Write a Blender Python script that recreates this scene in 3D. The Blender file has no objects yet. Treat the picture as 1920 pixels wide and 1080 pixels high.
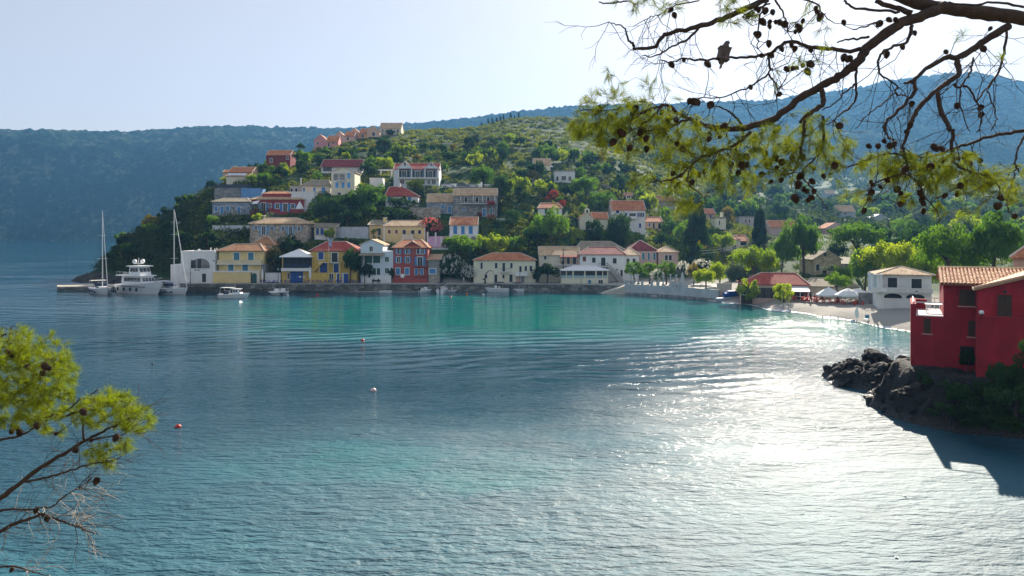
import bpy, math, random
import numpy as np
from mathutils import Vector, Matrix

# ------------------------------------------------------------------ camera, sky, sun, exposure
SC = bpy.context.scene
COL = SC.collection
F = 1387.0            # focal length of the photograph in its own pixels (1920 wide)
H = 14.4              # eye height above the water
HY = 440.0            # picture row of the horizon
R = math.radians
PI = math.pi
SUN_AZ, SUN_EL = R(22.0), R(27.5)      # sun ahead of the camera, to the right

cam = bpy.data.cameras.new('camera')
cam.sensor_width = 36.0
cam.lens = F / 1920.0 * 36.0
cam.shift_y = -(540.0 - HY) / 1920.0
cam.clip_start = 0.1
cam.clip_end = 9000.0
camo = bpy.data.objects.new('camera', cam)
COL.objects.link(camo)
camo.location = (0, 0, H)
camo.rotation_euler = (R(90), 0, 0)
SC.camera = camo

world = bpy.data.worlds.new('World')
SC.world = world
world.use_nodes = True
wt = world.node_tree
wt.nodes.clear()
sky = wt.nodes.new('ShaderNodeTexSky')
sky.sky_type = 'NISHITA'
sky.sun_disc = False
sky.sun_elevation = SUN_EL
sky.sun_rotation = SUN_AZ
sky.altitude = 0
sky.air_density = 1.0
sky.dust_density = 1.6
sky.ozone_density = 1.6
bg = wt.nodes.new('ShaderNodeBackground')
bg.inputs['Strength'].default_value = 0.15
wo = wt.nodes.new('ShaderNodeOutputWorld')
veil = wt.nodes.new('ShaderNodeGamma')          # hazy summer air evens out the sky
veil.inputs[1].default_value = .31
wt.links.new(sky.outputs[0], veil.inputs[0])
tint = wt.nodes.new('ShaderNodeMixRGB')
tint.blend_type = 'MULTIPLY'
tint.inputs[0].default_value = 1.0
tint.inputs[2].default_value = (1.0, .962, 1.0, 1)
wt.links.new(veil.outputs[0], tint.inputs[1])
wt.links.new(tint.outputs[0], bg.inputs[0])
wt.links.new(bg.outputs[0], wo.inputs[0])

sl = bpy.data.lights.new('sun', 'SUN')
sl.energy = 3.8
sl.angle = R(0.5)
sl.color = (1.0, 0.9, 0.76)
so = bpy.data.objects.new('sun', sl)
COL.objects.link(so)
SUNV = Vector((math.sin(SUN_AZ) * math.cos(SUN_EL), math.cos(SUN_AZ) * math.cos(SUN_EL), math.sin(SUN_EL)))
so.rotation_euler = SUNV.to_track_quat('Z', 'Y').to_euler()
so.location = (60, 60, 200)

SC.view_settings.view_transform = 'Standard'
SC.view_settings.look = 'None'
SC.view_settings.exposure = 1.52
SC.view_settings.gamma = 1.0
SC.view_settings.use_curve_mapping = False
SC.render.engine = 'CYCLES'
SC.cycles.max_bounces = 6
SC.cycles.diffuse_bounces = 2
SC.cycles.glossy_bounces = 3
SC.cycles.transmission_bounces = 3
SC.cycles.transparent_max_bounces = 6
SC.cycles.volume_bounces = 0
SC.cycles.use_denoising = True
SC.cycles.sample_clamp_direct = 12.0
SC.cycles.sample_clamp_indirect = 4.0
SC.cycles.caustics_reflective = False
SC.cycles.caustics_refractive = False

random.seed(7)
RNG = np.random.default_rng(11)

# ------------------------------------------------------------------ numpy value noise
def _hash(ix, iy, s):
    n = (ix * 374761393 + iy * 668265263 + s * 974634551) & 0xffffffff
    n = ((n ^ (n >> 13)) * 1274126177) & 0xffffffff
    return ((n ^ (n >> 16)) & 0xffff) / 65535.0

def vnoise(x, y, s=0):
    x = np.asarray(x, float); y = np.asarray(y, float)
    ix = np.floor(x).astype(np.int64); iy = np.floor(y).astype(np.int64)
    fx = x - ix; fy = y - iy
    fx = fx * fx * (3 - 2 * fx); fy = fy * fy * (3 - 2 * fy)
    a = _hash(ix, iy, s); b = _hash(ix + 1, iy, s); c = _hash(ix, iy + 1, s); d = _hash(ix + 1, iy + 1, s)
    return (a * (1 - fx) + b * fx) * (1 - fy) + (c * (1 - fx) + d * fx) * fy

def fbm(x, y, o=4, s=0):
    t = 0; a = .5; n = 0
    for i in range(o):
        t = t + a * vnoise(x * 2 ** i, y * 2 ** i, s + i * 17); n += a; a *= .5
    return t / n

# ------------------------------------------------------------------ materials
def nd(nt, typ, _out=0, **kw):
    n = nt.nodes.new('ShaderNode' + typ)
    for k, v in kw.items():
        if k.startswith('_'):
            setattr(n, k[1:], v); continue
        key = int(k[1:]) if k[0] == 'i' and k[1:].isdigit() else k.replace('__', ' ')
        s = n.inputs[key]
        if isinstance(v, bpy.types.NodeSocket): nt.links.new(v, s)
        else: s.default_value = v
    return n.outputs[_out]

def c4(c): return (c[0], c[1], c[2], 1.0)
def mul(c, k): return tuple(min(1, max(0, a * k)) for a in c)

def newmat(name):
    m = bpy.data.materials.new(name)
    m.use_nodes = True
    nt = m.node_tree
    nt.nodes.clear()
    o = nt.nodes.new('ShaderNodeOutputMaterial')
    return m, nt, o

def ramp(nt, fac, stops):
    n = nt.nodes.new('ShaderNodeValToRGB')
    nt.links.new(fac, n.inputs[0])
    e = n.color_ramp.elements
    while len(e) < len(stops): e.new(.5)
    for i, (p, c) in enumerate(stops):
        e[i].position = p; e[i].color = c4(c) if len(c) == 3 else c
    return n.outputs[0]

_mc = {}
def plain(name, c, rough=.7, var=.15, scale=1.5, bump=0.0, metal=0.0, spec=.4):
    """Painted or bare surface with uneven tone and fine relief."""
    if name in _mc: return _mc[name]
    m, nt, o = newmat(name)
    pos = nd(nt, 'NewGeometry')
    n1 = nd(nt, 'TexNoise', Vector=pos, Scale=scale, Detail=5.0, Roughness=.65)
    col = ramp(nt, n1, [(.3, mul(c, 1 - var)), (.7, mul(c, 1 + var * .6))])
    kw = {}
    if bump:
        n2 = nd(nt, 'TexNoise', Vector=pos, Scale=scale * 7, Detail=3.0)
        kw['Normal'] = nd(nt, 'Bump', Strength=bump, Distance=.05, Height=n2)
    b = nd(nt, 'BsdfPrincipled', Base__Color=col, Roughness=rough, Metallic=metal, Specular__IOR__Level=spec, **kw)
    nt.links.new(b, o.inputs[0])
    _mc[name] = m
    return m

def plaster(name, c, stain=.16):
    """Lime-washed wall: blotches and rain streaks running down."""
    if name in _mc: return _mc[name]
    m, nt, o = newmat(name)
    pos = nd(nt, 'NewGeometry')
    mp = nd(nt, 'Mapping', Vector=pos, Scale=(.9, .9, .2))
    st = nd(nt, 'TexNoise', Vector=mp, Scale=1.0, Detail=6.0, Roughness=.7)
    bl = nd(nt, 'TexNoise', Vector=pos, Scale=.55, Detail=4.0, Roughness=.6)
    a = ramp(nt, st, [(.30, mul(c, 1 - stain * .75)), (.66, c)])
    bcol = ramp(nt, bl, [(.3, (1 - stain, 1 - stain * .9, 1 - stain * .8)), (.7, (1, 1, 1))])
    col = nd(nt, 'MixRGB', _blend_type='MULTIPLY', i0=.8, i1=a, i2=bcol)
    fine = nd(nt, 'TexNoise', Vector=pos, Scale=9.0, Detail=4.0)
    nor = nd(nt, 'Bump', Strength=.35, Distance=.04, Height=fine)
    b = nd(nt, 'BsdfPrincipled', Base__Color=col, Roughness=.88, Specular__IOR__Level=.25, Normal=nor)
    nt.links.new(b, o.inputs[0])
    _mc[name] = m
    return m

def stonewall(name, c, c2, scale=1.6):
    """Rubble masonry seen from far away."""
    if name in _mc: return _mc[name]
    m, nt, o = newmat(name)
    pos = nd(nt, 'NewGeometry')
    mp = nd(nt, 'Mapping', Vector=pos, Scale=(1, 1, 1.7))
    wob = nd(nt, 'TexNoise', 1, Vector=mp, Scale=1.1, Detail=3.0)
    vv = nd(nt, 'MixRGB', i0=.25, i1=mp, i2=wob)
    cell = nd(nt, 'TexVoronoi', 1, Vector=vv, Scale=scale)
    edge = nd(nt, 'TexVoronoi', 0, _feature='DISTANCE_TO_EDGE', Vector=vv, Scale=scale)
    tone = nd(nt, 'SeparateColor', Color=cell)
    col = ramp(nt, tone, [(0, mul(c, .7)), (.5, c), (1, c2)])
    jo = ramp(nt, edge, [(0.0, (.45, .44, .42)), (.09, (1, 1, 1))])
    col = nd(nt, 'MixRGB', _blend_type='MULTIPLY', i0=.7, i1=col, i2=jo)
    nor = nd(nt, 'Bump', Strength=.7, Distance=.08, Height=jo)
    b = nd(nt, 'BsdfPrincipled', Base__Color=col, Roughness=.93, Specular__IOR__Level=.2, Normal=nor)
    nt.links.new(b, o.inputs[0])
    _mc[name] = m
    return m

def tiles(name, c, c2):
    """Clay pantiles: UV u runs along the eave in metres, v up the slope."""
    if name in _mc: return _mc[name]
    m, nt, o = newmat(name)
    uv = nd(nt, 'UVMap')
    sx = nt.nodes.new('ShaderNodeSeparateXYZ'); nt.links.new(uv, sx.inputs[0])
    u = nd(nt, 'Math', _operation='MULTIPLY', i0=sx.outputs[0], i1=2 * PI / .26)
    wv = nd(nt, 'Math', _operation='SINE', i0=u)
    wa = nd(nt, 'Math', _operation='ABSOLUTE', i0=wv)
    v = nd(nt, 'Math', _operation='MULTIPLY', i0=sx.outputs[1], i1=1 / .38)
    fr = nd(nt, 'Math', _operation='FRACT', i0=v)
    cell = nd(nt, 'TexWhiteNoise', 0, Vector=nd(nt, 'VectorMath', _operation='FLOOR', i0=nd(nt, 'VectorMath', _operation='MULTIPLY', i0=uv, i1=(1 / .26, 1 / .38, 1))))
    big = nd(nt, 'TexNoise', Vector=nd(nt, 'NewGeometry'), Scale=.5, Detail=6.0, Roughness=.7)
    mixf = nd(nt, 'Math', _operation='MULTIPLY_ADD', i0=cell, i1=.35, i2=big)
    col = ramp(nt, mixf, [(.38, mul(c, .62)), (.6, c), (.92, c2)])
    hgt = nd(nt, 'Math', _operation='MULTIPLY_ADD', i0=fr, i1=-.35, i2=wa)
    nor = nd(nt, 'Bump', Strength=.6, Distance=.07, Height=hgt)
    b = nd(nt, 'BsdfPrincipled', Base__Color=col, Roughness=.85, Specular__IOR__Level=.3, Normal=nor)
    nt.links.new(b, o.inputs[0])
    _mc[name] = m
    return m

def leafmat(name, c, c2, trans=.5, tcol=None, scale=.35):
    """Leaves: tone differs from clump to clump and tree to tree; light passes through them."""
    if name in _mc: return _mc[name]
    m, nt, o = newmat(name)
    pos = nd(nt, 'NewGeometry')
    n1 = nd(nt, 'TexNoise', Vector=pos, Scale=scale, Detail=3.0, Roughness=.7)
    rnd = nt.nodes.new('ShaderNodeObjectInfo').outputs['Random']
    f = nd(nt, 'Math', _operation='MULTIPLY_ADD', i0=rnd, i1=.35, i2=nd(nt, 'Math', _operation='MULTIPLY', i0=n1, i1=.9))
    col = ramp(nt, f, [(.3, c), (.85, c2)])
    tc = nd(nt, 'MixRGB', _blend_type='MULTIPLY', i0=1.0, i1=col, i2=c4(tcol or (1.5, 1.35, .5)))
    d = nd(nt, 'BsdfDiffuse', Color=col)
    t = nd(nt, 'BsdfTranslucent', Color=tc)
    g = nd(nt, 'BsdfGlossy', Color=(.5, .5, .5, 1), Roughness=.5)
    mx = nd(nt, 'MixShader', i0=trans, i1=d, i2=t)
    mx = nd(nt, 'MixShader', i0=.035, i1=mx, i2=g)
    nt.links.new(mx, o.inputs[0])
    _mc[name] = m
    return m

# ------------------------------------------------------------------ objects
def tag(o, label=None, cat=None, group=None, kind=None):
    if label: o['label'] = label
    if cat: o['category'] = cat
    if group: o['group'] = group
    if kind: o['kind'] = kind
    return o

def thing(name, label, cat, loc=(0, 0, 0), rz=0.0, group=None):
    o = bpy.data.objects.new(name, None)
    COL.objects.link(o)
    o.empty_display_size = .3
    o.location = loc
    o.rotation_euler = (0, 0, rz)
    return tag(o, label, cat, group)

class MB:
    """Collects vertices and faces; build() links them as one mesh object."""
    def __init__(s): s.v = []; s.f = []; s.uv = None
    def add(s, vs, fs):
        b = len(s.v); s.v.extend([tuple(p) for p in vs]); s.f.extend([tuple(i + b for i in q) for q in fs]); return s
    def box(s, x0, x1, y0, y1, z0, z1):
        return s.add([(x0, y0, z0), (x1, y0, z0), (x1, y1, z0), (x0, y1, z0), (x0, y0, z1), (x1, y0, z1), (x1, y1, z1), (x0, y1, z1)],
                     [(0, 3, 2, 1), (4, 5, 6, 7), (0, 1, 5, 4), (1, 2, 6, 5), (2, 3, 7, 6), (3, 0, 4, 7)])
    def cbox(s, c, d): return s.box(c[0] - d[0] / 2, c[0] + d[0] / 2, c[1] - d[1] / 2, c[1] + d[1] / 2, c[2] - d[2] / 2, c[2] + d[2] / 2)
    def prism(s, pts, y0, y1):
        """Outline in (x, z), extruded along y."""
        n = len(pts)
        vs = [(x, y0, z) for x, z in pts] + [(x, y1, z) for x, z in pts]
        fs = [tuple(range(n)), tuple(range(2 * n - 1, n - 1, -1))] + [(i, i + n, (i + 1) % n + n, (i + 1) % n) for i in range(n)]
        return s.add(vs, fs)
    def slab(s, pts, z0, z1):
        """Outline in (x, y), extruded along z."""
        n = len(pts)
        vs = [(x, y, z0) for x, y in pts] + [(x, y, z1) for x, y in pts]
        fs = [tuple(range(n - 1, -1, -1)), tuple(range(n, 2 * n))] + [(i, (i + 1) % n, (i + 1) % n + n, i + n) for i in range(n)]
        return s.add(vs, fs)
    def tube(s, path, rad, n=6, cap=True):
        P = [Vector(p) for p in path]
        if not hasattr(rad, '__len__'): rad = [rad] * len(P)
        rings = []; up = None
        for i, p in enumerate(P):
            d = (P[min(i + 1, len(P) - 1)] - P[max(i - 1, 0)])
            if d.length < 1e-9: d = Vector((0, 0, 1))
            d.normalize()
            if up is None: up = d.orthogonal().normalized()
            up = up - d * up.dot(d)
            up = up.normalized() if up.length > 1e-6 else d.orthogonal().normalized()
            w = d.cross(up)
            rings.append([p + (up * math.cos(2 * PI * k / n) + w * math.sin(2 * PI * k / n)) * rad[i] for k in range(n)])
        vs = [q for r in rings for q in r]
        fs = []
        for i in range(len(P) - 1):
            for k in range(n):
                a = i * n + k; b = i * n + (k + 1) % n
                fs.append((a, b, b + n, a + n))
        if cap: fs += [tuple(range(n - 1, -1, -1)), tuple(range((len(P) - 1) * n, len(P) * n))]
        return s.add(vs, fs)
    def lathe(s, prof, n=12, c=(0, 0, 0)):
        vs = []; fs = []
        for r, z in prof:
            for k in range(n):
                a = 2 * PI * k / n
                vs.append((c[0] + r * math.cos(a), c[1] + r * math.sin(a), c[2] + z))
        for i in range(len(prof) - 1):
            for k in range(n):
                a = i * n + k; b = i * n + (k + 1) % n
                fs.append((a, b, b + n, a + n))
        fs += [tuple(range(n - 1, -1, -1)), tuple(range((len(prof) - 1) * n, len(prof) * n))]
        return s.add(vs, fs)
    def mesh(s, name, mat, smooth=False):
        me = bpy.data.meshes.new(name)
        me.from_pydata(s.v, [], s.f)
        if mat: me.materials.append(mat)
        if smooth: me.polygons.foreach_set('use_smooth', [True] * len(me.polygons))
        me.update()
        return me
    def build(s, name, mat, parent=None, smooth=False, loc=None, rot=None):
        o = bpy.data.objects.new(name, s.mesh(name, mat, smooth))
        COL.objects.link(o)
        if parent: o.parent = parent
        if loc is not None: o.location = loc
        if rot is not None: o.rotation_euler = rot
        return o

def put(name, me, parent=None, loc=(0, 0, 0), scale=None, rot=None):
    o = bpy.data.objects.new(name, me)
    COL.objects.link(o)
    if parent: o.parent = parent
    o.location = loc
    if scale is not None: o.scale = scale if hasattr(scale, '__len__') else (scale,) * 3
    if rot is not None: o.rotation_euler = rot
    return o

def npmesh(name, V, Q, mat, smooth=False):
    """Mesh from an (n,3) array and an (m,k) array of equal faces."""
    V = np.asarray(V, np.float32); Q = np.asarray(Q, np.int32); k = Q.shape[1]
    me = bpy.data.meshes.new(name)
    me.vertices.add(len(V)); me.vertices.foreach_set('co', V.ravel())
    me.loops.add(Q.size); me.loops.foreach_set('vertex_index', Q.ravel())
    me.polygons.add(len(Q))
    me.polygons.foreach_set('loop_start', np.arange(0, Q.size, k, dtype=np.int32))
    me.polygons.foreach_set('loop_total', np.full(len(Q), k, np.int32))
    if smooth: me.polygons.foreach_set('use_smooth', np.ones(len(Q), bool))
    me.materials.append(mat)
    me.update(); me.validate()
    return me

def copytree(o, parent=None):
    c = o.copy(); COL.objects.link(c)
    if parent: c.parent = parent
    for ch in o.children: copytree(ch, c)
    return c

def gx(px, Y): return (px - 960.0) / F * Y
def gz(py, Y): return H + (HY - py) / F * Y
def at(px, py, Y): return Vector((gx(px, Y), Y, gz(py, Y)))
# ------------------------------------------------------------------ lie of the land
# For lines of sight (by picture column) the ground as (distance, height) pairs; q() reads a height off a picture row.
def q(Y, py): return (Y, gz(py, Y))
HILL = [(187, 1.9), (192, 2.1), q(203, 470), q(222, 420), q(250, 360), q(305, 300), q(385, 262)]
PROF = {
    -600: [(0, -4), (1300, -4)],
    100: [(0, -4), (1300, -4)],
    128: [(218, -4), (226, -.6), (234, -.6), (242, -4)],
    150: [(216, -4), (222, 0), (230, 2.2), (236, 1), (246, -4)],
    200: [(207, -4), (212, .3), (222, 2.0), q(245, 490), (262, 5), (290, -4)],
    255: [(197, -4), (201, .5), (210, 3.2), q(248, 441), (270, 15), (320, -4)],
    310: [(189, -4), (193, 1), (202, 4.6), q(225, 446), q(256, 409), (280, 20), (340, -4)],
    340: [(184, -4), (187, 1.4), (197, 3.4), q(215, 455), q(258, 388), (290, 24), (360, -4)],
    372: [(184, -4), (187, 1.9), (195, 2.6), q(206, 467), q(222, 425), q(265, 367), (290, 29), (380, -4)],
    430: [(184, -4), (187, 1.9), (193, 2.2), q(203, 470), q(222, 420), q(250, 366), q(275, 340), (300, 34), (400, -4)],
    500: [(184, -4), (187, 1.9), (193, 2.2), q(203, 470), q(222, 420), q(250, 362), q(300, 309), (330, 44), (440, 10)],
    600: [(184, -4), (187, 1.9), (193, 2.2), q(203, 470), q(222, 420), q(250, 361), q(305, 302), q(362, 276), (390, 60), (520, 20)],
    700: [(184, -4)] + HILL + [q(402, 256), (430, 66), (560, 25)],
    800: [(184, -4)] + HILL + [q(430, 240), (470, 72), (620, 30)],
    950: [(184, -4)] + HILL + [q(440, 235), q(490, 217), (530, 90), (700, 50)],
    1090: [(184, -4), (187, 1.9), (192, 2.1), q(204, 475), q(224, 425), q(256, 365), q(315, 310), q(420, 262), q(500, 222), (540, 92), (700, 60)],
    1150: [(183, -4), (185, 1.9), (193, 2.2), q(206, 485), q(230, 432), q(270, 370), q(330, 322), q(440, 272), q(510, 240), (560, 84), (760, 60)],
    1250: [(169.5, -4), (173, 1.9), (198, 2.4), q(212, 490), q(250, 432), q(330, 368), q(430, 312), q(520, 275), (580, 72), (900, 66)],
    1350: [(151, -4), (155.4, .1), (158, .9), (165, 1.6), (196, 2.6), q(220, 490), q(270, 432), q(360, 382), q(480, 325), q(540, 312), (600, 60), (950, 78)],
    1450: [(134, -4), (138.7, .1), (143, .85), (149, 1.15), (160, 1.3), (172, 2.2), q(200, 502), q(270, 445), q(380, 402), q(520, 362), (620, 42), (950, 84)],
    1550: [(122, -4), (125.8, .1), (131, .9), (139, 1.3), (158, 1.5), q(180, 510), q(250, 452), q(370, 412), q(520, 380), (640, 40), (950, 88)],
    1650: [(107, -4), (113.2, .1), (118.5, .9), (126, 1.6), (142, 2.0), q(178, 513), q(260, 450), q(370, 416), q(520, 386), (660, 40), (950, 90)],
    1750: [(95, -4), (101, .1), (106, .9), (114, 1.7), (142, 2.6), q(180, 510), q(260, 450), q(370, 416), q(520, 386), (660, 42), (950, 92)],
    1900: [(80, -4), (88, .1), (93, .9), (102, 1.8), (130, 3.6), q(180, 500), q(260, 448), q(370, 414), q(520, 384), (660, 44), (950, 92)],
    2300: [(60, -4), (72, .1), (84, 3), (130, 8), (180, 14), (260, 20), (520, 40), (950, 90)],
}
_pk = sorted(PROF)
YG = np.concatenate([np.arange(60, 300, 1.2), np.arange(300, 640, 3.0), np.arange(640, 1080, 11.0)])
PG = np.arange(-100, 2080, 4.0)
def _prof(px):
    a = np.array(PROF[px], float)
    return np.interp(YG, a[:, 0], a[:, 1])
_pt = np.array([_prof(p) for p in _pk])
ZG = np.empty((len(PG), len(YG)))
for j in range(len(YG)):
    ZG[:, j] = np.interp(PG, _pk, _pt[:, j])
def _blur(a, k, axis):
    w = np.ones(2 * k + 1) / (2 * k + 1)
    p = np.pad(a, [(k, k) if i == axis else (0, 0) for i in range(2)], mode='edge')
    return np.apply_along_axis(lambda r: np.convolve(r, w, 'valid'), axis, p)
_keep = ZG.copy()
for _ in range(2):
    ZG = _blur(ZG, 5, 0); ZG = _blur(ZG, 2, 1)
_m = (PG[:, None] > 345) & (PG[:, None] < 1330) & (YG[None, :] < 197)      # keep the quay edge crisp
ZG = np.where(_m, _keep, ZG)
XX = (PG[:, None] - 960) / F * YG[None, :]
YY = np.broadcast_to(YG[None, :], XX.shape)
_up = np.clip((ZG - 5) / 20, 0, 1)
ZG = ZG + _up * ((fbm(XX / 38, YY / 38, 4, 3) - .5) * 7.0 + (fbm(XX / 7, YY / 7, 3, 8) - .5) * 1.4)
_tr = np.clip((ZG - 42) / 14, 0, 1) * np.clip((YY - 280) / 40, 0, 1) * np.clip((640 - YY) / 50, 0, 1)
_st = 3.2
_zz = ZG + (fbm(XX / 60, YY / 60, 3, 21) - .5) * 5
ZG = ZG - _tr * .8 * np.sin(2 * PI * _zz / _st) * _st / (2 * PI)            # old field terraces
_hd = np.clip((330 - PG[:, None]) / 120, 0, 1) * np.clip((ZG + 1.5) / 2, 0, 1) * np.clip((7 - ZG) / 5, 0, 1)
ZG = ZG + _hd * (fbm(XX / 2.2, YY / 2.2, 4, 31) - .5) * 3.4                 # rocky foot of the headland

def terr(px, Y):
    i = min(max((px - PG[0]) / 4.0, 0), len(PG) - 1.001); j = np.interp(Y, YG, np.arange(len(YG)))
    j = min(j, len(YG) - 1.001)
    a, b = int(i), int(j); u, v = i - a, j - b
    return float((ZG[a, b] * (1 - v) + ZG[a, b + 1] * v) * (1 - u) + (ZG[a + 1, b] * (1 - v) + ZG[a + 1, b + 1] * v) * u)

def hit(px, py, lo=70.0):
    """Distance at which the line of sight through (px, py) meets the ground."""
    i = min(max(int(round((px - PG[0]) / 4.0)), 0), len(PG) - 1)
    line = H + (HY - py) / F * YG
    ok = np.nonzero((ZG[i] >= line) & (YG >= lo))[0]
    return float(YG[ok[0]]) if len(ok) else 300.0

PADS = []           # (cx, cy, half width, half depth, rotation, height): levelled ground under buildings
def level_pads():
    for cx, cy, hw, hd, rz, z in PADS:
        c, s = math.cos(-rz), math.sin(-rz)
        lx = (XX - cx) * c - (YY - cy) * s
        ly = (XX - cx) * s + (YY - cy) * c
        ins = (abs(lx) < hw + .8) & (ly > -hd - 1.5) & (ly < hd + .6)
        ZG[ins] = np.minimum(ZG[ins], z)

def make_ground_mat():
    m, nt, o = newmat('hillside_earth')
    pos = nd(nt, 'NewGeometry')
    n1 = nd(nt, 'TexNoise', Vector=pos, Scale=.045, Detail=5.0, Roughness=.6)
    n2 = nd(nt, 'TexNoise', Vector=pos, Scale=.35, Detail=6.0, Roughness=.75)
    mp = nd(nt, 'Mapping', Vector=pos, Scale=(.05, .12, 1.9))
    n3 = nd(nt, 'TexNoise', Vector=mp, Scale=.6, Detail=4.0)
    f = nd(nt, 'Math', _operation='MULTIPLY_ADD', i0=n2, i1=.55, i2=nd(nt, 'Math', _operation='MULTIPLY_ADD', i0=n3, i1=.35, i2=nd(nt, 'Math', _operation='MULTIPLY', i0=n1, i1=.45)))
    dry = ramp(nt, f, [(.55, (.012, .040, .016)), (.78, (.038, .084, .020)), (.86, (.085, .095, .03)), (.95, (.25, .18, .075))])
    sx = nt.nodes.new('ShaderNodeSeparateXYZ'); nt.links.new(pos, sx.inputs[0])
    # shore: pebbles below three metres, on the beach side; wet dark rock at the headland
    pb = nd(nt, 'TexNoise', Vector=pos, Scale=3.0, Detail=6.0, Roughness=.8)
    peb = ramp(nt, pb, [(.3, (.25, .235, .21)), (.7, (.46, .43, .38))])
    rk = ramp(nt, n2, [(.35, (.018, .018, .018)), (.65, (.10, .092, .08))])
    side = nd(nt, 'MapRange', Value=sx.outputs[0], From__Min=-45.0, From__Max=-35.0)
    shore = nd(nt, 'MixRGB', i0=side, i1=rk, i2=peb)
    zr = nd(nt, 'Math', _operation='MULTIPLY_ADD', i0=n2, i1=1.4, i2=sx.outputs[2])
    up = nd(nt, 'MapRange', Value=zr, From__Min=2.9, From__Max=3.9)
    col = nd(nt, 'MixRGB', i0=up, i1=shore, i2=dry)
    nor = nd(nt, 'Bump', Strength=.8, Distance=.25, Height=n2)
    b = nd(nt, 'BsdfPrincipled', Base__Color=col, Roughness=.95, Specular__IOR__Level=.15, Normal=nor)
    nt.links.new(b, o.inputs[0])
    return m

def grid_mesh(name, P, Yg, Z, mat, X=None, smooth=True):
    X = (P[:, None] - 960) / F * Yg[None, :] if X is None else X
    Y2 = np.broadcast_to(Yg[None, :], X.shape)
    V = np.stack([X, Y2, Z], -1).reshape(-1, 3)
    a, b = len(P), len(Yg)
    idx = np.arange(a * b).reshape(a, b)
    Q = np.stack([idx[:-1, :-1], idx[1:, :-1], idx[1:, 1:], idx[:-1, 1:]], -1).reshape(-1, 4)
    zq = Z.reshape(-1)[Q].max(1)
    Q = Q[zq > -3.9]
    used, inv = np.unique(Q, return_inverse=True)
    return npmesh(name, V[used], inv.reshape(Q.shape), mat, smooth)

def make_terrain():
    level_pads()
    o = put('terrain', grid_mesh('terrain', PG, YG, ZG, make_ground_mat()))
    tag(o, kind='structure')

def make_far_hills():
    # wooded ridges beyond the bay: steep on the left, the high mountain on the right
    m, nt, o = newmat('far_woodland')
    pos = nd(nt, 'NewGeometry')
    n1 = nd(nt, 'TexNoise', Vector=pos, Scale=.009, Detail=6.0, Roughness=.65)
    n2 = nd(nt, 'TexNoise', Vector=pos, Scale=.07, Detail=5.0, Roughness=.8)
    f = nd(nt, 'Math', _operation='MULTIPLY_ADD', i0=n2, i1=.6, i2=nd(nt, 'Math', _operation='MULTIPLY', i0=n1, i1=.5))
    col = ramp(nt, f, [(.43, (.004, .015, .012)), (.57, (.018, .042, .024)), (.70, (.13, .14, .085))])
    rs_ = nd(nt, 'TexNoise', Vector=nd(nt, 'Mapping', Vector=pos, Scale=(.022, .02, .005)), Scale=1.0, Detail=6.0, Roughness=.7)
    rk = nd(nt, 'MapRange', Value=rs_, From__Min=.60, From__Max=.70, To__Max=.75)
    col = nd(nt, 'MixRGB', i0=rk, i1=col, i2=(.20, .185, .15, 1))
    b = nd(nt, 'BsdfPrincipled', Base__Color=col, Roughness=1.0, Specular__IOR__Level=.0,
           Normal=nd(nt, 'Bump', Strength=1.0, Distance=6.0, Height=n2))
    nt.links.new(b, o.inputs[0])
    sil = np.array([(-300, 236), (-60, 241), (0, 242), (100, 244), (230, 247), (300, 242), (385, 236), (450, 236), (560, 239), (640, 241), (720, 236), (760, 232), (860, 222), (1000, 204),
                    (1090, 197), (1200, 194), (1340, 190), (1440, 187), (1520, 176), (1600, 165), (1680, 148), (1760, 139), (1830, 135), (1880, 146), (1960, 158), (2200, 150)], float)
    P = np.arange(-260, 2180, 3.5)
    Yg = np.concatenate([np.arange(1060, 1560, 14.0), np.arange(1560, 2100, 6.0), np.arange(2100, 2270, 24.0)])
    t0 = np.interp(P, [-260, 500, 800, 1100, 2200], [1640, 1640, 1500, 1060, 1060])[:, None]
    yc = np.interp(P, [-260, 650, 1000, 2200], [2080, 2080, 1820, 1820])[:, None]
    top = gz(np.interp(P, sil[:, 0], sil[:, 1]), yc[:, 0])
    fr = np.clip((Yg[None, :] - t0) / (yc - t0), 0, 1)
    # cliff profile: steep below, a gentler wooded shoulder above
    pl = np.interp(fr, [0, .03, .20, .34, .6, 1], [0, .06, .48, .70, .84, 1])
    ml = fr ** 1.15
    w = np.clip((P[:, None] - 700) / 400, 0, 1)
    sh = pl * (1 - w) + ml * w
    base = np.interp(P, [-260, 900, 1200, 2200], [-6, -6, 70, 92])[:, None]
    Z = base + (top[:, None] - base) * sh
    Z = np.where(Yg[None, :] > yc, top[:, None] - (Yg[None, :] - yc) * .35, Z)
    X = (P[:, None] - 960) / F * Yg[None, :]
    Y2 = np.broadcast_to(Yg[None, :], X.shape)
    amp = np.clip(sh * 4, 0, 1)
    spur = (fbm(X / 170, Y2 / 420, 4, 5) - .5) * 115 * np.sin(PI * np.clip(sh, 0, 1)) + (fbm(X / 60, Y2 / 120, 3, 12) - .5) * 40 * np.sin(PI * np.clip(sh, 0, 1))
    trees = np.abs(fbm(X / 13, Y2 / 16, 2, 9) - .42) * 17 + (fbm(X / 5, Y2 / 7, 2, 13) - .5) * 6
    Z = Z + amp * (spur + trees - 2.5)
    Z = np.where(fr <= 0, -4.0, Z)
    o2 = put('far_hills', grid_mesh('far_hills', P, Yg, Z, m))
    tag(o2, kind='structure')

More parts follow.
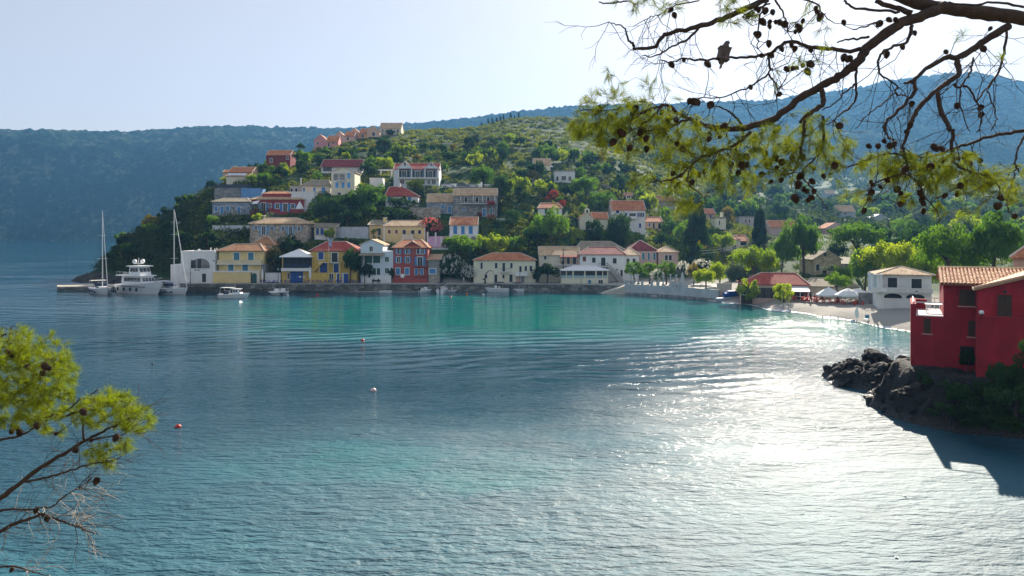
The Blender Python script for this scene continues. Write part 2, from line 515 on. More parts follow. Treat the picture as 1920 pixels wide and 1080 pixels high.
def make_water():
    m, nt, o = newmat('sea_water')
    pos = nd(nt, 'NewGeometry')
    sx = nt.nodes.new('ShaderNodeSeparateXYZ'); nt.links.new(pos, sx.inputs[0])
    X, Y = sx.outputs[0], sx.outputs[1]
    wob = nd(nt, 'TexNoise', Vector=pos, Scale=.03, Detail=4.0, Roughness=.6)
    wf = nd(nt, 'TexNoise', Vector=pos, Scale=.11, Detail=4.0, Roughness=.6)
    def blob(cx, cy, rx, ry, k=1.0):
        dx = nd(nt, 'Math', _operation='MULTIPLY', i0=nd(nt, 'Math', _operation='SUBTRACT', i0=X, i1=cx), i1=1.0 / rx)
        dy = nd(nt, 'Math', _operation='MULTIPLY', i0=nd(nt, 'Math', _operation='SUBTRACT', i0=Y, i1=cy), i1=1.0 / ry)
        r2 = nd(nt, 'Math', _operation='ADD', i0=nd(nt, 'Math', _operation='MULTIPLY', i0=dx, i1=dx), i1=nd(nt, 'Math', _operation='MULTIPLY', i0=dy, i1=dy))
        r2 = nd(nt, 'Math', _operation='MULTIPLY_ADD', i0=wob, i1=1.2, i2=nd(nt, 'Math', _operation='ADD', i0=r2, i1=-.6))
        return nd(nt, 'MapRange', _interpolation_type='SMOOTHSTEP', Value=r2, From__Min=1.15, From__Max=.1, To__Max=k)
    # pale sand on the sea bed; the wide near blob paints in sky reflection
    s = blob(5, 140, 82, 50, .95)
    for a in [(52, 118, 36, 30, 1.0), (-6, 46, 19, 8, .44), (4, 40, 34, 22, .26), (-26, 30, 12, 6, .4), (-20, 165, 40, 20, .45)]:
        s = nd(nt, 'Math', _operation='MAXIMUM', i0=s, i1=blob(*a))
    s2 = nd(nt, 'Math', _operation='MULTIPLY', i0=s, i1=nd(nt, 'MapRange', Value=wf, From__Min=.32, From__Max=.6, To__Min=.35))
    col = ramp(nt, s2, [(0, (.001, .054, .086)), (.22, (.010, .092, .130)), (.55, (.006, .145, .160)), (1, (.001, .175, .150))])
    # ripples: long low swell running into the cove, wind ripples, fine chop; calmer and ruffled patches
    def wave(sc, rot, stretch, det=2.0, dist=0.0):
        mp = nd(nt, 'Mapping', Vector=pos, Rotation=(0, 0, R(rot)), Scale=(sc * stretch, sc, sc))
        return nd(nt, 'TexNoise', Vector=mp, Scale=1.0, Detail=det, Roughness=.55, Distortion=dist)
    w1 = wave(.20, -7, .16, 2.0, .3)
    w2 = wave(.75, 6, .28, 3.0, .4)
    w3 = wave(2.6, -10, .42, 3.0, .3)
    w4 = wave(1.35, 4, .38, 4.0, .5)
    patch = nd(nt, 'MapRange', Value=nd(nt, 'TexNoise', Vector=nd(nt, 'Mapping', Vector=pos, Scale=(.016, .04, 1), Rotation=(0, 0, R(-14))), Scale=1.0, Detail=4.0, Distortion=.6), From__Min=.36, From__Max=.64, To__Min=.35, To__Max=1.15)
    def train(sc, rot, dist):
        mp = nd(nt, 'Mapping', Vector=pos, Rotation=(0, 0, R(rot)))
        return nd(nt, 'TexWave', 1, _wave_type='BANDS', _bands_direction='Y', _wave_profile='SIN', Vector=mp, Scale=sc, Distortion=dist, Detail=3.0, Detail__Scale=.35, Detail__Roughness=.6)
    tr = nd(nt, 'Math', _operation='ADD', i0=train(.06, 12, 11.0), i1=train(.10, -16, 12.0))
    tm = nd(nt, 'MapRange', Value=nd(nt, 'TexNoise', Vector=nd(nt, 'Mapping', Vector=pos, Scale=(.02, .03, 1), Location=(3.1, 1.7, 0)), Scale=1.0, Detail=2.0), From__Min=.42, From__Max=.62, To__Min=.04, To__Max=.32)
    tm = nd(nt, 'Math', _operation='MULTIPLY', i0=tm, i1=nd(nt, 'MapRange', Value=X, From__Min=5.0, From__Max=30.0, To__Min=1.0, To__Max=.22))
    h = nd(nt, 'Math', _operation='MULTIPLY_ADD', i0=w1, i1=.45, i2=nd(nt, 'Math', _operation='MULTIPLY', i0=tr, i1=tm))
    h = nd(nt, 'Math', _operation='MULTIPLY', i0=h, i1=nd(nt, 'MapRange', Value=Y, From__Min=42.0, From__Max=85.0, To__Min=.12, To__Max=1.0))
    h = nd(nt, 'Math', _operation='MULTIPLY_ADD', i0=w2, i1=.05, i2=h)
    hf = nd(nt, 'Math', _operation='MULTIPLY_ADD', i0=w3, i1=.17, i2=nd(nt, 'Math', _operation='MULTIPLY', i0=w4, i1=.24))
    h = nd(nt, 'Math', _operation='MULTIPLY_ADD', i0=patch, i1=nd(nt, 'Math', _operation='MULTIPLY_ADD', i0=w2, i1=.06, i2=hf), i2=h)
    # wind: glassy under the village, ruffled in the open bay
    edge = nd(nt, 'Math', _operation='MULTIPLY_ADD', i0=nd(nt, 'Math', _operation='MAXIMUM', i0=X, i1=0.0), i1=-.5, i2=Y)
    edge = nd(nt, 'Math', _operation='MULTIPLY_ADD', i0=wob, i1=36.0, i2=edge)
    edge = nd(nt, 'Math', _operation='MULTIPLY_ADD', i0=wf, i1=26.0, i2=edge)
    west = nd(nt, 'MapRange', _interpolation_type='SMOOTHSTEP', Value=X, From__Min=-75.0, From__Max=-25.0, To__Min=-60.0, To__Max=0.0)
    edge = nd(nt, 'Math', _operation='ADD', i0=edge, i1=west)
    ruff = nd(nt, 'MapRange', _interpolation_type='SMOOTHSTEP', Value=edge, From__Min=64.0, From__Max=100.0, To__Min=1.0, To__Max=0.0)
    ruff = nd(nt, 'Math', _operation='MULTIPLY', i0=ruff, i1=nd(nt, 'MapRange', _interpolation_type='SMOOTHSTEP', Value=X, From__Min=-45.0, From__Max=0.0, To__Min=.18, To__Max=1.0))
    amp = nd(nt, 'MapRange', _interpolation_type='SMOOTHSTEP', Value=edge, From__Min=82.0, From__Max=150.0, To__Min=1.5, To__Max=.17)
    nor = nd(nt, 'Bump', Strength=1.0, Distance=1.0, Height=nd(nt, 'Math', _operation='MULTIPLY', i0=h, i1=amp))
    calm = nd(nt, 'BsdfPrincipled', Base__Color=col, Roughness=.08, IOR=1.333, Normal=nor)
    open_ = nd(nt, 'BsdfPrincipled', Base__Color=col, Roughness=.70, IOR=1.5, Normal=nor)
    b = nd(nt, 'MixShader', i0=ruff, i1=calm, i2=open_)
    nt.links.new(b, o.inputs[0])
    Yg = np.concatenate([np.arange(-30, 260, 10.0), np.geomspace(260, 2300, 40)])
    Xf = np.linspace(-1, 1, 60)
    half = np.maximum(160, Yg * .9 + 60)
    X2 = Xf[:, None] * half[None, :]
    me = grid_mesh('water', np.zeros(60), Yg, np.zeros_like(X2), m, X=X2)
    tag(put('water', me), kind='structure')

def make_foam():
    # swash along the pebbles
    ln = [(1352, 155.2), (1400, 146.8), (1450, 138.7), (1500, 132.2), (1550, 125.8), (1600, 119.5), (1650, 113.2), (1700, 107.2), (1760, 100.0), (1830, 94)]
    rs = np.random.default_rng(2); P = []
    for i in range(len(ln) - 1):
        for k in range(14):
            t = k / 14; px = ln[i][0] + (ln[i + 1][0] - ln[i][0]) * t; Y = hit(px, 440 + H * F / (ln[i][1] + (ln[i + 1][1] - ln[i][1]) * t) - .2, 90)
            P.append((gx(px, Y), Y))
    P = np.array(P); P[:, 1] = np.convolve(np.pad(P[:, 1], 2, mode='edge'), np.ones(5) / 5, 'valid')
    V = []; Fc = []
    for i, (x, y) in enumerate(P):
        w = .35 + .7 * float(vnoise(i * .35, 3.0, 4)) + rs.uniform(0, .15)
        V += [(a, b, max(.03, terr(960 + a / b * F, b) + .03)) for a, b in ((x - .25, y - .5 - w), (x, y - .1), (x + .2, y + .5))]
    for i in range(len(P) - 1):
        a = i * 3; Fc += [(a, a + 3, a + 4, a + 1), (a + 1, a + 4, a + 5, a + 2)]
    tag(put('foam', npmesh('foam', V, Fc, plain('sea_foam', (.80, .81, .80), .7, .15, 3, .5))), kind='stuff')

def make_haze():
    m, nt, o = newmat('haze')
    v = nd(nt, 'VolumePrincipled', Color=(.20, .52, 1.0, 1), Density=.0001, Anisotropy=.42)
    nt.links.new(v, o.inputs['Volume'])
    b = MB().box(-2250, 2250, -60, 2330, -6, 480).build('haze', m)
    tag(b, kind='stuff')

def make_near_slope():
    # the wooded bank the photographer stands on, below the frame
    Yg = np.arange(-40, 27, 1.5); Xg = np.arange(-45, 46, 1.5)
    X = np.repeat(Xg[:, None], len(Yg), 1)
    Y2 = np.broadcast_to(Yg[None, :], X.shape)
    Z = np.interp(Y2, [-40, -2, 3, 22, 27], [15, 12.8, 11.6, -.6, -4]) + (fbm(X / 4, Y2 / 4, 3, 4) - .5) * 1.3
    Z = np.minimum(Z, H - .52 * np.maximum(Y2, 0) - .8)
    m = plain('bank_soil', (.12, .10, .065), .95, .5, 1.2, .6)
    tag(put('bank', grid_mesh('bank', np.zeros(len(Xg)), Yg, Z, m, X=X)), kind='structure')
# ------------------------------------------------------------------ building kit
WHITE = (.80, .78, .74); CREAM = (.74, .66, .50); YEL = (.74, .54, .24); RED = (.40, .060, .055); PINK = (.72, .36, .34)
M_TRIM = plain('white_trim', (.80, .79, .76), .6, .06)
M_GLASS = plain('window_dark', (.018, .022, .028), .15, .3, 2, 0, 0, .6)
M_WOODD = plain('dark_timber', (.05, .034, .024), .7, .3, 3)
M_IRON = plain('dark_iron', (.02, .021, .024), .5, .2, 3)
M_SHAD = plain('painted_recess_shade', (.28, .27, .26), .9, .2)  # depth of loggias and arches: their shade painted into the colour
M_CONC = plain('concrete', (.42, .40, .36), .92, .22, .7, .4)
BLUE = plain('blue_shutter_paint', (.07, .25, .52), .55, .18, 2)
DBLUE = plain('deep_blue_paint', (.015, .07, .30), .5, .2, 2)
TEAL = plain('faded_teal_paint', (.07, .24, .33), .6, .2, 2)
GREEN = plain('dark_green_paint', (.02, .09, .075), .5, .2, 2)
DARKP = plain('near_black_shutter', (.022, .026, .032), .5, .2, 2)
BROWN = plain('brown_shutter', (.055, .030, .014), .6, .3, 2)
REDB = plain('red_brown_shutter', (.17, .045, .02), .6, .2, 2)
T_OR = tiles('orange_clay_tiles', (.50, .17, .075), (.66, .30, .14))
T_TAN = tiles('tan_clay_tiles', (.52, .34, .19), (.68, .50, .31))
T_RED = tiles('red_clay_tiles', (.36, .055, .04), (.48, .11, .07))
T_MAR = tiles('maroon_clay_tiles', (.22, .035, .04), (.32, .07, .06))
T_GREY = tiles('weathered_tiles', (.30, .25, .17), (.42, .37, .27))
T_BRN = tiles('brown_clay_tiles', (.36, .16, .07), (.48, .26, .13))
S_GREY = stonewall('grey_rubble', (.27, .28, .28), (.40, .39, .36))
S_WARM = stonewall('warm_rubble', (.40, .35, .28), (.56, .50, .41))
M_CAP = plain('mortar', (.66, .58, .48), .9, .2)

_gm = {}
def boxmesh(w, h, t, mat):
    """Shared box, origin at its bottom centre, standing out t towards the viewer (-y)."""
    k = ('b', round(w, 2), round(h, 2), t, mat.name)
    if k not in _gm: _gm[k] = MB().box(-w / 2, w / 2, -t, 0, 0, h).mesh('panel', mat)
    return _gm[k]
def ringmesh(w, h, b, t, mat):
    k = ('r', round(w, 2), round(h, 2), b, t, mat.name)
    if k not in _gm:
        m = MB()
        m.box(-w / 2 - b, -w / 2, -t, 0, -b, h + b); m.box(w / 2, w / 2 + b, -t, 0, -b, h + b)
        m.box(-w / 2, w / 2, -t, 0, h, h + b); m.box(-w / 2, w / 2, -t * 1.3, 0, -b, 0)
        _gm[k] = m.mesh('frame', mat)
    return _gm[k]
def archpts(w, h, n=7):
    r = w / 2; pts = [(-r, 0), (r, 0)]
    hs = max(h - r, h * .35); ry = h - hs
    return pts + [(r * math.cos(PI * i / n), hs + ry * math.sin(PI * i / n)) for i in range(n + 1)]
def archmesh(w, h, t, mat):
    k = ('a', round(w, 2), round(h, 2), t, mat.name)
    if k not in _gm: _gm[k] = MB().prism(archpts(w, h), -t, 0).mesh('arch', mat)
    return _gm[k]
def shuttermesh(w, h, mat):
    """Louvred leaf: a frame and a few slats."""
    k = ('s', round(w, 2), round(h, 2), mat.name)
    if k not in _gm:
        m = MB(); e = min(.07, w * .2)
        m.box(-w / 2, -w / 2 + e, -.06, 0, 0, h); m.box(w / 2 - e, w / 2, -.06, 0, 0, h)
        m.box(-w / 2 + e, w / 2 - e, -.06, 0, 0, e); m.box(-w / 2 + e, w / 2 - e, -.06, 0, h - e, h)
        n = max(3, int(h / .22)); s = (h - 2 * e) / n
        for i in range(n):
            z = e + i * s
            m.add([(-w / 2 + e, -.055, z), (w / 2 - e, -.055, z), (w / 2 - e, -.012, z + s), (-w / 2 + e, -.012, z + s)], [(0, 1, 2, 3)])
        m.box(-w / 2 + e, w / 2 - e, -.01, 0, e, h - e)
        _gm[k] = m.mesh('shutter', mat)
    return _gm[k]

def opening(par, kind, lx, lz, w, h, shut=BLUE, trim=M_TRIM, glass=M_GLASS, y=0.0, fb=None):
    """One window or door on a front wall at local (lx, lz) = centre of its bottom edge."""
    w = round(max(w, .3), 2); h = round(max(h, .4), 2)
    fb = fb if fb is not None else max(.10, min(.2, w * .13))
    nm = 'door' if kind in 'dDA' else 'window'
    if kind in 'aA':
        p = put(nm, archmesh(w, h, .03, glass), par, (lx, y, lz))
        put('surround', archmesh(w + 2 * fb, h + fb, .02, trim), p, (0, 0, 0))
        return p
    if kind == 'c':                      # closed shutters
        p = put(nm, boxmesh(w, h, .02, glass), par, (lx, y, lz))
        for s in (-1, 1): put('shutter', shuttermesh(w / 2 - .01, h, shut), p, (s * w / 4, -.02, 0))
        put('frame', ringmesh(w, h, fb, .10, trim), p)
        return p
    if kind == 'd':                      # panelled door
        p = put(nm, boxmesh(w, h, .05, shut), par, (lx, y, lz))
        put('frame', ringmesh(w, h, fb, .10, trim), p)
        return p
    p = put(nm, boxmesh(w, h, .02, glass), par, (lx, y, lz))
    put('frame', ringmesh(w, h, fb, .10, trim), p)
    if kind in 'wsDS' and w > .7:
        put('glazing_bar', boxmesh(.06, h, .05, trim), p)
    if kind in 'sD':                     # shutters folded back on both sides
        for s in (-1, 1): put('shutter', shuttermesh(max(.3, w * .5), h, shut), p, (s * (w * .75 + fb), -.03, 0))
    if kind == 'S': put('shutter', shuttermesh(max(.3, w * .5), h, shut), p, (w * .75 + fb, -.03, 0))
    return p

def uvroof(me):
    uvl = me.uv_layers.new(name='UVMap')
    Z = Vector((0, 0, 1))
    for p in me.polygons:
        n = p.normal
        u = Z.cross(n)
        u = u.normalized() if u.length > 1e-3 else Vector((1, 0, 0))
        v = n.cross(u)
        for li in p.loop_indices:
            co = me.vertices[me.loops[li].vertex_index].co
            uvl.data[li].uv = (co.dot(u), co.dot(v))

def roof_part(par, kind, w, d, z0, rise, mat, ov=.35, r0=None, r1=None, cap=True, name='roof', x0=0.0, y0=0.0, ends=True):
    """Tiled roof over a w x d plan whose front edge runs along local y = y0; ridge pieces as a sub-part."""
    a, b = w / 2 + ov, d + ov
    t = .16; m = MB(); caps = []
    if kind == 'hip':
        if r0 is None: r0, r1 = (-(w / 2) + d / 2 * .95, (w / 2) - d / 2 * .95)
        if r1 < r0: r0 = r1 = (r0 + r1) / 2
        E = [(-a, -ov), (a, -ov), (a, b), (-a, b)]
        vs = [(x, y, 0) for x, y in E] + [(x, y, -t) for x, y in E] + [(r0, d / 2, rise), (r1, d / 2, rise)]
        fs = [(0, 1, 9, 8), (1, 2, 9), (2, 3, 8, 9), (3, 0, 8), (0, 4, 5, 1), (1, 5, 6, 2), (2, 6, 7, 3), (3, 7, 4, 0), (4, 7, 6, 5)]
        if r1 - r0 < 1e-4:
            vs.pop(); fs[0] = (0, 1, 8); fs[1] = (1, 2, 8); fs[2] = (2, 3, 8)
            caps = [(vs[i], vs[8]) for i in range(4)]
        else:
            caps = [(vs[0], vs[8]), (vs[1], vs[9]), (vs[2], vs[9]), (vs[3], vs[8]), (vs[8], vs[9])]
        m.add(vs, fs)
    elif kind in ('gx', 'gy'):
        L, W = (w, d) if kind == 'gx' else (d, w)
        e = .12
        k = rise / (W / 2)
        # cross profile across the ridge
        pr = [(-W / 2 - ov, -ov * k), (0, rise), (W / 2 + ov, -ov * k), (W / 2 + ov, -ov * k - t), (0, rise - t), (-W / 2 - ov, -ov * k - t)]
        if kind == 'gx':
            vs = [(-L / 2 - e, u + W / 2, z) for u, z in pr] + [(L / 2 + e, u + W / 2, z) for u, z in pr]
        else:
            vs = [(u, -e, z) for u, z in pr] + [(u, L + e, z) for u, z in pr]
        fs = [(i, i + 6, (i + 1) % 6 + 6, (i + 1) % 6) for i in range(6)] + [(5, 4, 1, 0), (4, 3, 2, 1), (6, 7, 10, 11), (7, 8, 9, 10)]
        m.add(vs, fs)
        caps = [(vs[1], vs[7]), (vs[0], vs[1]), (vs[1], vs[2]), (vs[6], vs[7]), (vs[7], vs[8])]
    elif kind == 'shed':                 # high at the back
        vs = [(-a, -ov, -ov * rise / d), (a, -ov, -ov * rise / d), (a, d, rise), (-a, d, rise)]
        vs += [(x, y, z - t) for x, y, z in vs]
        m.add(vs, [(0, 1, 2, 3), (7, 6, 5, 4), (0, 4, 5, 1), (1, 5, 6, 2), (2, 6, 7, 3), (3, 7, 4, 0)])
        caps = [(vs[0], vs[3]), (vs[1], vs[2])]
    me = m.mesh('roof', mat)
    # outward faces
    import bmesh
    bm = bmesh.new(); bm.from_mesh(me); bmesh.ops.recalc_face_normals(bm, faces=bm.faces); bm.to_mesh(me); bm.free()
    uvroof(me)
    o = put(name, me, par, (x0, y0, z0))
    if cap and caps:
        c = MB()
        for p0, p1 in caps: c.tube([p0, p1], .10, 5)
        put('ridge_tiles', c.mesh('ridge_tiles', cap if not isinstance(cap, bool) else M_CAP), o)
    return o

def wall_mesh(w, d, h, mat, gable=None, rise=0, found=3.0):
    m = MB().box(-w / 2, w / 2, 0, d, -found, h)
    if gable == 'gx':
        for s in (-1, 1):
            x0, x1 = (s * w / 2, s * (w / 2 - .25)); x0, x1 = min(x0, x1), max(x0, x1)
            m.add([(x0, 0, h), (x0, d, h), (x0, d / 2, h + rise - .1), (x1, 0, h), (x1, d, h), (x1, d / 2, h + rise - .1)], [(0, 2, 1), (3, 4, 5), (0, 3, 5, 2), (1, 2, 5, 4)])
    elif gable == 'gy':
        m.prism([(-w / 2, h), (w / 2, h), (0, h + rise - .1)], 0, .25)
        m.prism([(-w / 2, h), (w / 2, h), (0, h + rise - .1)], d - .25, d)
    elif gable == 'shed':
        m.add([(-w / 2, 0, h), (w / 2, 0, h), (w / 2, d, h), (-w / 2, d, h), (w / 2, d, h + rise - .1), (-w / 2, d, h + rise - .1)], [(1, 2, 4), (0, 5, 3), (3, 5, 4, 2)])
    return m.mesh('wall', mat)

HOUSES = []     # specs; ground is levelled under them before the terrain is meshed
def house(label, px0, px1, base, eave, wall, roof, depth=8.0, wins=(), shut=BLUE, trim=M_TRIM, Y=None, rz=0.0, name='house', cat='house',
          chim=(), ov=.35, quoins=None, extra=None, group=None, glass=M_GLASS, found=3.0, cap=True, pad=True):
    HOUSES.append(dict(locals()))

def place_house(s):
    pc = (s['px0'] + s['px1']) / 2
    if s['Y'] is None: s['Y'] = hit(pc, s['base'])
    Y = s['Y']; s['w'] = (s['px1'] - s['px0']) / F * Y
    s['z'] = gz(s['base'], Y)
    if s['pad']:
        c, sn = math.cos(s['rz']), math.sin(s['rz'])
        hd = s['depth'] / 2
        PADS.append((gx(pc, Y) - sn * hd, Y + c * hd, s['w'] / 2, hd, s['rz'], s['z']))

class Ctx: pass
def build_house(s):
    Y, w, d = s['Y'], s['w'], s['depth']
    pc = (s['px0'] + s['px1']) / 2
    t = thing(s['name'], s['label'], s['cat'], (gx(pc, Y), Y, s['z']), s['rz'], s['group'])
    c = Ctx(); c.t = t; c.Y = Y; c.w = w; c.d = d; c.s = s; c.k = Y / F
    c.x = lambda px: (px - pc) / F * Y
    c.zz = lambda py, dy=0.0: gz(py, Y + dy) - s['z']
    h = c.h = (s['base'] - s['eave']) / F * Y
    r = s['roof']; kind = r[0]; rise = 0
    if kind in ('hip', 'gx', 'shed', 'gy'):
        dy = {'hip': d / 2, 'gx': d / 2, 'shed': d, 'gy': 0}[kind]
        rise = max(.5, c.zz(r[1], dy) - h)
    c.rise = rise
    gab = kind if kind in ('gx', 'gy', 'shed') else None
    put('wall', wall_mesh(w, d, h, s['wall'], gab, rise, s['found']), t)
    if kind == 'hip':
        rr = (c.x(r[3]) , c.x(r[4])) if len(r) > 4 else (None, None)
        roof_part(t, 'hip', w, d, h, rise, r[2], s['ov'], rr[0], rr[1], s['cap'])
    elif kind in ('gx', 'gy', 'shed'):
        roof_part(t, kind, w, d, h, rise, r[2], s['ov'], cap=s['cap'])
    elif kind == 'flat':
        m = MB(); p = r[1]
        m.box(-w / 2 - .06, w / 2 + .06, -.06, .25, h, h + p); m.box(-w / 2 - .06, w / 2 + .06, d - .25, d + .06, h, h + p)
        m.box(-w / 2 - .06, -w / 2 + .2, .25, d - .25, h, h + p); m.box(w / 2 - .2, w / 2 + .06, .25, d - .25, h, h + p)
        m.build('parapet', r[2], t)
    if s['quoins']:
        q_ = MB()
        for sx in (-1, 1): q_.box(sx * (w / 2) - .22, sx * (w / 2) + .05 if sx > 0 else sx * (w / 2) + .22, -.05, .2, 0, h)
        q_.box(-w / 2, w / 2, -.045, .1, h - .3, h - .02)
        q_.build('corner_trim', s['quoins'], t)
    for o in s['wins']:
        kd, a0, a1, b0, b1 = o[:5]
        opening(t, kd, c.x((a0 + a1) / 2), c.zz(b1), (a1 - a0) * c.k, (b1 - b0) * c.k, o[5] if len(o) > 5 else s['shut'], s['trim'], s['glass'])
    for cx, top, wd in s['chim']:
        zt = c.zz(top, d / 2); ww = wd * c.k
        ch = MB().box(-ww / 2, ww / 2, -ww / 2, ww / 2, h, zt - .12).build('chimney', s['wall'], t, loc=(c.x(cx), d / 2, 0))
        MB().box(-ww / 2 - .08, ww / 2 + .08, -ww / 2 - .08, ww / 2 + .08, zt - .12, zt).build('chimney_cap', M_TRIM, ch)
    if s['extra']: s['extra'](c)
    return t

def rail(par, x0, x1, z0, z1, y, mat=M_IRON, n=None, name='railing', post=.03):
    m = MB(); n = n or max(3, int((x1 - x0) / .35))
    m.box(x0, x1, y - .03, y + .03, z1 - .06, z1); m.box(x0, x1, y - .02, y + .02, z0 + .05, z0 + .09)
    for i in range(n + 1):
        x = x0 + (x1 - x0) * i / n
        m.box(x - post / 2, x + post / 2, y - .015, y + .015, z0, z1 - .06)
    return m.build(name, mat, par)

def balcony(c, px0, px1, py_floor, py_rail, out=1.1, mat=None, slab=None, solid=False, th=.18):
    x0, x1 = c.x(px0), c.x(px1); z = c.zz(py_floor); zr = c.zz(py_rail)
    b = MB().box(x0, x1, -out, 0, z - th, z).build('balcony', slab or M_TRIM, c.t)
    if solid:
        MB().box(x0, x1, -out, -out + .14, z, zr).build('parapet', mat or M_TRIM, b)
    else:
        rail(b, x0, x1, z, zr, -out + .05, mat or M_IRON)
    return b

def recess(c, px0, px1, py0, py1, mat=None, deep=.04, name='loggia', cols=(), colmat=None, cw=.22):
    """A verandah opening as a flat panel between proud columns; dark colours paint its shade."""
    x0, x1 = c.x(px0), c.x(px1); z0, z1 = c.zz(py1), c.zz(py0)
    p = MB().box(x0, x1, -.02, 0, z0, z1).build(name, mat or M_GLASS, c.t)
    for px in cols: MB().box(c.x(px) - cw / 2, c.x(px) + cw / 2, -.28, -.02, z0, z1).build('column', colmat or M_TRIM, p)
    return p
# ------------------------------------------------------------------ the village, traced house by house
W_WHITE = plaster('white_plaster', (.86, .85, .83)); W_BLUE = plaster('bluish_white_plaster', (.74, .80, .86))
W_CREAM = plaster('cream_plaster', (.82, .74, .58)); W_YEL = plaster('yellow_plaster', (.88, .68, .32)); W_OCH = plaster('ochre_plaster', (.72, .50, .13))
W_PALEY = plaster('pale_yellow_plaster', (.86, .80, .60)); W_RED = plaster('brick_red_plaster', (.42, .10, .085)); W_CRIM = plaster('crimson_plaster', (.40, .075, .08))
W_PINK = plaster('pink_plaster', (.74, .34, .33)); W_ROSE = plaster('rose_plaster', (.70, .50, .44)); W_PEACH = plaster('peach_plaster', (.74, .50, .34))
W_ORNG = plaster('orange_plaster', (.70, .36, .16)); W_DRED = plaster('dark_red_plaster', (.24, .05, .05)); W_GREY = plaster('grey_plaster', (.46, .48, .48)); W_LILAC = plaster('lilac_plaster', (.62, .42, .58))
W_SKY = plaster('sky_blue_plaster', (.16, .36, .66))
T_PINK = plain('pink_slab_paint', (.62, .36, .50), .9, .12)

# --- waterfront row
def x_villa(c):
    # arched loggia, vents, step wing on the left
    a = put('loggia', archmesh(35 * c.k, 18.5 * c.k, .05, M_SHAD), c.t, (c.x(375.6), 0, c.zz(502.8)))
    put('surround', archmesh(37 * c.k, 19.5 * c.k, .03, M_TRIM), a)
    MB().box(-17.5 * c.k, -9 * c.k, -.07, -.05, 0, 15 * c.k).build('opening', M_GLASS, a)
    MB().box(-5 * c.k, 2 * c.k, -.07, -.05, 0, 17 * c.k).build('opening', M_GLASS, a)
    rail(a, -17.5 * c.k, 17.5 * c.k, 0, 5 * c.k, -.15)
    for px, py in ((401, 490), (366.5, 507.5), (372.5, 507.5)):
        MB().prism([(-.28, 0), (.28, 0), (0, .42)], -.02, 0).build('vent', M_GLASS, c.t, loc=(c.x(px), 0, c.zz(py)))
    w0, w1 = c.x(319.5), c.x(339.5)
    wing = MB().prism([(w0, -2.5), (w1, -2.5), (w1, c.zz(496)), (w0, c.zz(496))], .1, 6).build('wing', c.s['wall'], c.t)
    MB().prism([(c.x(341), c.zz(496)), (c.x(347), c.zz(502)), (c.x(357), c.zz(510)), (c.x(357), c.zz(511.5)), (c.x(341), c.zz(511.5))], -.35, -.02).build('stair_wall', c.s['wall'], c.t)
    for px, top in ((386.5, 464), (394, 466), (398, 465)):
        MB().tube([(c.x(px), 3, c.h), (c.x(px), 3, c.zz(top, 3))], .13, 6).build('chimney_pot', M_TRIM, c.t)
    MB().lathe([(.02, 0), (.3, .08), (.42, .3)], 10).build('satellite_dish', M_TRIM, c.t, loc=(c.x(368), 2, c.h + .5), rot=(R(70), 0, 0))
house('white waterfront villa with a wide arched loggia and dark door', 339, 403, 532, 474, W_WHITE, ('flat', .5, M_TRIM), 9, [('d', 379, 386.5, 513, 529, DARKP)], Y=190.3, name='villa', extra=x_villa)

def x_yellow(c):
    bx = MB().box(c.x(410), c.x(492), -1.1, 0, c.zz(494.8), c.zz(487.5)).build('balcony', plaster('buff_plaster', (.80, .68, .44)), c.t)
    MB().box(c.x(408), c.x(494), -1.25, .0, c.zz(494.8) - .14, c.zz(494.8)).build('slab', M_TRIM, bx)
    MB().box(c.x(403.5), c.x(476), -1.5, -.01, -2, c.zz(510)).build('terrace_wall', W_YEL, c.t)
    MB().box(c.x(403), c.x(477), -1.62, -.01, c.zz(510), c.zz(507.5)).build('terrace_coping', M_TRIM, c.t)
    g = MB().box(c.x(474), c.x(490), -1.5, -.9, -2, c.zz(506.5)).build('gate_wall', W_CREAM, c.t)
    put('gate', archmesh(8.8 * c.k, 18.5 * c.k, .05, GREEN), g, (c.x(480.7), -1.5, c.zz(530)))
    b = MB().box(c.x(454), c.x(497), 7, 13, c.h - 3, c.zz(459, 7)).build('rear_block', W_CREAM, c.t)
    roof_part(b, 'hip', 47 * c.k, 6, c.zz(459, 7), c.zz(443, 10) - c.zz(459, 7), T_BRN, .4, x0=c.x(476), y0=7, name='rear_roof')
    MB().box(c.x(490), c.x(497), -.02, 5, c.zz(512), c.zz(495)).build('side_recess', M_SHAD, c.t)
house('yellow two-storey house with teal closed shutters and a brown hipped roof', 410, 493, 532, 470, W_YEL, ('hip', 457, T_BRN, 430, 478), 8,
      [('c', 438.6, 449, 474, 487.5, TEAL), ('c', 465.6, 475.6, 474, 487.5, TEAL), ('c', 428, 438, 496, 508.5, TEAL), ('c', 454.6, 465, 496, 508.5, TEAL)], Y=191.5, extra=x_yellow, ov=.6)

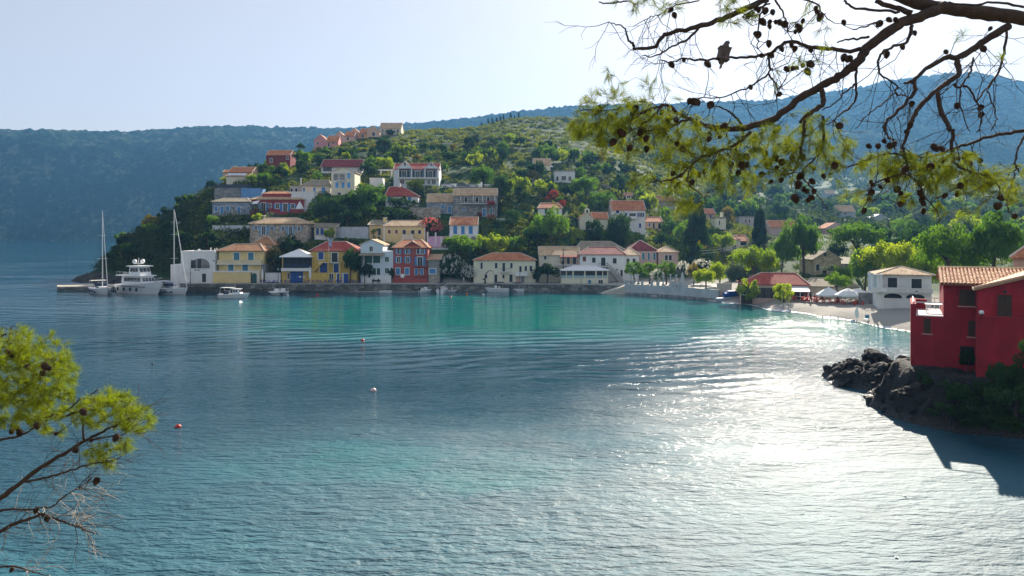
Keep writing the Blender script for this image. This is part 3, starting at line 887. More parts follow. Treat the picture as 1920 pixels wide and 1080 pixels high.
def x_taverna(c):
    roof_part(c.t, 'hip', 58 * c.k, 6.5, c.zz(481), 1.9, plain('white_canvas', (.82, .82, .80), .8, .05), .1, 0, 0, x0=c.x(557), y0=-1.6, name='canopy', cap=M_TRIM)
    MB().box(c.x(530), c.x(586), -1.4, -.02, c.zz(508), c.zz(502.5)).build('deck', M_TRIM, c.t)
    for px in (531, 545, 558, 571, 585.5): MB().box(c.x(px) - .07, c.x(px) + .07, -1.3, -1.16, c.zz(502.5), c.zz(481)).build('post', M_WOODD, c.t)
    rail(c.t, c.x(531), c.x(585), c.zz(502.5), c.zz(496), -1.25, DBLUE)
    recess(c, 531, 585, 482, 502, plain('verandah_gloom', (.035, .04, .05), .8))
    MB().box(c.x(544.5), c.x(568), -.12, -.01, c.zz(531), c.zz(508.5)).build('folding_door', DBLUE, c.t)
    for px in (549, 556, 562.5): MB().box(c.x(px) - .03, c.x(px) + .03, -.16, -.12, c.zz(531), c.zz(509)).build('door_post', BLUE, c.t)
    for px in (563, 570.5): MB().box(c.x(px - 2.2), c.x(px + 2.2), -.18, -.13, c.zz(520.5), c.zz(517.5)).build('signboard', M_TRIM, c.t)
house('taverna with white tented canopy over a dark upper deck and blue folding doors', 528, 587, 532, 482, W_OCH, ('none',), 6, [('w', 539, 543.5, 513, 523)], Y=191.5, name='taverna', cat='taverna', extra=x_taverna)

def x_redhip(c):
    balcony(c, 611, 641, 491.5, 483.5, 1.2, M_IRON, M_TRIM)
    for px in (618, 640, 657): MB().box(c.x(px) - .2, c.x(px) + .2, -1.5, -1.1, 0, c.zz(490.5)).build('pillar', W_OCH, c.t)
    MB().box(c.x(584), c.x(671), -1.3, -.02, -2, c.zz(511)).build('terrace_wall', W_OCH, c.t)
    MB().prism([(c.x(585), c.zz(510)), (c.x(589), c.zz(510)), (c.x(608), c.zz(492)), (c.x(604), c.zz(492))], -1.2, -.2).build('stair', W_OCH, c.t)
    for a0, a1, b0, b1, kd in ((620, 627.5, 512.5, 524, 'w'), (634, 643, 512.5, 531, 'd'), (646.5, 656, 512.5, 531, 'd')):
        opening(c.t, kd, c.x((a0 + a1) / 2), c.zz(b1), (a1 - a0) * c.k, (b1 - b0) * c.k, DBLUE, y=-1.3)
house('ochre two-storey house under a red hipped roof with deep blue doors', 584, 672, 532, 470, W_OCH, ('hip', 452.5, T_RED, 606, 642), 8,
      [('c', 597, 606.5, 472.8, 486.5, DBLUE), ('d', 622, 633, 474, 491, DARKP), ('c', 600, 616, 493, 511, DBLUE), ('d', 626, 635, 495, 511, DBLUE)], Y=191.8, extra=x_redhip, ov=.5)

def x_bluewhite(c):
    lo = MB().box(c.x(717.5), c.x(737), .02, 8, -2, c.zz(471)).build('side_block', c.s['wall'], c.t)
    for a in ((722, 729, 482, 491, 'w'), (722, 729, 502.5, 512.5, 'w')): opening(lo, a[4], c.x((a[0] + a[1]) / 2), c.zz(a[3]), (a[1] - a[0]) * c.k, (a[3] - a[2]) * c.k, glass=GREEN, y=.02)
    roof_part(c.t, 'shed', 44 * c.k, 1.3, c.zz(478), .5, T_GREY, .2, x0=c.x(697.5), y0=-1.3, name='porch_roof', cap=False)
    recess(c, 683, 714, 479, 493, GREEN, cols=(683, 699, 714))
    recess(c, 698, 714, 503, 515, GREEN, cols=(698, 706, 714))
    MB().box(c.x(682), c.x(735), -1.6, -.02, -2, c.zz(515.5)).build('terrace_wall', W_WHITE, c.t)
house('bluish white house with a pedimented front and green glazed porch', 676, 717.5, 532, 458, W_BLUE, ('gy', 449, T_TAN), 9, [('w', 693, 699, 462, 471, GREEN)], Y=191.5, extra=x_bluewhite)

def x_red3(c):
    balcony(c, 777.5, 804, 498.5, 491, 1.2, GREEN, W_RED)
    balcony(c, 777, 801, 518, 514, 1.0, M_IRON, W_RED)
    MB().box(c.x(737), c.x(802), -.7, -.02, -2, c.zz(520.5)).build('plinth', W_RED, c.t)
    MB().box(c.x(737.5), c.x(801.5), -.12, .1, c.h - .4, c.h).build('cornice', W_RED, c.t)
    MB().lathe([(.55, 0), (.55, .1), (.1, .14)], 14).build('satellite_dish', M_TRIM, c.t, loc=(c.x(755.5), -.75, c.zz(517)), rot=(R(80), 0, 0))
    MB().prism([(-2.4, 0), (2.4, 0), (0, 1.5)], 0, 3).build('dormer', W_RED, c.t, loc=(c.x(773), .3, c.h))
    roof_part(c.t, 'gy', 5.0, 3, c.h + .05, 1.6, T_OR, .2, x0=c.x(773), y0=.2, name='dormer_roof')
    b = MB().box(c.x(722), c.x(737), .8, 9, 0, c.zz(472)).build('side_wall', W_ORNG, c.t)
house('tall brick red three-storey house with bright blue shutters and white window frames', 737, 802, 532, 464, W_RED, ('hip', 449, T_OR, 752, 786), 9,
      [('s', 744.7, 749.5, 466.5, 476), ('s', 761, 766.5, 466.5, 476), ('S', 781.5, 786.5, 466.5, 476), ('S', 789.5, 795, 466.5, 476),
       ('s', 744, 750, 481.5, 492.5), ('s', 761.5, 767, 481.5, 492.5), ('s', 783, 792, 482, 498.5),
       ('c', 742.5, 750, 502.5, 515), ('c', 759.5, 767, 502.5, 515), ('c', 778, 783.5, 504, 515), ('c', 788, 793.5, 504, 515)], Y=191.5, chim=[(773, 449, 6)], extra=x_red3, trim=plain('clean_white_paint', (.85, .86, .86), .5, .03))

def x_lowstone(c):
    recess(c, 804, 823, 489, 514, M_SHAD)
    opening(c.t, 'c', c.x(811), c.zz(513), 12 * c.k, 9 * c.k, BLUE)
house('low stone building with a timber verandah and tan lean-to roof beside the red house', 803, 824, 532, 486, S_WARM, ('shed', 476, T_TAN), 6, Y=191.2, extra=x_lowstone)

def x_cream(c):
    balcony(c, 937, 956.5, 509, 503, 1.1, GREEN)
    recess(c, 967, 975, 517, 531, W_PEACH, cols=(967, 975)); recess(c, 976, 984, 517, 531, M_SHAD, cols=(976, 984))
    balcony(c, 966, 989, 516, 510, 1.3, M_TRIM, solid=True)
    MB().box(c.x(888), c.x(905), -.05, -.01, c.zz(505.5), c.zz(504.5)).build('string_course', M_TRIM, c.t)
house('long cream waterfront house with orange hipped roof and small green balcony', 888, 1004, 533, 487.5, W_PALEY, ('hip', 474, T_OR, 922, 976), 9,
      [('d', 901, 905, 492, 504, DARKP), ('d', 928, 932.5, 493, 503, DARKP), ('d', 942, 947, 493, 509, DARKP), ('d', 956.7, 961, 493, 503, DARKP), ('d', 973.7, 978, 499, 510, DARKP),
       ('d', 983.7, 988, 499, 508, DARKP), ('d', 993, 997.7, 498.5, 508, DARKP), ('w', 908.5, 913.5, 514.7, 522), ('d', 927, 932.3, 514.7, 529, DARKP), ('w', 942, 946, 515, 522), ('d', 955, 961, 514.7, 529, DARKP)], Y=191.5, extra=x_cream)

def x_gable(c):
    bl = balcony(c, 1042, 1086, 496, 489, 1.2, M_WOODD)
    recess(c, 1050, 1084, 481, 496, W_PEACH)
    for a0, a1 in ((1053, 1058), (1063, 1068), (1074, 1080)): opening(c.t, 'd', c.x((a0 + a1) / 2), c.zz(495), (a1 - a0) * c.k, 12 * c.k, DARKP, y=-.03)
    roof_part(c.t, 'shed', 36 * c.k, 1.3, c.zz(481), .5, plain('red_awning', (.42, .10, .08), .8), .05, x0=c.x(1068), y0=-1.3, name='awning', cap=False)
house('cream gabled house with a wooden balcony under a red awning', 1011, 1087, 533, 477, W_CREAM, ('gx', 462, T_TAN), 8, [('w', 1020, 1024.5, 480, 486.5, DARKP)], Y=194, extra=x_gable)

def x_glazed(c):
    roof_part(c.t, 'hip', 88 * c.k, 7, c.zz(506.5), 1.0, M_TRIM, .3, x0=c.x(1097), y0=-.3, name='terrace_roof', cap=M_TRIM)
    for a0, a1 in ((1052, 1061), (1063, 1073), (1076, 1095), (1098, 1116), (1119, 1129), (1131, 1138)):
        p = MB().box(c.x(a0), c.x(a1), -.03, 0, c.zz(521.5), c.zz(507)).build('window', M_GLASS, c.t)
        MB().box(c.x(a0), c.x(a1), -.08, -.03, c.zz(521.5), c.zz(516.5)).build('sill_panel', plain('pale_glass_panel', (.36, .50, .52), .3), p)
    opening(c.t, 'c', c.x(1105.5), c.zz(534.5), 6 * c.k, 9.5 * c.k, TEAL)
    opening(c.t, 'w', c.x(1126), c.zz(532), 8 * c.k, 7 * c.k, DARKP)
house('glazed restaurant terrace with flat white roof on a pale yellow base', 1052, 1140, 536, 507, W_PALEY, ('none',), 6, Y=188.3, name='restaurant_terrace', cat='restaurant', extra=x_glazed)

def x_longwhite(c):
    balcony(c, 1120, 1137, 498.5, 493, 1.3, M_IRON)
    MB().prism([(c.x(1135), c.zz(497)), (c.x(1139), c.zz(497)), (c.x(1167), c.zz(524)), (c.x(1167), c.zz(530)), (c.x(1160), c.zz(530))], -1.3, -.1).build('stair', M_CONC, c.t)
    m = MB(); m.tube([(c.x(1136), -1.25, c.zz(492)), (c.x(1166), -1.25, c.zz(519))], .05, 5)
    for i in range(6):
        px = 1138 + i * 5; m.tube([(c.x(px), -1.25, c.zz(498 + i * 4.8)), (c.x(px), -1.25, c.zz(493 + i * 4.5))], .035, 5)
    m.build('stair_rail', M_IRON, c.t)
    opening(c.t, 'w', c.x(1157), c.zz(507), 2.5 * c.k, 3 * c.k)
    opening(c.t, 'd', c.x(1165.5), c.zz(517), 4 * c.k, 11 * c.k, DARKP)
house('long white two-storey house with dark red roof and outside stair', 1087, 1172, 527, 477, W_WHITE, ('hip', 462.5, T_MAR, 1108, 1159), 9,  # maroon stands for the shaded slope of this roof
      [('c', 1092.5, 1099, 481, 490, REDB), ('c', 1110, 1116.7, 483, 492.5, DARKP), ('d', 1127, 1135, 483, 499, DARKP), ('c', 1149, 1156, 484, 494, DARKP)], Y=193, extra=x_longwhite)
house('right end of the long white house with sunlit slope painted as tan roof', 1172, 1198, 530, 478, W_WHITE, ('hip', 463, T_TAN), 9, [('d', 1175, 1180, 485, 499, DARKP), ('c', 1186, 1191.5, 485, 493, DARKP)], Y=193.6, name='house')  # same roof as its neighbour; tan paints the slope that catches the sun
house('large house with weathered tan hipped roof behind the long white house', 1079, 1178, 500, 472, W_CREAM, ('hip', 452.5, T_GREY, 1092, 1150), 10, [('w', 1120, 1126, 474, 482)], Y=205)
house('rose house with blue tall windows and maroon pyramid roof', 1180, 1231, 502, 469, W_ROSE, ('hip', 450, T_MAR), 9, [('d', 1204, 1208.5, 474, 487, TEAL), ('d', 1214.5, 1218.5, 474, 487, TEAL), ('d', 1224.5, 1229, 474, 487, TEAL)], Y=205)
house('small rose house with pale hipped roof beside the big dark conifer', 1235, 1271, 502, 472.5, W_ROSE, ('hip', 461.5, T_TAN), 7, [('d', 1246.5, 1252, 478.5, 488, DARKP), ('d', 1254, 1259.5, 478.5, 488, DARKP)], Y=204)

# --- slope behind the quay, left part
def x_cottage(c):
    MB().box(c.x(469), c.x(576), -.45, -.01, -3, c.zz(443)).build('retaining_wall', S_WARM, c.t)
house('stone cottage with pale hipped roof and light blue shutters above the yellow house', 469, 576, 456, 419, S_WARM, ('hip', 408, T_TAN, 495, 548), 8,
      [('s', 477, 482, 423.5, 431), ('s', 491, 498, 424, 440), ('s', 507, 512, 424, 432), ('s', 528, 533, 424.5, 432.5), ('s', 542, 548, 424.5, 440.5), ('s', 558, 563, 425, 433)],
      shut=plain('light_blue_shutter', (.17, .38, .62), .6, .15), chim=[(486, 403.5, 4)], extra=x_cottage, ov=.5)

def x_redupper(c):
    MB().box(c.x(455), c.x(577.5), -3.2, -.02, -4, c.zz(397.5)).build('terrace_wall', W_CRIM, c.t)
    MB().box(c.x(452.5), c.x(455), -3.3, -.02, -4, c.zz(396)).build('corner_trim', W_CREAM, c.t)
    b = MB().box(c.x(488), c.x(543), 2, 7, c.h, c.zz(362.5, 2)).build('upper_block', W_CRIM, c.t)
    roof_part(b, 'hip', 55 * c.k, 5, c.zz(363, 2), .9, T_OR, .3, x0=c.x(515.5), y0=2, name='upper_roof')
house('crimson house with bright blue shutters on a red terrace wall', 469, 568, 398, 373.5, W_CRIM, ('hip', 365, T_TAN, 492, 545), 9,
      [('s', 477, 484, 381, 390), ('s', 490, 498, 380.5, 397), ('w', 504.5, 509, 381.5, 389.5), ('s', 517, 523.5, 381.5, 391), ('s', 531, 539, 381.5, 397.5), ('s', 546, 552, 382, 391)], extra=x_redupper, ov=.5, trim=plain('clean_white_paint', (.85, .86, .86)))
def x_greystone(c):
    MB().prism([(c.x(400), -4), (c.x(454), -4), (c.x(454), c.zz(396)), (c.x(440), c.zz(399)), (c.x(398), c.zz(403))], -3.0, -2.3).build('retaining_wall', S_GREY, c.t)
house('grey blue stone house with low tan roof and white framed blue doors', 398, 468, 403, 378, stonewall('blue_grey_rubble', (.30, .36, .44), (.44, .48, .52)), ('hip', 371, T_GREY, 412, 455), 8,
      [('c', 402.7, 408, 387, 396), ('d', 413.5, 419.5, 387, 401.5, BLUE), ('c', 424, 429.7, 387, 396), ('w', 436.3, 440, 387, 394), ('d', 445, 451, 388, 401.5, BLUE)], extra=x_greystone, ov=.4)
house('roofless grey stone block with dark flat top above the stone house', 402, 461, 372, 352, S_GREY, ('flat', 1.1, plain('slate', (.06, .07, .09), .9)), 8, name='house')
house('deep blue walled house partly hidden behind the crimson roof', 452, 487, 376, 354, W_SKY, ('flat', .2, W_SKY), 6, pad=True)
def x_solar(c):
    roof_part(c.t, 'shed', 42 * c.k, 3.5, c.zz(331), 1.3, T_BRN, .2, x0=c.x(452), y0=-3.5, name='porch_roof')
    MB().box(c.x(431), c.x(473), -3.4, -.02, -2, c.zz(331)).build('porch_wall', W_CREAM, c.t)
    for i in range(4):
        p = MB().box(-.95, .95, -.04, .04, 0, 1.7).build('solar_panel', plain('solar_glass', (.55, .62, .70), .12, .05), c.t, loc=(c.x(438 + i * 8), -3.6, c.zz(331) + .15), rot=(R(-62), 0, 0))
house('house with four solar panels on its lower roof at the headland top', 429, 473, 343, 321.5, W_PEACH, ('gx', 313, T_OR), 7, extra=x_solar)
house('small peach annex at the left end of the house with solar panels', 418, 429, 341, 322, W_PEACH, ('gx', 318, T_OR), 5)
house('dark red house with tan roof standing alone near the ridge', 499, 544, 312, 290, W_DRED, ('gx', 281.5, T_OR), 8, [('w', 506.5, 511, 297, 304.5), ('w', 537, 541, 293, 299)], chim=[(529.5, 281, 1.6)])
RG = 'stepped terrace of gabled houses along the ridge'
house('lowest pink gabled house of the stepped ridge terrace', 589, 612, 280, 262, W_PINK, ('gy', 252, T_OR), 9, [('w', 594, 597.5, 266, 271)], group=RG)
house('second pink house of the ridge terrace with side-on roof', 612, 634, 277, 265, W_PINK, ('gx', 254.5, T_OR), 8, [('w', 623, 626.5, 258.5 + 8, 262 + 8), ('d', 615, 618, 268, 275, DARKP)], group=RG)
house('pale gabled house in the middle of the ridge terrace', 626, 646, 268, 256, W_ROSE, ('gy', 246, T_OR), 9, [('w', 634, 637, 257, 262)], group=RG)
house('rose house with red tiled roof set between two gables of the ridge terrace', 646, 664, 265, 254.5, W_ROSE, ('gx', 246.5, T_OR), 8, [('d', 650, 654, 257, 263, DARKP)], group=RG)
house('orange gabled house of the ridge terrace', 655, 674, 262, 249, W_PEACH, ('gy', 240, T_OR), 9, [('w', 663, 666, 251, 256)], group=RG)
house('red roofed orange house of the ridge terrace', 674, 688, 259, 249, W_ORNG, ('gx', 241, T_OR), 8, [('d', 678, 682, 252, 258, DARKP)], group=RG)
house('tan house with small balcony near the top of the ridge terrace', 688, 712, 257, 245, W_PEACH, ('gy', 235.5, T_TAN), 9, [('d', 698, 703, 248, 255, DARKP)], group=RG)
house('topmost stone coloured house of the ridge terrace', 712, 752, 254, 240, W_CREAM, ('gx', 230.5, T_TAN), 9, [('w', 716, 719, 243, 247), ('w', 744, 748, 243, 250)], group=RG)

def x_maroon(c):
    recess(c, 606, 622, 311, 321, M_GLASS)
house('white house with long maroon roof behind the pedimented house', 602, 678, 325, 311, W_WHITE, ('gx', 299, T_MAR), 9, extra=x_maroon, ov=.6)
def x_pediment(c):
    recess(c, 625, 647.5, 326, 338, M_SHAD, cols=(625, 636, 647.5))
    balcony(c, 633, 648, 338.5, 333.5, .9, M_TRIM)
    MB().box(c.x(621) - .1, c.x(665) + .1, -.15, -.01, c.h - .3, c.h).build('cornice', M_TRIM, c.t)
    MB().box(c.x(621), c.x(665), -.1, -.01, c.zz(340.8), c.zz(339.5)).build('string_course', M_TRIM, c.t)
house('pale yellow three-storey house with curved pediment and bright blue shutters', 621, 665, 366, 322, W_PALEY, ('gy', 313.5, T_TAN), 9,
      [('c', 651.5, 656.7, 324.5, 334), ('c', 629, 634.5, 342, 352), ('c', 640.5, 646, 342, 352), ('c', 651.5, 656.7, 342, 352), ('d', 633, 639, 361, 366, DARKP)], shut=plain('bright_blue_shutter', (.12, .40, .78), .5), extra=x_pediment)
house('small house with brown hipped roof and pale blue doors', 566, 619, 364, 348, W_CREAM, ('hip', 337.5, T_GREY, 580, 612), 7, [('d', 568, 572, 352, 362, BLUE), ('d', 587.5, 591.5, 351, 362, BLUE), ('d', 603, 610, 351, 363, BLUE)], ov=.5)
house('small grey stone outbuilding with satellite dish and dark doors', 544, 566, 363, 350, W_GREY, ('flat', .3, M_CONC), 5, [('d', 545, 549, 353, 361, DARKP), ('d', 553.5, 558, 353, 361, DARKP)], chim=[(560, 334, 2.2)])
house('tall plain white building below the small brown roofed house', 546, 589, 392, 361, W_WHITE, ('flat', .3, M_TRIM), 4, pad=True)

def x_twin(c):
    z = c.zz(316)
    for p0, p1, apex in ((746, 774.5, 303), (795, 824, 306.5)):
        rise = c.zz(apex) - z; wdt = (p1 - p0) * c.k
        g = MB().prism([(-wdt / 2, -.1), (wdt / 2, -.1), (0, rise)], -1.3, -.9).build('gable', W_BLUE, c.t, loc=(c.x((p0 + p1) / 2), 0, z))
        roof_part(g, 'gy', wdt, 5, 0, rise, T_RED, .12, y0=-1.3, cap=M_TRIM)
        opening(g, 'w', 0, .8, .75, 1.3, y=-1.3)
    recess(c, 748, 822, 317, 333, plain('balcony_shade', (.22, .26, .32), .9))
    for px in (748, 772.5, 797.5, 822): MB().box(c.x(px) - .2, c.x(px) + .2, -1.3, -.9, c.zz(334), z).build('column', M_TRIM, c.t)
    for a0, a1 in ((754, 762), (779, 787), (803, 811)): opening(c.t, 'D', c.x((a0 + a1) / 2), c.zz(333), (a1 - a0) * c.k, 12 * c.k, DARKP, y=-.03)
    MB().box(c.x(746), c.x(824), -1.4, -.02, c.zz(335.3), c.zz(333.2)).build('balcony', M_TRIM, c.t)
    rail(c.t, c.x(748), c.x(822), c.zz(333.2), c.zz(327), -1.25, TEAL)
    for a0, a1 in ((750, 758), (780, 796), (802, 806), (810, 817)): opening(c.t, 'w', c.x((a0 + a1) / 2), c.zz(345), (a1 - a0) * c.k, 7.5 * c.k)
house('white house with twin gables, red roof and long shaded balcony', 738, 823, 352, 316, W_BLUE, ('gx', 306, T_RED), 9, extra=x_twin)
house('white cube building with pergola posts left of the twin-gabled house', 693, 717, 350, 335, W_WHITE, ('flat', .3, M_TRIM), 5)
house('low white house with red hipped roof below the twin-gabled house', 723, 784, 388, 367.5, W_WHITE, ('hip', 350, T_RED, 726, 752), 8, [('c', 765, 771, 369, 377.5), ('c', 727, 732, 368, 377, TEAL)], chim=[(745.5, 343.5, 4)])
house('grey stone house with pale gable wall and tan roof', 800, 866, 401, 377.5, stonewall('blue_grey_rubble', (.3, .36, .44), (.44, .48, .52)), ('gx', 363, T_TAN), 8, [('c', 827.5, 832.5, 384, 391), ('d', 840, 846, 387, 399, BLUE), ('c', 852, 857, 386, 392)])
def x_verandah(c):
    recess(c, 864, 930, 365.5, 379, M_SHAD, cols=(864, 887.5, 905, 928)); balcony(c, 862, 931, 381.5, 376, 1.2, M_IRON)
    for a0, a1 in ((871, 876), (892, 897), (913, 918)): opening(c.t, 'd', c.x((a0 + a1) / 2), c.zz(379), (a1 - a0) * c.k, 9.5 * c.k, DARKP, y=-.03)
house('two-storey stone house with columned verandah and red bougainvillea', 850, 932, 407, 365, S_GREY, ('gx', 353, T_TAN), 8, [('d', 905, 911, 391, 405, BLUE), ('d', 919, 923, 391, 405, TEAL), ('c', 868, 872, 388, 395)], extra=x_verandah, ov=.4)

def x_ochre(c):
    MB().box(c.x(754), c.x(776), -1.4, -.02, -2, c.zz(439.5)).build('landing', W_CREAM, c.t)
    rail(c.t, c.x(754), c.x(776), c.zz(439.5), c.zz(434.5), -1.3, M_IRON)
house('long yellow house with white corners and pale hipped roof', 720, 797, 456, 423.5, W_YEL, ('hip', 413, T_TAN, 731, 786), 8,
      [('c', 727.5, 732.5, 431, 437.8, REDB), ('c', 741, 745.8, 431, 437.8, REDB), ('d', 755, 761, 431, 439, DARKP), ('c', 771, 777.3, 431.5, 438.7, DARKP), ('c', 784, 789.5, 431.5, 438.7, DARKP)], quoins=M_TRIM, extra=x_ochre)
house('yellow annex with square chimney at the end of the long yellow house', 692, 719, 448, 421, W_YEL, ('shed', 412, T_GREY), 7, [('d', 709, 714, 428, 441, DARKP)], chim=[(718, 407.5, 6)])
def x_orange(c):
    MB().box(c.x(843), c.x(899), -2.2, -.02, -4, c.zz(440)).build('terrace', W_WHITE, c.t)
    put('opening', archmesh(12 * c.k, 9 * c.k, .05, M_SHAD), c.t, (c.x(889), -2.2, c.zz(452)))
house('white house with orange roof and three tall blue shuttered doors', 843, 895, 456, 420, W_WHITE, ('gx', 406.5, T_OR), 9, [('c', 849.7, 857.3, 423, 439), ('c', 864.7, 871.3, 424, 439), ('c', 878.7, 886.5, 424, 439)], extra=x_orange, quoins=None)
def x_lilac(c):
    roof_part(c.t, 'shed', 36 * c.k, 4, c.zz(462), c.zz(443, 4) - c.zz(462), T_PINK, .1, x0=c.x(820), name='pink_slab', cap=False)
    for px, pt in ((801.5, 435), (816.5, 436), (827, 443), (838.5, 451)): MB().box(c.x(px) - .2, c.x(px) + .2, .3, .7, 0, c.zz(pt)).build('post', M_TRIM, c.t)
house('low white terrace with sloping pink floor and square white posts', 802, 838, 468, 463, W_WHITE, ('none',), 5, extra=x_lilac, Y=206, name='terrace', cat='terrace')
house('small dark roofed white hut behind the pale gate wall', 589, 629, 444, 425, W_CREAM, ('shed', 418, T_GREY), 5, [('d', 593, 598, 428, 440, DBLUE), ('d', 601, 607, 428, 440, DBLUE)])
house('ruined white washed wall house with bare top', 630, 692, 446, 428, plaster('patchy_whitewash', (.66, .72, .78), .4), ('flat', .3, M_CONC), 4, [('k', 652, 658, 434, 440)])

# --- slope and valley, right part
house('white villa with flat terraces high among the trees', 1040, 1078, 342, 322, W_WHITE, ('flat', .5, M_CONC), 7, [('d', 1043, 1047, 331, 339, DARKP), ('w', 1053, 1061, 330, 338), ('w', 1066, 1071, 331, 339)], name='villa')
house('tiled upper wing of the white villa among the trees', 1000, 1032, 320, 308, W_CREAM, ('gx', 297, T_TAN), 7, name='house')
house('white house with orange roof under the round red bush', 1009, 1054, 404, 390, W_WHITE, ('hip', 380, T_OR, 1015, 1046), 7, [('c', 1021.5, 1026.5, 391.5, 400, GREEN), ('c', 1032, 1037, 391.5, 400, GREEN), ('c', 1043, 1047, 391.5, 401, GREEN)])
def x_chapel(c):
    b = MB().prism([(-.75, 0), (.75, 0), (.75, 1.5), (0, 2.1), (-.75, 1.5)], 0, .5).build('belfry', W_PALEY, c.t, loc=(c.x(1101), .1, c.h + c.rise - .5))
    put('bell_opening', archmesh(.55, 1.0, .03, M_GLASS), b, (0, 0, .4))
    MB().cbox((0, .25, 2.45), (.06, .06, .7)).cbox((0, .25, 2.55), (.35, .06, .06)).build('cross', M_TRIM, b)
    n = MB().box(c.x(1113), c.x(1141), 1, 6, -3, c.zz(409)).build('nave', W_PALEY, c.t)
    roof_part(c.t, 'gx', 30 * c.k, 5, c.zz(409), c.zz(398, 4) - c.zz(409), T_OR, .25, x0=c.x(1126), y0=1, name='nave_roof')
house('cream chapel with bell gable and arched dark door', 1087, 1113, 431, 408, W_PALEY, ('gy', 399, T_OR), 7, [('A', 1098, 1103, 415.5, 431)], name='chapel', cat='chapel', extra=x_chapel)
def x_tallwhite(c):
    roof_part(c.t, 'gx', 2.4, 2.2, c.zz(366), .8, T_OR, .15, x0=c.x(1178.5), y0=-.2, name='dormer')
    opening(c.t, 'w', c.x(1178.5), c.zz(372), 7 * c.k, 6 * c.k, y=-.25)
    recess(c, 1180, 1192, 400, 409, M_GLASS); balcony(c, 1176, 1194, 409.5, 405.5, .9, M_TRIM, solid=True)
house('tall white house with orange roof above the dark round tree', 1147, 1210, 433, 392, W_WHITE, ('gx', 376, T_OR), 8,
      [('c', 1155, 1161, 384 + 10, 390 + 10, DBLUE), ('d', 1172, 1176, 399, 405, DBLUE), ('s', 1198.5, 1204, 399, 406.5, DBLUE), ('c', 1198, 1202, 419, 427, DBLUE)], chim=[(1150, 372.5, 3)], extra=x_tallwhite)
house('small peach house with orange roof beside the tall white house', 1210, 1242, 432, 415, W_PEACH, ('gx', 406.5, T_OR), 7, [('c', 1216, 1219, 418, 424, DBLUE), ('d', 1224, 1227.5, 418, 429, DARKP), ('A', 1234, 1240, 418, 429)])
house('stone ruin gable half hidden under the pine sprays', 1222, 1266, 388, 376, S_WARM, ('gx', 367.5, T_BRN), 7)
house('pale house with red tiled roof showing left of the old tower', 1322, 1341, 412, 400, W_ROSE, ('gx', 391, T_OR), 7, [('w', 1331, 1334, 403, 408)])
house('square cream stone tower remnant with broken top', 1341, 1361, 430, 410, W_PALEY, ('flat', .6, S_WARM), 6, [('d', 1348, 1350, 414, 422, DARKP)], name='tower', cat='tower', chim=[(1357.5, 398, 5)])
house('pale grey roofless house with square openings in the valley', 1386, 1414, 424, 408, W_GREY, ('flat', .5, S_GREY), 7, [('k', 1397, 1400, 411, 418), ('k', 1403.5, 1407, 411, 418)])
house('yellowish house with orange roof and covered terrace above the lime tree', 1361, 1387, 474, 449, W_CREAM, ('hip', 438, T_OR), 8, [('w', 1374, 1380, 459, 467)])
house('terrace wing with tan roof joined to the yellowish house', 1387, 1403, 462, 451, W_ROSE, ('gx', 440, T_OR), 8, [('k', 1388, 1400, 453, 460)])
house('large pale pink gabled house in the valley behind the tall pines', 1444, 1498, 441, 425, W_ROSE, ('gx', 413, T_OR), 9, [('w', 1478, 1482, 427, 433)])
house('rose gabled house with steep red roof among valley trees', 1549, 1586, 440, 427, W_ROSE, ('gy', 417, T_OR), 9, [('w', 1564, 1568, 429, 435)])
house('pale blue grey house with shallow roof farther up the valley', 1572, 1604, 407, 396, W_GREY, ('gx', 385, T_TAN), 9, [('w', 1583, 1587, 398, 403)])
house('white roofed house far up the valley behind the round trees', 1636, 1664, 416, 408, W_GREY, ('gy', 401, M_TRIM), 9)
house('tiny pale house at the foot of the mountain', 1548, 1566, 372, 363, W_GREY, ('gx', 356, T_TAN), 9, [('w', 1558, 1561, 365, 370)])
def x_school(c):
    b = MB().box(c.x(1577), c.x(1612), .5, 7, -2, c.zz(494)).build('side_wing', S_WARM, c.t)
    roof_part(b, 'shed', 36 * c.k, 6, c.zz(494), c.zz(482, 6) - c.zz(494), T_GREY, .3, x0=c.x(1594.5), y0=.5, name='wing_roof')
    put('roundel', archmesh(.8, .8, .03, M_GLASS), c.t, (c.x(1547), 0, c.zz(480)))
house('yellow stone school with curved gable and three arched openings', 1526, 1577, 514, 485, stonewall('yellow_rubble', (.52, .44, .28), (.66, .57, .38), 2.2), ('gy', 469.5, T_GREY), 9,
      [('a', 1530, 1536.5, 495, 507), ('A', 1541.5, 1550, 500.5, 513), ('a', 1556, 1562, 495, 507)], name='school', cat='school', extra=x_school)
def x_rest(c):
    MB().box(c.x(1392), c.x(1412), -.6, -.02, -1, c.zz(538)).build('dark_bay', M_WOODD, c.t)
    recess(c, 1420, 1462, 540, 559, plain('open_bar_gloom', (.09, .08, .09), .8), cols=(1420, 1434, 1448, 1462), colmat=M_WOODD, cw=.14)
    roof_part(c.t, 'shed', 32 * c.k, 3.2, c.zz(543), .8, M_TRIM, .05, x0=c.x(1494), y0=-3.2, name='awning', cap=False)
    for px in (1480, 1494, 1508): MB().box(c.x(px) - .06, c.x(px) + .06, -3.1, -3, -.6, c.zz(543)).build('post', M_TRIM, c.t)
    recess(c, 1486, 1510, 545, 560, M_GLASS)
    for a0, a1 in ((1396, 1406),): opening(c.t, 'w', c.x((a0 + a1) / 2), c.zz(553), (a1 - a0) * c.k, 9 * c.k, y=-.6)
house('long low beach restaurant with red tiled roof and open dark front', 1392, 1512, 561, 533, W_ROSE, ('hip', 511, T_RED, 1432, 1495), 10, name='restaurant', cat='restaurant', extra=x_rest, Y=151.8, rz=R(-14))
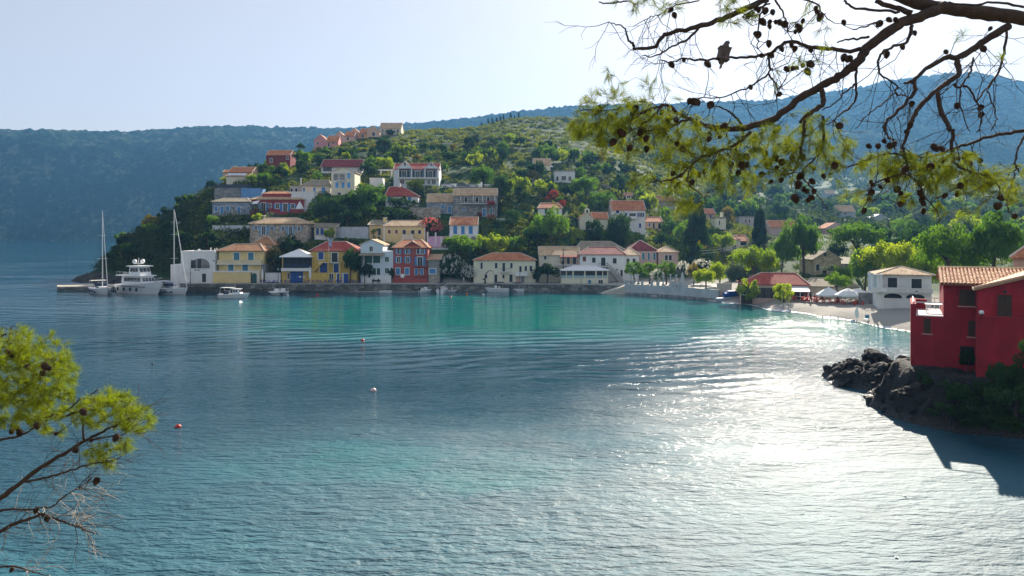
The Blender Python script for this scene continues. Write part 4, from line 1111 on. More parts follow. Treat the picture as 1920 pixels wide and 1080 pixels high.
house('low cream cafe building with tan roof behind the white parasols', 1512, 1606, 562, 537, W_CREAM, ('hip', 521, T_GREY, 1530, 1588), 9,
      [('w', 1516, 1524, 548, 558, DARKP), ('w', 1534, 1542, 551, 557), ('d', 1570, 1577, 549, 561, DARKP), ('w', 1588, 1596, 550, 556)], name='cafe', cat='cafe', Y=152, rz=R(-14))

def x_beachhouse(c):
    k = c.k
    zb0, zb1 = c.zz(548.5), c.zz(541)
    for a0, a1, b0, b1 in ((1667.5, 1683.5, 521, 539.5), (1707.5, 1724.5, 522.5, 540)): opening(c.t, 'c', c.x((a0 + a1) / 2), c.zz(b1), (a1 - a0) * k, (b1 - b0) * k, DARKP, fb=.22)
    m = MB().box(c.x(1638), c.x(1741), -1.2, -.02, zb0, c.zz(547)).build('balcony', W_WHITE, c.t)
    MB().box(c.x(1638), c.x(1741), -1.25, -.95, c.zz(541), c.zz(539.5)).build('handrail', M_TRIM, m)
    prof = [(.05, 0), (.11, .12), (.13, .3), (.07, .5), (.10, .62)]
    bal = MB().lathe(prof, 8).mesh('baluster', M_TRIM, True)
    hgt = c.zz(541) - c.zz(547)
    for a0, a1 in ((1665, 1696), (1702, 1738)):
        n = int((a1 - a0) / 2.1)
        for i in range(n): put('baluster', bal, m, (c.x(a0 + (a1 - a0) * (i + .5) / n), -1.1, c.zz(547)), (1, 1, hgt / .62))
    for a0, a1 in ((1638, 1665), (1696, 1702), (1738, 1741)): MB().box(c.x(a0), c.x(a1), -1.22, -.98, c.zz(547), c.zz(541)).build('balcony_wall', W_WHITE, m)
    for a0, a1 in ((1661.5, 1691.5), (1699, 1729.5)):
        w = (a1 - a0) * k
        p = put('window', archmesh(w, 8.5 * k, .03, M_GLASS), c.t, (c.x((a0 + a1) / 2), 0, c.zz(559.5)))
    # open side loggia on the left
    MB().box(c.x(1638), c.x(1641), -1.2, -.8, zb1, c.h).build('column', W_WHITE, c.t)
    MB().box(c.x(1638), c.x(1654), -1.2, -.8, c.zz(516.5), c.h).build('lintel', W_WHITE, c.t)
    MB().box(c.x(1652), c.x(1657), -1.2, -.02, zb0, c.h).build('pier', W_WHITE, c.t)
    MB().box(c.x(1638), c.x(1652), 3, 3.3, zb0, c.h).build('loggia_wall', W_BLUE, c.t)
    MB().box(c.x(1638), c.x(1652), -.8, 3, zb0 - .2, zb0).build('loggia_floor', W_WHITE, c.t)
house('white beach house with balustraded balcony, hipped tan roof and two low arches', 1652, 1741, 578, 514.5, W_WHITE, ('hip', 499, T_TAN, 1695, 1697), 7.5, extra=x_beachhouse, ov=.55, Y=126.6, rz=R(-19))
house('orange plastered house cut by the picture edge above the red roof', 1906, 1966, 520, 483, W_PEACH, ('hip', 452, T_OR), 6, Y=84, rz=R(-34))
# ------------------------------------------------------------------ shore works
def make_shore():
    st = stonewall('quay_stone', (.16, .16, .145), (.30, .29, .26), 1.1)
    ln = [(338, 187), (420, 186.6), (600, 186.2), (900, 186), (1060, 185.2), (1128, 183.2), (1172, 181.5)]
    pts = [(gx(p, y), y) for p, y in ln] + [(gx(1176, 196), 196), (gx(338, 196), 196)]
    tag(MB().slab(pts, -3, 1.9).build('quay', st), kind='structure')
    # coping stones along the edge, each a block of its own
    cop = MB().box(0, 1, -.12, .75, 0, .16)
    for i in range(len(ln) - 1):
        a = Vector((gx(*ln[i]), ln[i][1], 1.9)); b = Vector((gx(*ln[i + 1]), ln[i + 1][1], 1.9))
        L = (b - a).length; n = max(1, int(L / 1.6))
        for k in range(n):
            o = put('coping_stone', _gm.setdefault('cop%d' % (k % 3), MB().box(0, 1, -.12, .75, 0, .16 + .02 * (k % 3)).mesh('coping_stone', M_CONC)), bpy.data.objects['quay'],
                    a + (b - a) * (k / n), (L / n - .03, 1, 1), (0, 0, math.atan2(b.y - a.y, b.x - a.x)))
    pv = plain('paving', (.40, .38, .34), .9, .2, .6)
    pts = [(gx(p, y + 1), y + .8) for p, y in ln] + [(gx(1176, 195), 195), (gx(338, 195), 195)]
    tag(MB().slab(pts, 1.9, 1.985).build('pavement', pv), kind='structure')
    pr = [(gx(107, 188), 188), (gx(170, 189), 189), (gx(345, 190), 190), (gx(345, 197), 197), (gx(150, 198), 198), (gx(107, 194), 194)]
    p = tag(MB().slab(pr, -3, 1.0).build('pier', st), kind='structure')
    MB().slab([(x, y) for x, y in pr], 1.0, 1.22).build('pier_deck', plain('pier_concrete', (.52, .46, .36), .9, .2), p)
    # slipway and the white sea wall of the memorial garden
    a0, a1 = Vector((gx(1127, 181.5), 181.5, .1)), Vector((gx(1172, 181), 181, 2.3))
    m = MB()
    m.add([(a0.x, 179.8, .05), (a1.x, 178.6, 2.2), (a1.x, 184, 2.2), (a0.x, 184, .05), (a0.x, 179.8, -2), (a1.x, 178.6, -2), (a1.x, 184, -2), (a0.x, 184, -2)],
          [(0, 1, 2, 3), (7, 6, 5, 4), (0, 4, 5, 1), (1, 5, 6, 2), (2, 6, 7, 3), (3, 7, 4, 0)])
    tag(m.build('slipway', plain('slip_concrete', (.56, .52, .43), .9, .15)), kind='structure')
    wl = [(1172, 178.6), (1215, 174.5), (1262, 169.8), (1300, 165.5), (1347, 160)]
    t = thing('sea_wall', 'white washed sea wall of the memorial garden with low posts and dark rails', 'wall', (gx(1260, 170), 170, 0))
    O = Vector((gx(1260, 170), 170, 0))
    wm = plaster('stained_whitewash', (.58, .60, .61), .25)
    pl = [(gx(a, b) - O.x, b - O.y) for a, b in wl]
    bk = [(x * .98 + .6, y + .7) for x, y in pl][::-1]
    MB().slab(pl + bk, -2, 2.45).build('wall', wm, t)
    MB().slab([(x, y - .35) for x, y in pl] + bk, -2, .55).build('footing', S_GREY, t)
    tag(MB().slab([(x + O.x, y + O.y + .5) for x, y in pl] + [(gx(1362, 180), 180), (gx(1176, 192), 192)], 1.2, 2.3).build('garden_paving', pv), kind='structure')
    for i, px in enumerate((1174, 1187, 1204, 1222, 1234, 1262)):
        Y = np.interp(px, [w[0] for w in wl], [w[1] for w in wl]) + .35
        MB().box(-.28, .28, -.28, .28, 2.45, 3.25).box(-.34, .34, -.34, .34, 3.25, 3.4).build('post', wm, t, loc=(gx(px, Y) - O.x, Y - O.y, 0))
    for a, b in ((1174, 1187), (1187, 1204), (1204, 1222), (1222, 1234)):
        Ya, Yb = [np.interp(p, [w[0] for w in wl], [w[1] for w in wl]) + .35 for p in (a, b)]
        m = MB()
        for z in (2.75, 3.1): m.tube([(gx(a, Ya) - O.x, Ya - O.y, z), (gx(b, Yb) - O.x, Yb - O.y, z)], .05, 5)
        m.build('rail', M_IRON, t)
    for px, top, lab in ((1183, 514, 'white garden pillar at the left end of the memorial sea wall'), (1197, 514, 'white pillar under the left clipped tree of the memorial garden'), (1243.5, 512, 'white pillar beside the white flowering shrub on the sea wall'),
                    (1257, 514, 'white pillar with ball finial between flowering shrub and obelisk'), (1268, 514.5, 'slim white pillar just left of the tall obelisk')):
        Y = np.interp(px, [w[0] for w in wl], [w[1] for w in wl]) + 2.2
        h = gz(top, Y) - 2.3
        p = thing('garden_pillar', lab, 'pillar', (gx(px, Y), Y, 2.3), group='white pillars of the memorial garden')
        MB().box(-.3, .3, -.3, .3, 0, .5).lathe([(.24, .5), (.16, .8), (.14, h - .6), (.22, h - .4)], 8).build('shaft', wm, p)
        MB().lathe([(.05, h - .4), (.26, h - .25), (.26, h - .12), (.05, h)], 8).build('finial', wm, p)
    Y = 169.2
    p = thing('memorial_obelisk', 'tall white memorial obelisk on a stepped base at the sea wall', 'monument', (gx(1279.5, Y), Y, 2.3))
    MB().box(-1.1, 1.1, -1, 1, -.2, .7).box(-.75, .75, -.7, .7, .7, 1.3).build('base', wm, p)
    hh = gz(509, Y) - 2.3
    MB().add([(-.42, -.42, 1.3), (.42, -.42, 1.3), (.42, .42, 1.3), (-.42, .42, 1.3), (-.18, -.18, hh - .5), (.18, -.18, hh - .5), (.18, .18, hh - .5), (-.18, .18, hh - .5), (0, 0, hh)],
             [(0, 1, 5, 4), (1, 2, 6, 5), (2, 3, 7, 6), (3, 0, 4, 7), (4, 5, 8), (5, 6, 8), (6, 7, 8), (7, 4, 8)]).build('shaft', wm, p)
    # garden wall bits, terraces and white walls up the slope
    def wallthing(px0, px1, top, base, lab, mat, th=.4, Y=None, name='wall', cat='wall'):
        Y = Y or hit((px0 + px1) / 2, base)
        z0 = gz(base, Y)
        t = thing(name, lab, cat, (gx((px0 + px1) / 2, Y), Y, z0))
        w = (px1 - px0) / F * Y
        MB().box(-w / 2, w / 2, 0, th, -3, gz(top, Y) - z0 - .1).build('wall', mat, t)
        MB().box(-w / 2 - .05, w / 2 + .05, -.06, th + .06, gz(top, Y) - z0 - .1, gz(top, Y) - z0).build('coping', M_CONC, t)
        return t
    wallthing(398, 468, 422, 436, 'pale blue painted garden wall below the grey stone house', W_BLUE)
    wallthing(318, 337, 415, 424, 'short white wall end among the headland shrubs', W_WHITE)
    wallthing(385, 469, 436.5, 452, 'grey blue retaining wall under the pale garden wall', S_GREY, Y=hit(430, 437) - .6)
    wallthing(497, 526, 511, 532, 'white gate wall with cream lintel between yellow house and taverna', W_WHITE, Y=191.5)
    wallthing(768, 826, 389, 412, 'long rough stone retaining wall above the bougainvillea', S_WARM)
    wallthing(931, 972, 409, 414, 'low white wall trailing right from the verandah house', W_WHITE)
    wallthing(590, 626, 441, 452, 'white garden wall below the dark roofed hut', W_WHITE)
    wallthing(640, 690, 425, 446, 'patchy whitewashed ruin wall left of the yellow annex', plaster('patchy_whitewash', (.62, .68, .74), .5), Y=hit(665, 446) - 1)
    wallthing(1345, 1372, 531, 543, 'sunlit low wall behind the garden trees at the beach end', W_CREAM, Y=163)
    wallthing(1612, 1652, 549, 558, 'grey garden wall left of the white beach house', S_GREY, Y=136)
    wallthing(1120, 1146, 346, 352, 'dusty roadside wall below the hillside villa', S_WARM)
    wallthing(1245, 1275, 424, 432, 'pale zigzag path wall behind the dark conifer', M_CONC)
    # car park terrace on the slope
    Y = hit(880, 353); Yc = Y
    z = gz(350.5, Y)
    tag(MB().box(gx(833, Y), gx(938, Y), Y, Y + 8, z - 4, z).build('car_park', S_GREY), kind='structure')
    PADS.append(((gx(833, Y) + gx(938, Y)) / 2, Y + 4, 10, 4, 0, z - .1))
    t = thing('parapet_wall', 'white parapet wall behind the cars parked on the slope', 'wall', (gx(868, Y), Y + 6.5, z))
    MB().box(-5.8, 5.8, 0, .3, 0, 1.6).build('wall', W_WHITE, t); MB().box(5.8, 6.3, -.2, .4, 0, 2.1).build('post', W_WHITE, t)
    for px, c, lab, dx in ((842, (.72, .72, .73), 'white estate car at the left end of the hillside car park', 0), (868, (.10, .11, .13), 'dark grey car parked between two pale cars on the slope', 0),
                           (886.5, (.62, .64, .66), 'silver hatchback beside the white gate post on the slope', 0), (917, (.80, .80, .79), 'white boxy off-road car parked apart on the slope', 1)):
        car((gx(px, Y + 3), Y + 2.2, z), c, lab, suv=dx)
    car((gx(1001, 300), hit(1001, 349), gz(349, hit(1001, 349)) + .1), (.5, .52, .55), 'pale car half hidden by bushes above the red bush', suv=0)

M_TYRE = plain('tyre_rubber', (.015, .015, .016), .8)
def car(loc, col, lab, suv=0, rz=0):
    t = thing('parked_car', lab, 'car', loc, rz, 'cars parked on the slope')
    pm = plain('car_paint_%d' % int(col[0] * 100), col, .28, .04, 1, 0, 0, .6)
    if suv: lo = [(-2.1, .4), (2.1, .4), (2.15, 1.0), (1.1, 1.15), (.75, 1.75), (-2.0, 1.78), (-2.12, 1.0)]; win = [(.95, 1.12), (.68, 1.66), (-1.85, 1.68), (-1.95, 1.12)]
    else: lo = [(-2.1, .35), (2.15, .35), (2.2, .75), (1.2, .95), (.5, 1.42), (-1.3, 1.45), (-2.0, .98), (-2.15, .8)]; win = [(1.0, .96), (.42, 1.34), (-1.2, 1.36), (-1.75, .96)]
    MB().prism(lo, -.85, .85).build('body', pm, t)
    for s in (-1, 1): MB().prism(win, s * .86 - .012, s * .86 + .012).build('window', M_GLASS, t)
    for x in (-1.3, 1.35):
        for s in (-1, 1):
            w = MB().lathe([(.33, -.1), (.36, -.06), (.36, .06), (.33, .1)], 12).build('wheel', M_TYRE, t, loc=(x, s * .8, .36), rot=(R(90), 0, 0))
            MB().lathe([(.2, -.115), (.2, .115)], 8).build('rim', M_TRIM, w)
    for s in (-1, 1): MB().cbox((2.16, s * .6, .72), (.08, .3, .14)).build('headlight', M_TRIM, t)

# ------------------------------------------------------------------ red house and rocky point near the camera
def make_point():
    poly = np.array([(31.6, 75.5), (30.6, 71.5), (32.8, 68.0), (31.3, 65.0), (29.9, 61.6), (29.7, 57.8), (32.4, 53.6), (38, 50.8), (50, 45), (70, 40), (95, 60), (95, 95), (60, 98), (44, 80), (36, 77)], float)
    xs = np.arange(27, 80, .36); ys = np.arange(42, 96, .36)
    X, Y = np.meshgrid(xs, ys, indexing='ij')
    d2 = np.full(X.shape, 1e9); inside = np.zeros(X.shape, bool)
    n = len(poly)
    for i in range(n):
        a, b = poly[i], poly[(i + 1) % n]
        ab = b - a; t = np.clip(((X - a[0]) * ab[0] + (Y - a[1]) * ab[1]) / (ab @ ab), 0, 1)
        d2 = np.minimum(d2, (X - a[0] - t * ab[0]) ** 2 + (Y - a[1] - t * ab[1]) ** 2)
        c = ((a[1] > Y) != (b[1] > Y)) & (X < (b[0] - a[0]) * (Y - a[1]) / (b[1] - a[1] + 1e-9) + a[0])
        inside ^= c
    d = np.sqrt(d2) * np.where(inside, 1, -1)
    t = np.clip((70.5 - Y) / 6, 0, 1); t = t * t * (3 - 2 * t)
    t = np.maximum(t, np.clip((X - 40) / 10, 0, 1))
    top = .9 + 2.7 * t + np.clip((X - 42) / 20, 0, 1) * 2
    rg = 1 - 2 * np.abs(fbm(X / 3.2, Y / 3.2, 4, 51) - .5)
    rough = (rg ** 3 - .4) * 1.9 + (np.abs(fbm(X / 1.1, Y / 1.1, 3, 52) - .5) - .12) * -2.6
    Z = np.minimum(np.where(d > 0, d * np.where(Y < 64, 1.75, 1.15), d * .8) - .35, top) + rough * np.clip((d + .6) / 1.2, 0, 1)
    hl = (X - 35.0) * math.cos(R(28)) - (Y - 60.0) * math.sin(R(28)); hw = (X - 35.0) * math.sin(R(28)) + (Y - 60.0) * math.cos(R(28))
    hs = (hl > -3.2) & (hw > -.6) & (hw < 9)
    Z = np.minimum(Z, top + np.where(Y < 67, .08, .5) + .12 * np.sin(X * 5) * np.sin(Y * 4))
    Z = np.where(hs & (d > 1), np.minimum(Z, 3.7), Z)
    V = np.stack([X, Y, Z], -1).reshape(-1, 3)
    idx = np.arange(X.size).reshape(X.shape)
    Q = np.stack([idx[:-1, :-1], idx[1:, :-1], idx[1:, 1:], idx[:-1, 1:]], -1).reshape(-1, 4)
    Q = Q[Z.reshape(-1)[Q].max(1) > -1.2]
    u, inv = np.unique(Q, return_inverse=True)
    m, nt, o = newmat('wet_rock')
    pos = nd(nt, 'NewGeometry')
    n1 = nd(nt, 'TexNoise', Vector=pos, Scale=.9, Detail=8.0, Roughness=.7)
    n2 = nd(nt, 'TexNoise', Vector=pos, Scale=4.0, Detail=5.0)
    sx = nt.nodes.new('ShaderNodeSeparateXYZ'); nt.links.new(pos, sx.inputs[0])
    col = ramp(nt, n1, [(.40, (.005, .005, .0045)), (.60, (.015, .0145, .013)), (.80, (.10, .090, .066))])
    wet = nd(nt, 'MapRange', Value=nd(nt, 'Math', _operation='MULTIPLY_ADD', i0=n1, i1=.8, i2=sx.outputs[2]), From__Min=.5, From__Max=1.3)
    col = nd(nt, 'MixRGB', i0=wet, i1=(.010, .010, .010, 1), i2=col)
    rgh = nd(nt, 'MapRange', Value=wet, To__Min=.25, To__Max=.9)
    b = nd(nt, 'BsdfPrincipled', Base__Color=col, Roughness=rgh, Normal=nd(nt, 'Bump', Strength=1.0, Distance=.3, Height=n2))
    nt.links.new(b, o.inputs[0])
    tag(put('rocky_point', npmesh('rocky_point', V[u], inv.reshape(Q.shape), m)), kind='structure')
    def zat(x, y): return float(Z[min(max(int((x - 27) / .36), 0), len(xs) - 1), min(max(int((y - 42) / .36), 0), len(ys) - 1)])
    import bmesh
    rocks = []
    for v in range(5):
        bm = bmesh.new(); bmesh.ops.create_icosphere(bm, subdivisions=3, radius=1)
        for vt in bm.verts:
            c = vt.co
            k = 1 + .55 * (fbm(c.x * 1.3 + v * 9 + 5, c.y * 1.3 + c.z * .9, 3, 60 + v) - .5) * 2 + .25 * (float(vnoise(c.x * 4 + 9, c.y * 4 + c.z * 4 + 9, 70 + v)) - .5)
            vt.co = Vector((round(c.x * 2.6) / 2.6 * .45 + c.x * .55, round(c.y * 2.6) / 2.6 * .45 + c.y * .55, c.z * .8)) * float(k)
        me = bpy.data.meshes.new('boulder'); bm.to_mesh(me); bm.free(); me.materials.append(m); rocks.append(me)
    spots = [(1640, 672, 76, 1.5, 'tall block shaped boulder standing highest on the rocky point'), (1612, 690, 74.5, 1.1, 'rounded dark rock left of the tall block boulder'), (1560, 702, 74.3, .7, 'low wet rock at the tip of the point'),
             (1680, 676, 73, 1.3, 'broad rock between the tall boulder and the red wall'), (1575, 722, 70.8, .8, 'small rock awash at the lower edge of the point'), (1660, 702, 70, 1.5, 'large dark slab rock in the middle of the point'),
             (1620, 716, 71, 1.0, 'flat dark rock near the bright water edge'), (1690, 715, 67.5, 1.3, 'brown boulder under the corner of the red wall'), (1728, 722, 60.5, 1.1, 'rounded upright boulder in front of the dark bank'),
             (1722, 745, 58.2, 1.3, 'lower boulder of the dark bank dropping into the water'), (1755, 738, 57.8, .8, 'pale brown rock beside the upright boulder'), (1785, 752, 56.8, 1.2, 'shaded boulder in the middle of the dark bank'),
             (1850, 775, 55, 1.3, 'shaded boulder low on the dark bank below the shrubs'), (1584, 684, 77, .5, 'tiny rock breaking the surface off the point'), (1702, 690, 66, 1.0, 'rock wedged against the foot of the red wall')]
    for i, (px, py, Y, s, lab) in enumerate(spots):
        x = gx(px, Y); z = zat(x, Y)
        o = put('boulder', rocks[i % 5], None, (x, Y, min(z + .15 * s, gz(py, Y))), (s * random.uniform(.9, 1.2), s, s * random.uniform(.75, 1)), (random.uniform(-.3, .3), random.uniform(-.3, .3), random.uniform(0, 6)))
        tag(o, lab, 'rock', 'boulders of the rocky point')
    rs = np.random.default_rng(4); ROCKV = []; ROCKF = []
    bm = bmesh.new(); bmesh.ops.create_icosphere(bm, subdivisions=1, radius=1)
    iv = np.array([v.co[:] for v in bm.verts]); fi = np.array([[v.index for v in f.verts] for f in bm.faces]); bm.free()
    for _ in range(420):
        px, py = rs.uniform(1548, 1720), 0; y = rs.uniform(64, 77) if rs.random() < .75 else rs.uniform(56, 64)
        x = gx(px, y) if y > 64 else rs.uniform(29.6, 36); z = zat(x, y)
        if z < -.25 or z > 2.6: continue
        s = rs.uniform(.14, .55) * rs.uniform(.5, 1.2)
        b = len(ROCKV) * len(iv)
        v = iv * (1 + rs.normal(0, .22, (len(iv), 1))) * s * rs.uniform(.6, 1.4, 3) + np.array([x, y, z + .1 * s])
        ROCKV.append(v); ROCKF.append(fi + b)
    tag(put('loose_rocks', npmesh('loose_rocks', np.concatenate(ROCKV), np.concatenate(ROCKF), m)), kind='stuff')
    # ---- the red house: its long front is turned towards the photographer's side of the cove
    Y0 = 60.0; TH = R(-28); cs, sn = math.cos(TH), math.sin(TH)
    W = plaster('deep_red_plaster', (.50, .036, .052), .5)
    P0 = (gx(1769, Y0), Y0); z0 = gz(683, Y0)
    t = thing('red_house', 'deep red house with brown shutters and tan pantiles above the rocks', 'house', (P0[0], P0[1], z0), TH)
    def x(px, o=0.0):
        bx, by = P0[0] - o * sn, P0[1] + o * cs; u = (px - 960) / F
        return (u * by - bx) / (cs - u * sn)
    def yy(px, o=0.0): return P0[1] + o * cs + x(px, o) * sn
    def zz(py, px, o=0.0): return gz(py, yy(px, o)) - z0
    he = zz(530, 1769); dd = 8.0; xr = 13.0; x0m = 0.0
    MB().box(0, xr, 0, dd, -2.5, he).build('wall', W, t)
    rise = zz(504.5, 1778, dd / 2) - he
    g = MB().prism([(0, 0), (dd, 0), (dd / 2, rise - .15)], 0, .3).build('gable_wall', W, t, loc=(.3, 0, he), rot=(0, 0, R(90)))
    def tile_roof(par, x0, x1, y0, z0, y1, z1, name='roof'):
        """Rows of barrel tiles from the eave (y0, z0) up to the ridge (y1, z1)."""
        sl = math.hypot(y1 - y0, z1 - z0); nr = int(sl / .40); nc = int((x1 - x0) / .26)
        uy, uz = (y1 - y0) / sl, (z1 - z0) / sl; ny, nz = -uz, uy
        base = MB().add([(x0, y0, z0 - .06), (x1, y0, z0 - .06), (x1, y1, z1 - .06), (x0, y1, z1 - .06), (x0, y0, z0 - .2), (x1, y0, z0 - .2), (x1, y1, z1 - .2), (x0, y1, z1 - .2)],
                        [(0, 1, 2, 3), (7, 6, 5, 4), (0, 4, 5, 1), (3, 2, 6, 7), (0, 3, 7, 4), (1, 5, 6, 2)]).build(name, plain('roof_bed', (.20, .075, .045), .9), par)
        VS = []; FS = []
        A = np.linspace(0, PI, 5)
        rs = np.random.default_rng(5)
        for r in range(nr):
            for c in range(nc):
                cx = x0 + (c + .5) * (x1 - x0) / nc + rs.normal(0, .006); b = len(VS)
                for e, (s, lift, rad) in enumerate(((r * sl / nr - .03, .045 + rs.normal(0, .006), .115), ((r + 1) * sl / nr + .03, .0, .095))):
                    for a in A:
                        h = lift + rad * .8 * math.sin(a) - .03
                        VS.append((cx + rad * math.cos(a), y0 + uy * s + ny * h, z0 + uz * s + nz * h))
                FS += [(b + i, b + i + 1, b + i + 6, b + i + 5) for i in range(4)]
                FS.append((b, b + 4, b + 3)); FS[-1] = (b + 0, b + 1, b + 2, b + 3, b + 4)
        tm, nt, o = newmat('tan_barrel_tile') if 'tan_barrel_tile' not in _mc else (None, None, None)
        if tm:
            _mc['tan_barrel_tile'] = tm
            ps = nd(nt, 'NewGeometry')
            rnd = ps.node.outputs['Random Per Island']
            n1 = nd(nt, 'TexNoise', Vector=ps, Scale=3.0, Detail=5.0)
            f = nd(nt, 'Math', _operation='MULTIPLY_ADD', i0=rnd, i1=.5, i2=nd(nt, 'Math', _operation='MULTIPLY', i0=n1, i1=.6))
            cl = ramp(nt, f, [(.2, (.44, .16, .075)), (.5, (.68, .34, .165)), (.85, (.80, .52, .31))])
            nt.links.new(nd(nt, 'BsdfPrincipled', Base__Color=cl, Roughness=.8), o.inputs[0])
        mm = MB(); mm.v = VS; mm.f = FS
        tag(mm.build('roof_tiles', _mc['tan_barrel_tile'], base), kind='stuff')
        return base
    ov = .45; sl_ = rise / (dd / 2)
    r = tile_roof(t, -.25, xr, -ov, he - ov * sl_ + .12, dd / 2, he + rise + .12)
    MB().add([(-.25, dd / 2, he + rise), (xr, dd / 2, he + rise), (xr, dd + ov, he - ov * sl_), (-.25, dd + ov, he - ov * sl_)], [(0, 1, 2, 3)]).build('rear_slope', T_OR, t)
    rc = MB()
    for i in range(int((xr + .25) / .42)): rc.tube([(-.25 + i * .42, dd / 2, he + rise + .13), (-.25 + i * .42 + .44, dd / 2, he + rise + .15)], [.13, .11], 8)
    tag(rc.build('ridge_tiles', T_TAN, r), kind='stuff')
    # projecting gabled wing on the right
    o1 = -2.2; wx0 = x(1834, o1); ze = zz(543, 1834, o1); wx1 = wx0 + 9.0; apx = (wx0 + wx1) / 2
    sl2 = (zz(523.5, 1919, o1) - ze) / (x(1919, o1) - wx0); zp = ze + sl2 * (apx - wx0)
    MB().prism([(wx0, -3), (wx1, -3), (wx1, ze), (apx, zp), (wx0, ze)], o1, -.01).build('wing_wall', W, t)
    for s in (1, -1):
        a = (wx0 - .3, ze - .3 * sl2) if s > 0 else (wx1 + .3, ze - .3 * sl2)
        MB().prism([(a[0], a[1] + .02), (apx, zp + .02), (apx, zp + .2), (a[0], a[1] + .2)], o1 - .3, dd / 2).build('wing_roof', T_TAN, t)
        vt = MB(); n = 12
        for i in range(n):
            p, q_ = i / n, (i + 1.1) / n
            vt.tube([(a[0] + (apx - a[0]) * p, o1 - .3, a[1] + .2 + (zp - a[1]) * p), (a[0] + (apx - a[0]) * q_, o1 - .3, a[1] + .23 + (zp - a[1]) * q_)], [.12, .10], 7)
        tag(vt.build('verge_tiles', plain('verge_clay', (.62, .36, .24), .8), t), kind='stuff')
    # lower terrace storey in front of the wing
    o2 = -3.6; lx0 = x(1832, o2); zl = zz(595, 1836, o2)
    MB().box(lx0, lx0 + 12, o2, o1 - .01, -4, zl).build('terrace_wall', W, t)
    MB().box(lx0 - .05, lx0 + 12, o2 - .06, o2 + .3, zl - .02, zl + .1).build('coping', W, t)
    l = MB().box(-.12, .12, -.12, .12, 0, .1).build('lamp', M_IRON, t, loc=(lx0 + .3, o2 + .25, zl + .1))
    MB().lathe([(.05, .1), (.15, .16), (.18, .26), (.14, .37), (.04, .42)], 10).build('globe', M_TRIM, l)
    def win(px0, px1, py0, py1, o, fb=.09):
        pm = (px0 + px1) / 2; k = yy(pm, o) / F
        opening(t, 'c', x(pm, o), zz(py1, pm, o), (x(px1, o) - x(px0, o)), (py1 - py0) * k, BROWN, W, y=o, fb=fb)
        MB().box(x(px0, o) - .12, x(px1, o) + .12, o - .16, o - .01, zz(py1, pm, o) - .12, zz(py1, pm, o) - .03).build('sill', plain('worn_sill', (.55, .30, .26), .8), t)
    win(1869.6, 1897, 552.5, 596, o1); win(1798, 1828, 543.5, 573, 0); win(1815, 1828.5, 601, 630.5, 0)
    xl, zL = x(1884, o1), zz(543, 1884, o1)
    MB().tube([(xl, o1, zL - .1), (xl, o1 - .25, zL)], .04, 6).lathe([(.05, 0), (.13, .05), (.1, .2)], 8, (xl, o1 - .25, zL - .25)).build('wall_lamp', M_IRON, t)
    MB().box(x(1800), x(1826), -.06, -.01, zz(684, 1810), zz(649, 1810)).build('cellar_opening', M_GLASS, t)
    # terrace block on the left with a white floor
    tx0, tx1 = x(1707.5), -.01; td = 6.5; zf = zz(591, 1738)
    tb = MB().box(tx0, tx1, 0, td, -2.5, zf - .08).build('terrace_block', W, t)
    MB().box(tx0 + .4, tx1, -.02, td, zf - .08, zf).build('terrace_floor', plain('polished_white_floor', (.86, .86, .86), .22, .03), tb)
    MB().box(tx0, tx0 + .4, 0, td, zf - .08, zz(569.5, 1710)).build('side_parapet', W, tb)
    MB().box(tx0 + .4, tx0 + 1.3, td - .5, td, zf, zz(560, 1724, td)).build('corner_pier', W, tb)
    rl = MB()
    for z in (zf + .5, zf + .95): rl.tube([(tx0 + 1.3, td - .15, z), (tx1 - .05, td - .15, z)], .05, 6)
    for i in range(4): rl.tube([(tx0 + 1.5 + i * .4, td - .15, zf), (tx0 + 1.5 + i * .4, td - .15, zf + .95)], .035, 6)
    zt_ = zz(569, 1710) + .12
    rl.tube([(tx0 + .2, .15, zt_), (tx0 + .2, td - .2, zt_)], .05, 6)
    rl.tube([(tx0 + .25, .1, zt_), (tx1, .1, zt_)], .045, 6)
    rl.build('white_rail', M_TRIM, tb)
    win(1731.5, 1745.4, 596.5, 624.5, 0)
    lx, ly = x(1752, 2.5), 2.5
    tb2 = thing('terrace_table', 'white table on the sunlit terrace of the red house', 'table', (P0[0] + lx * cs - ly * sn, P0[1] + lx * sn + ly * cs, z0 + zf), TH)
    MB().box(-.7, .7, -.4, .4, .70, .75).build('table_top', M_TRIM, tb2)
    for sx in (-1, 1):
        for sy in (-1, 1): MB().box(sx * .6 - .03, sx * .6 + .03, sy * .32 - .03, sy * .32 + .03, 0, .70).build('leg', M_TRIM, tb2)
    return zat
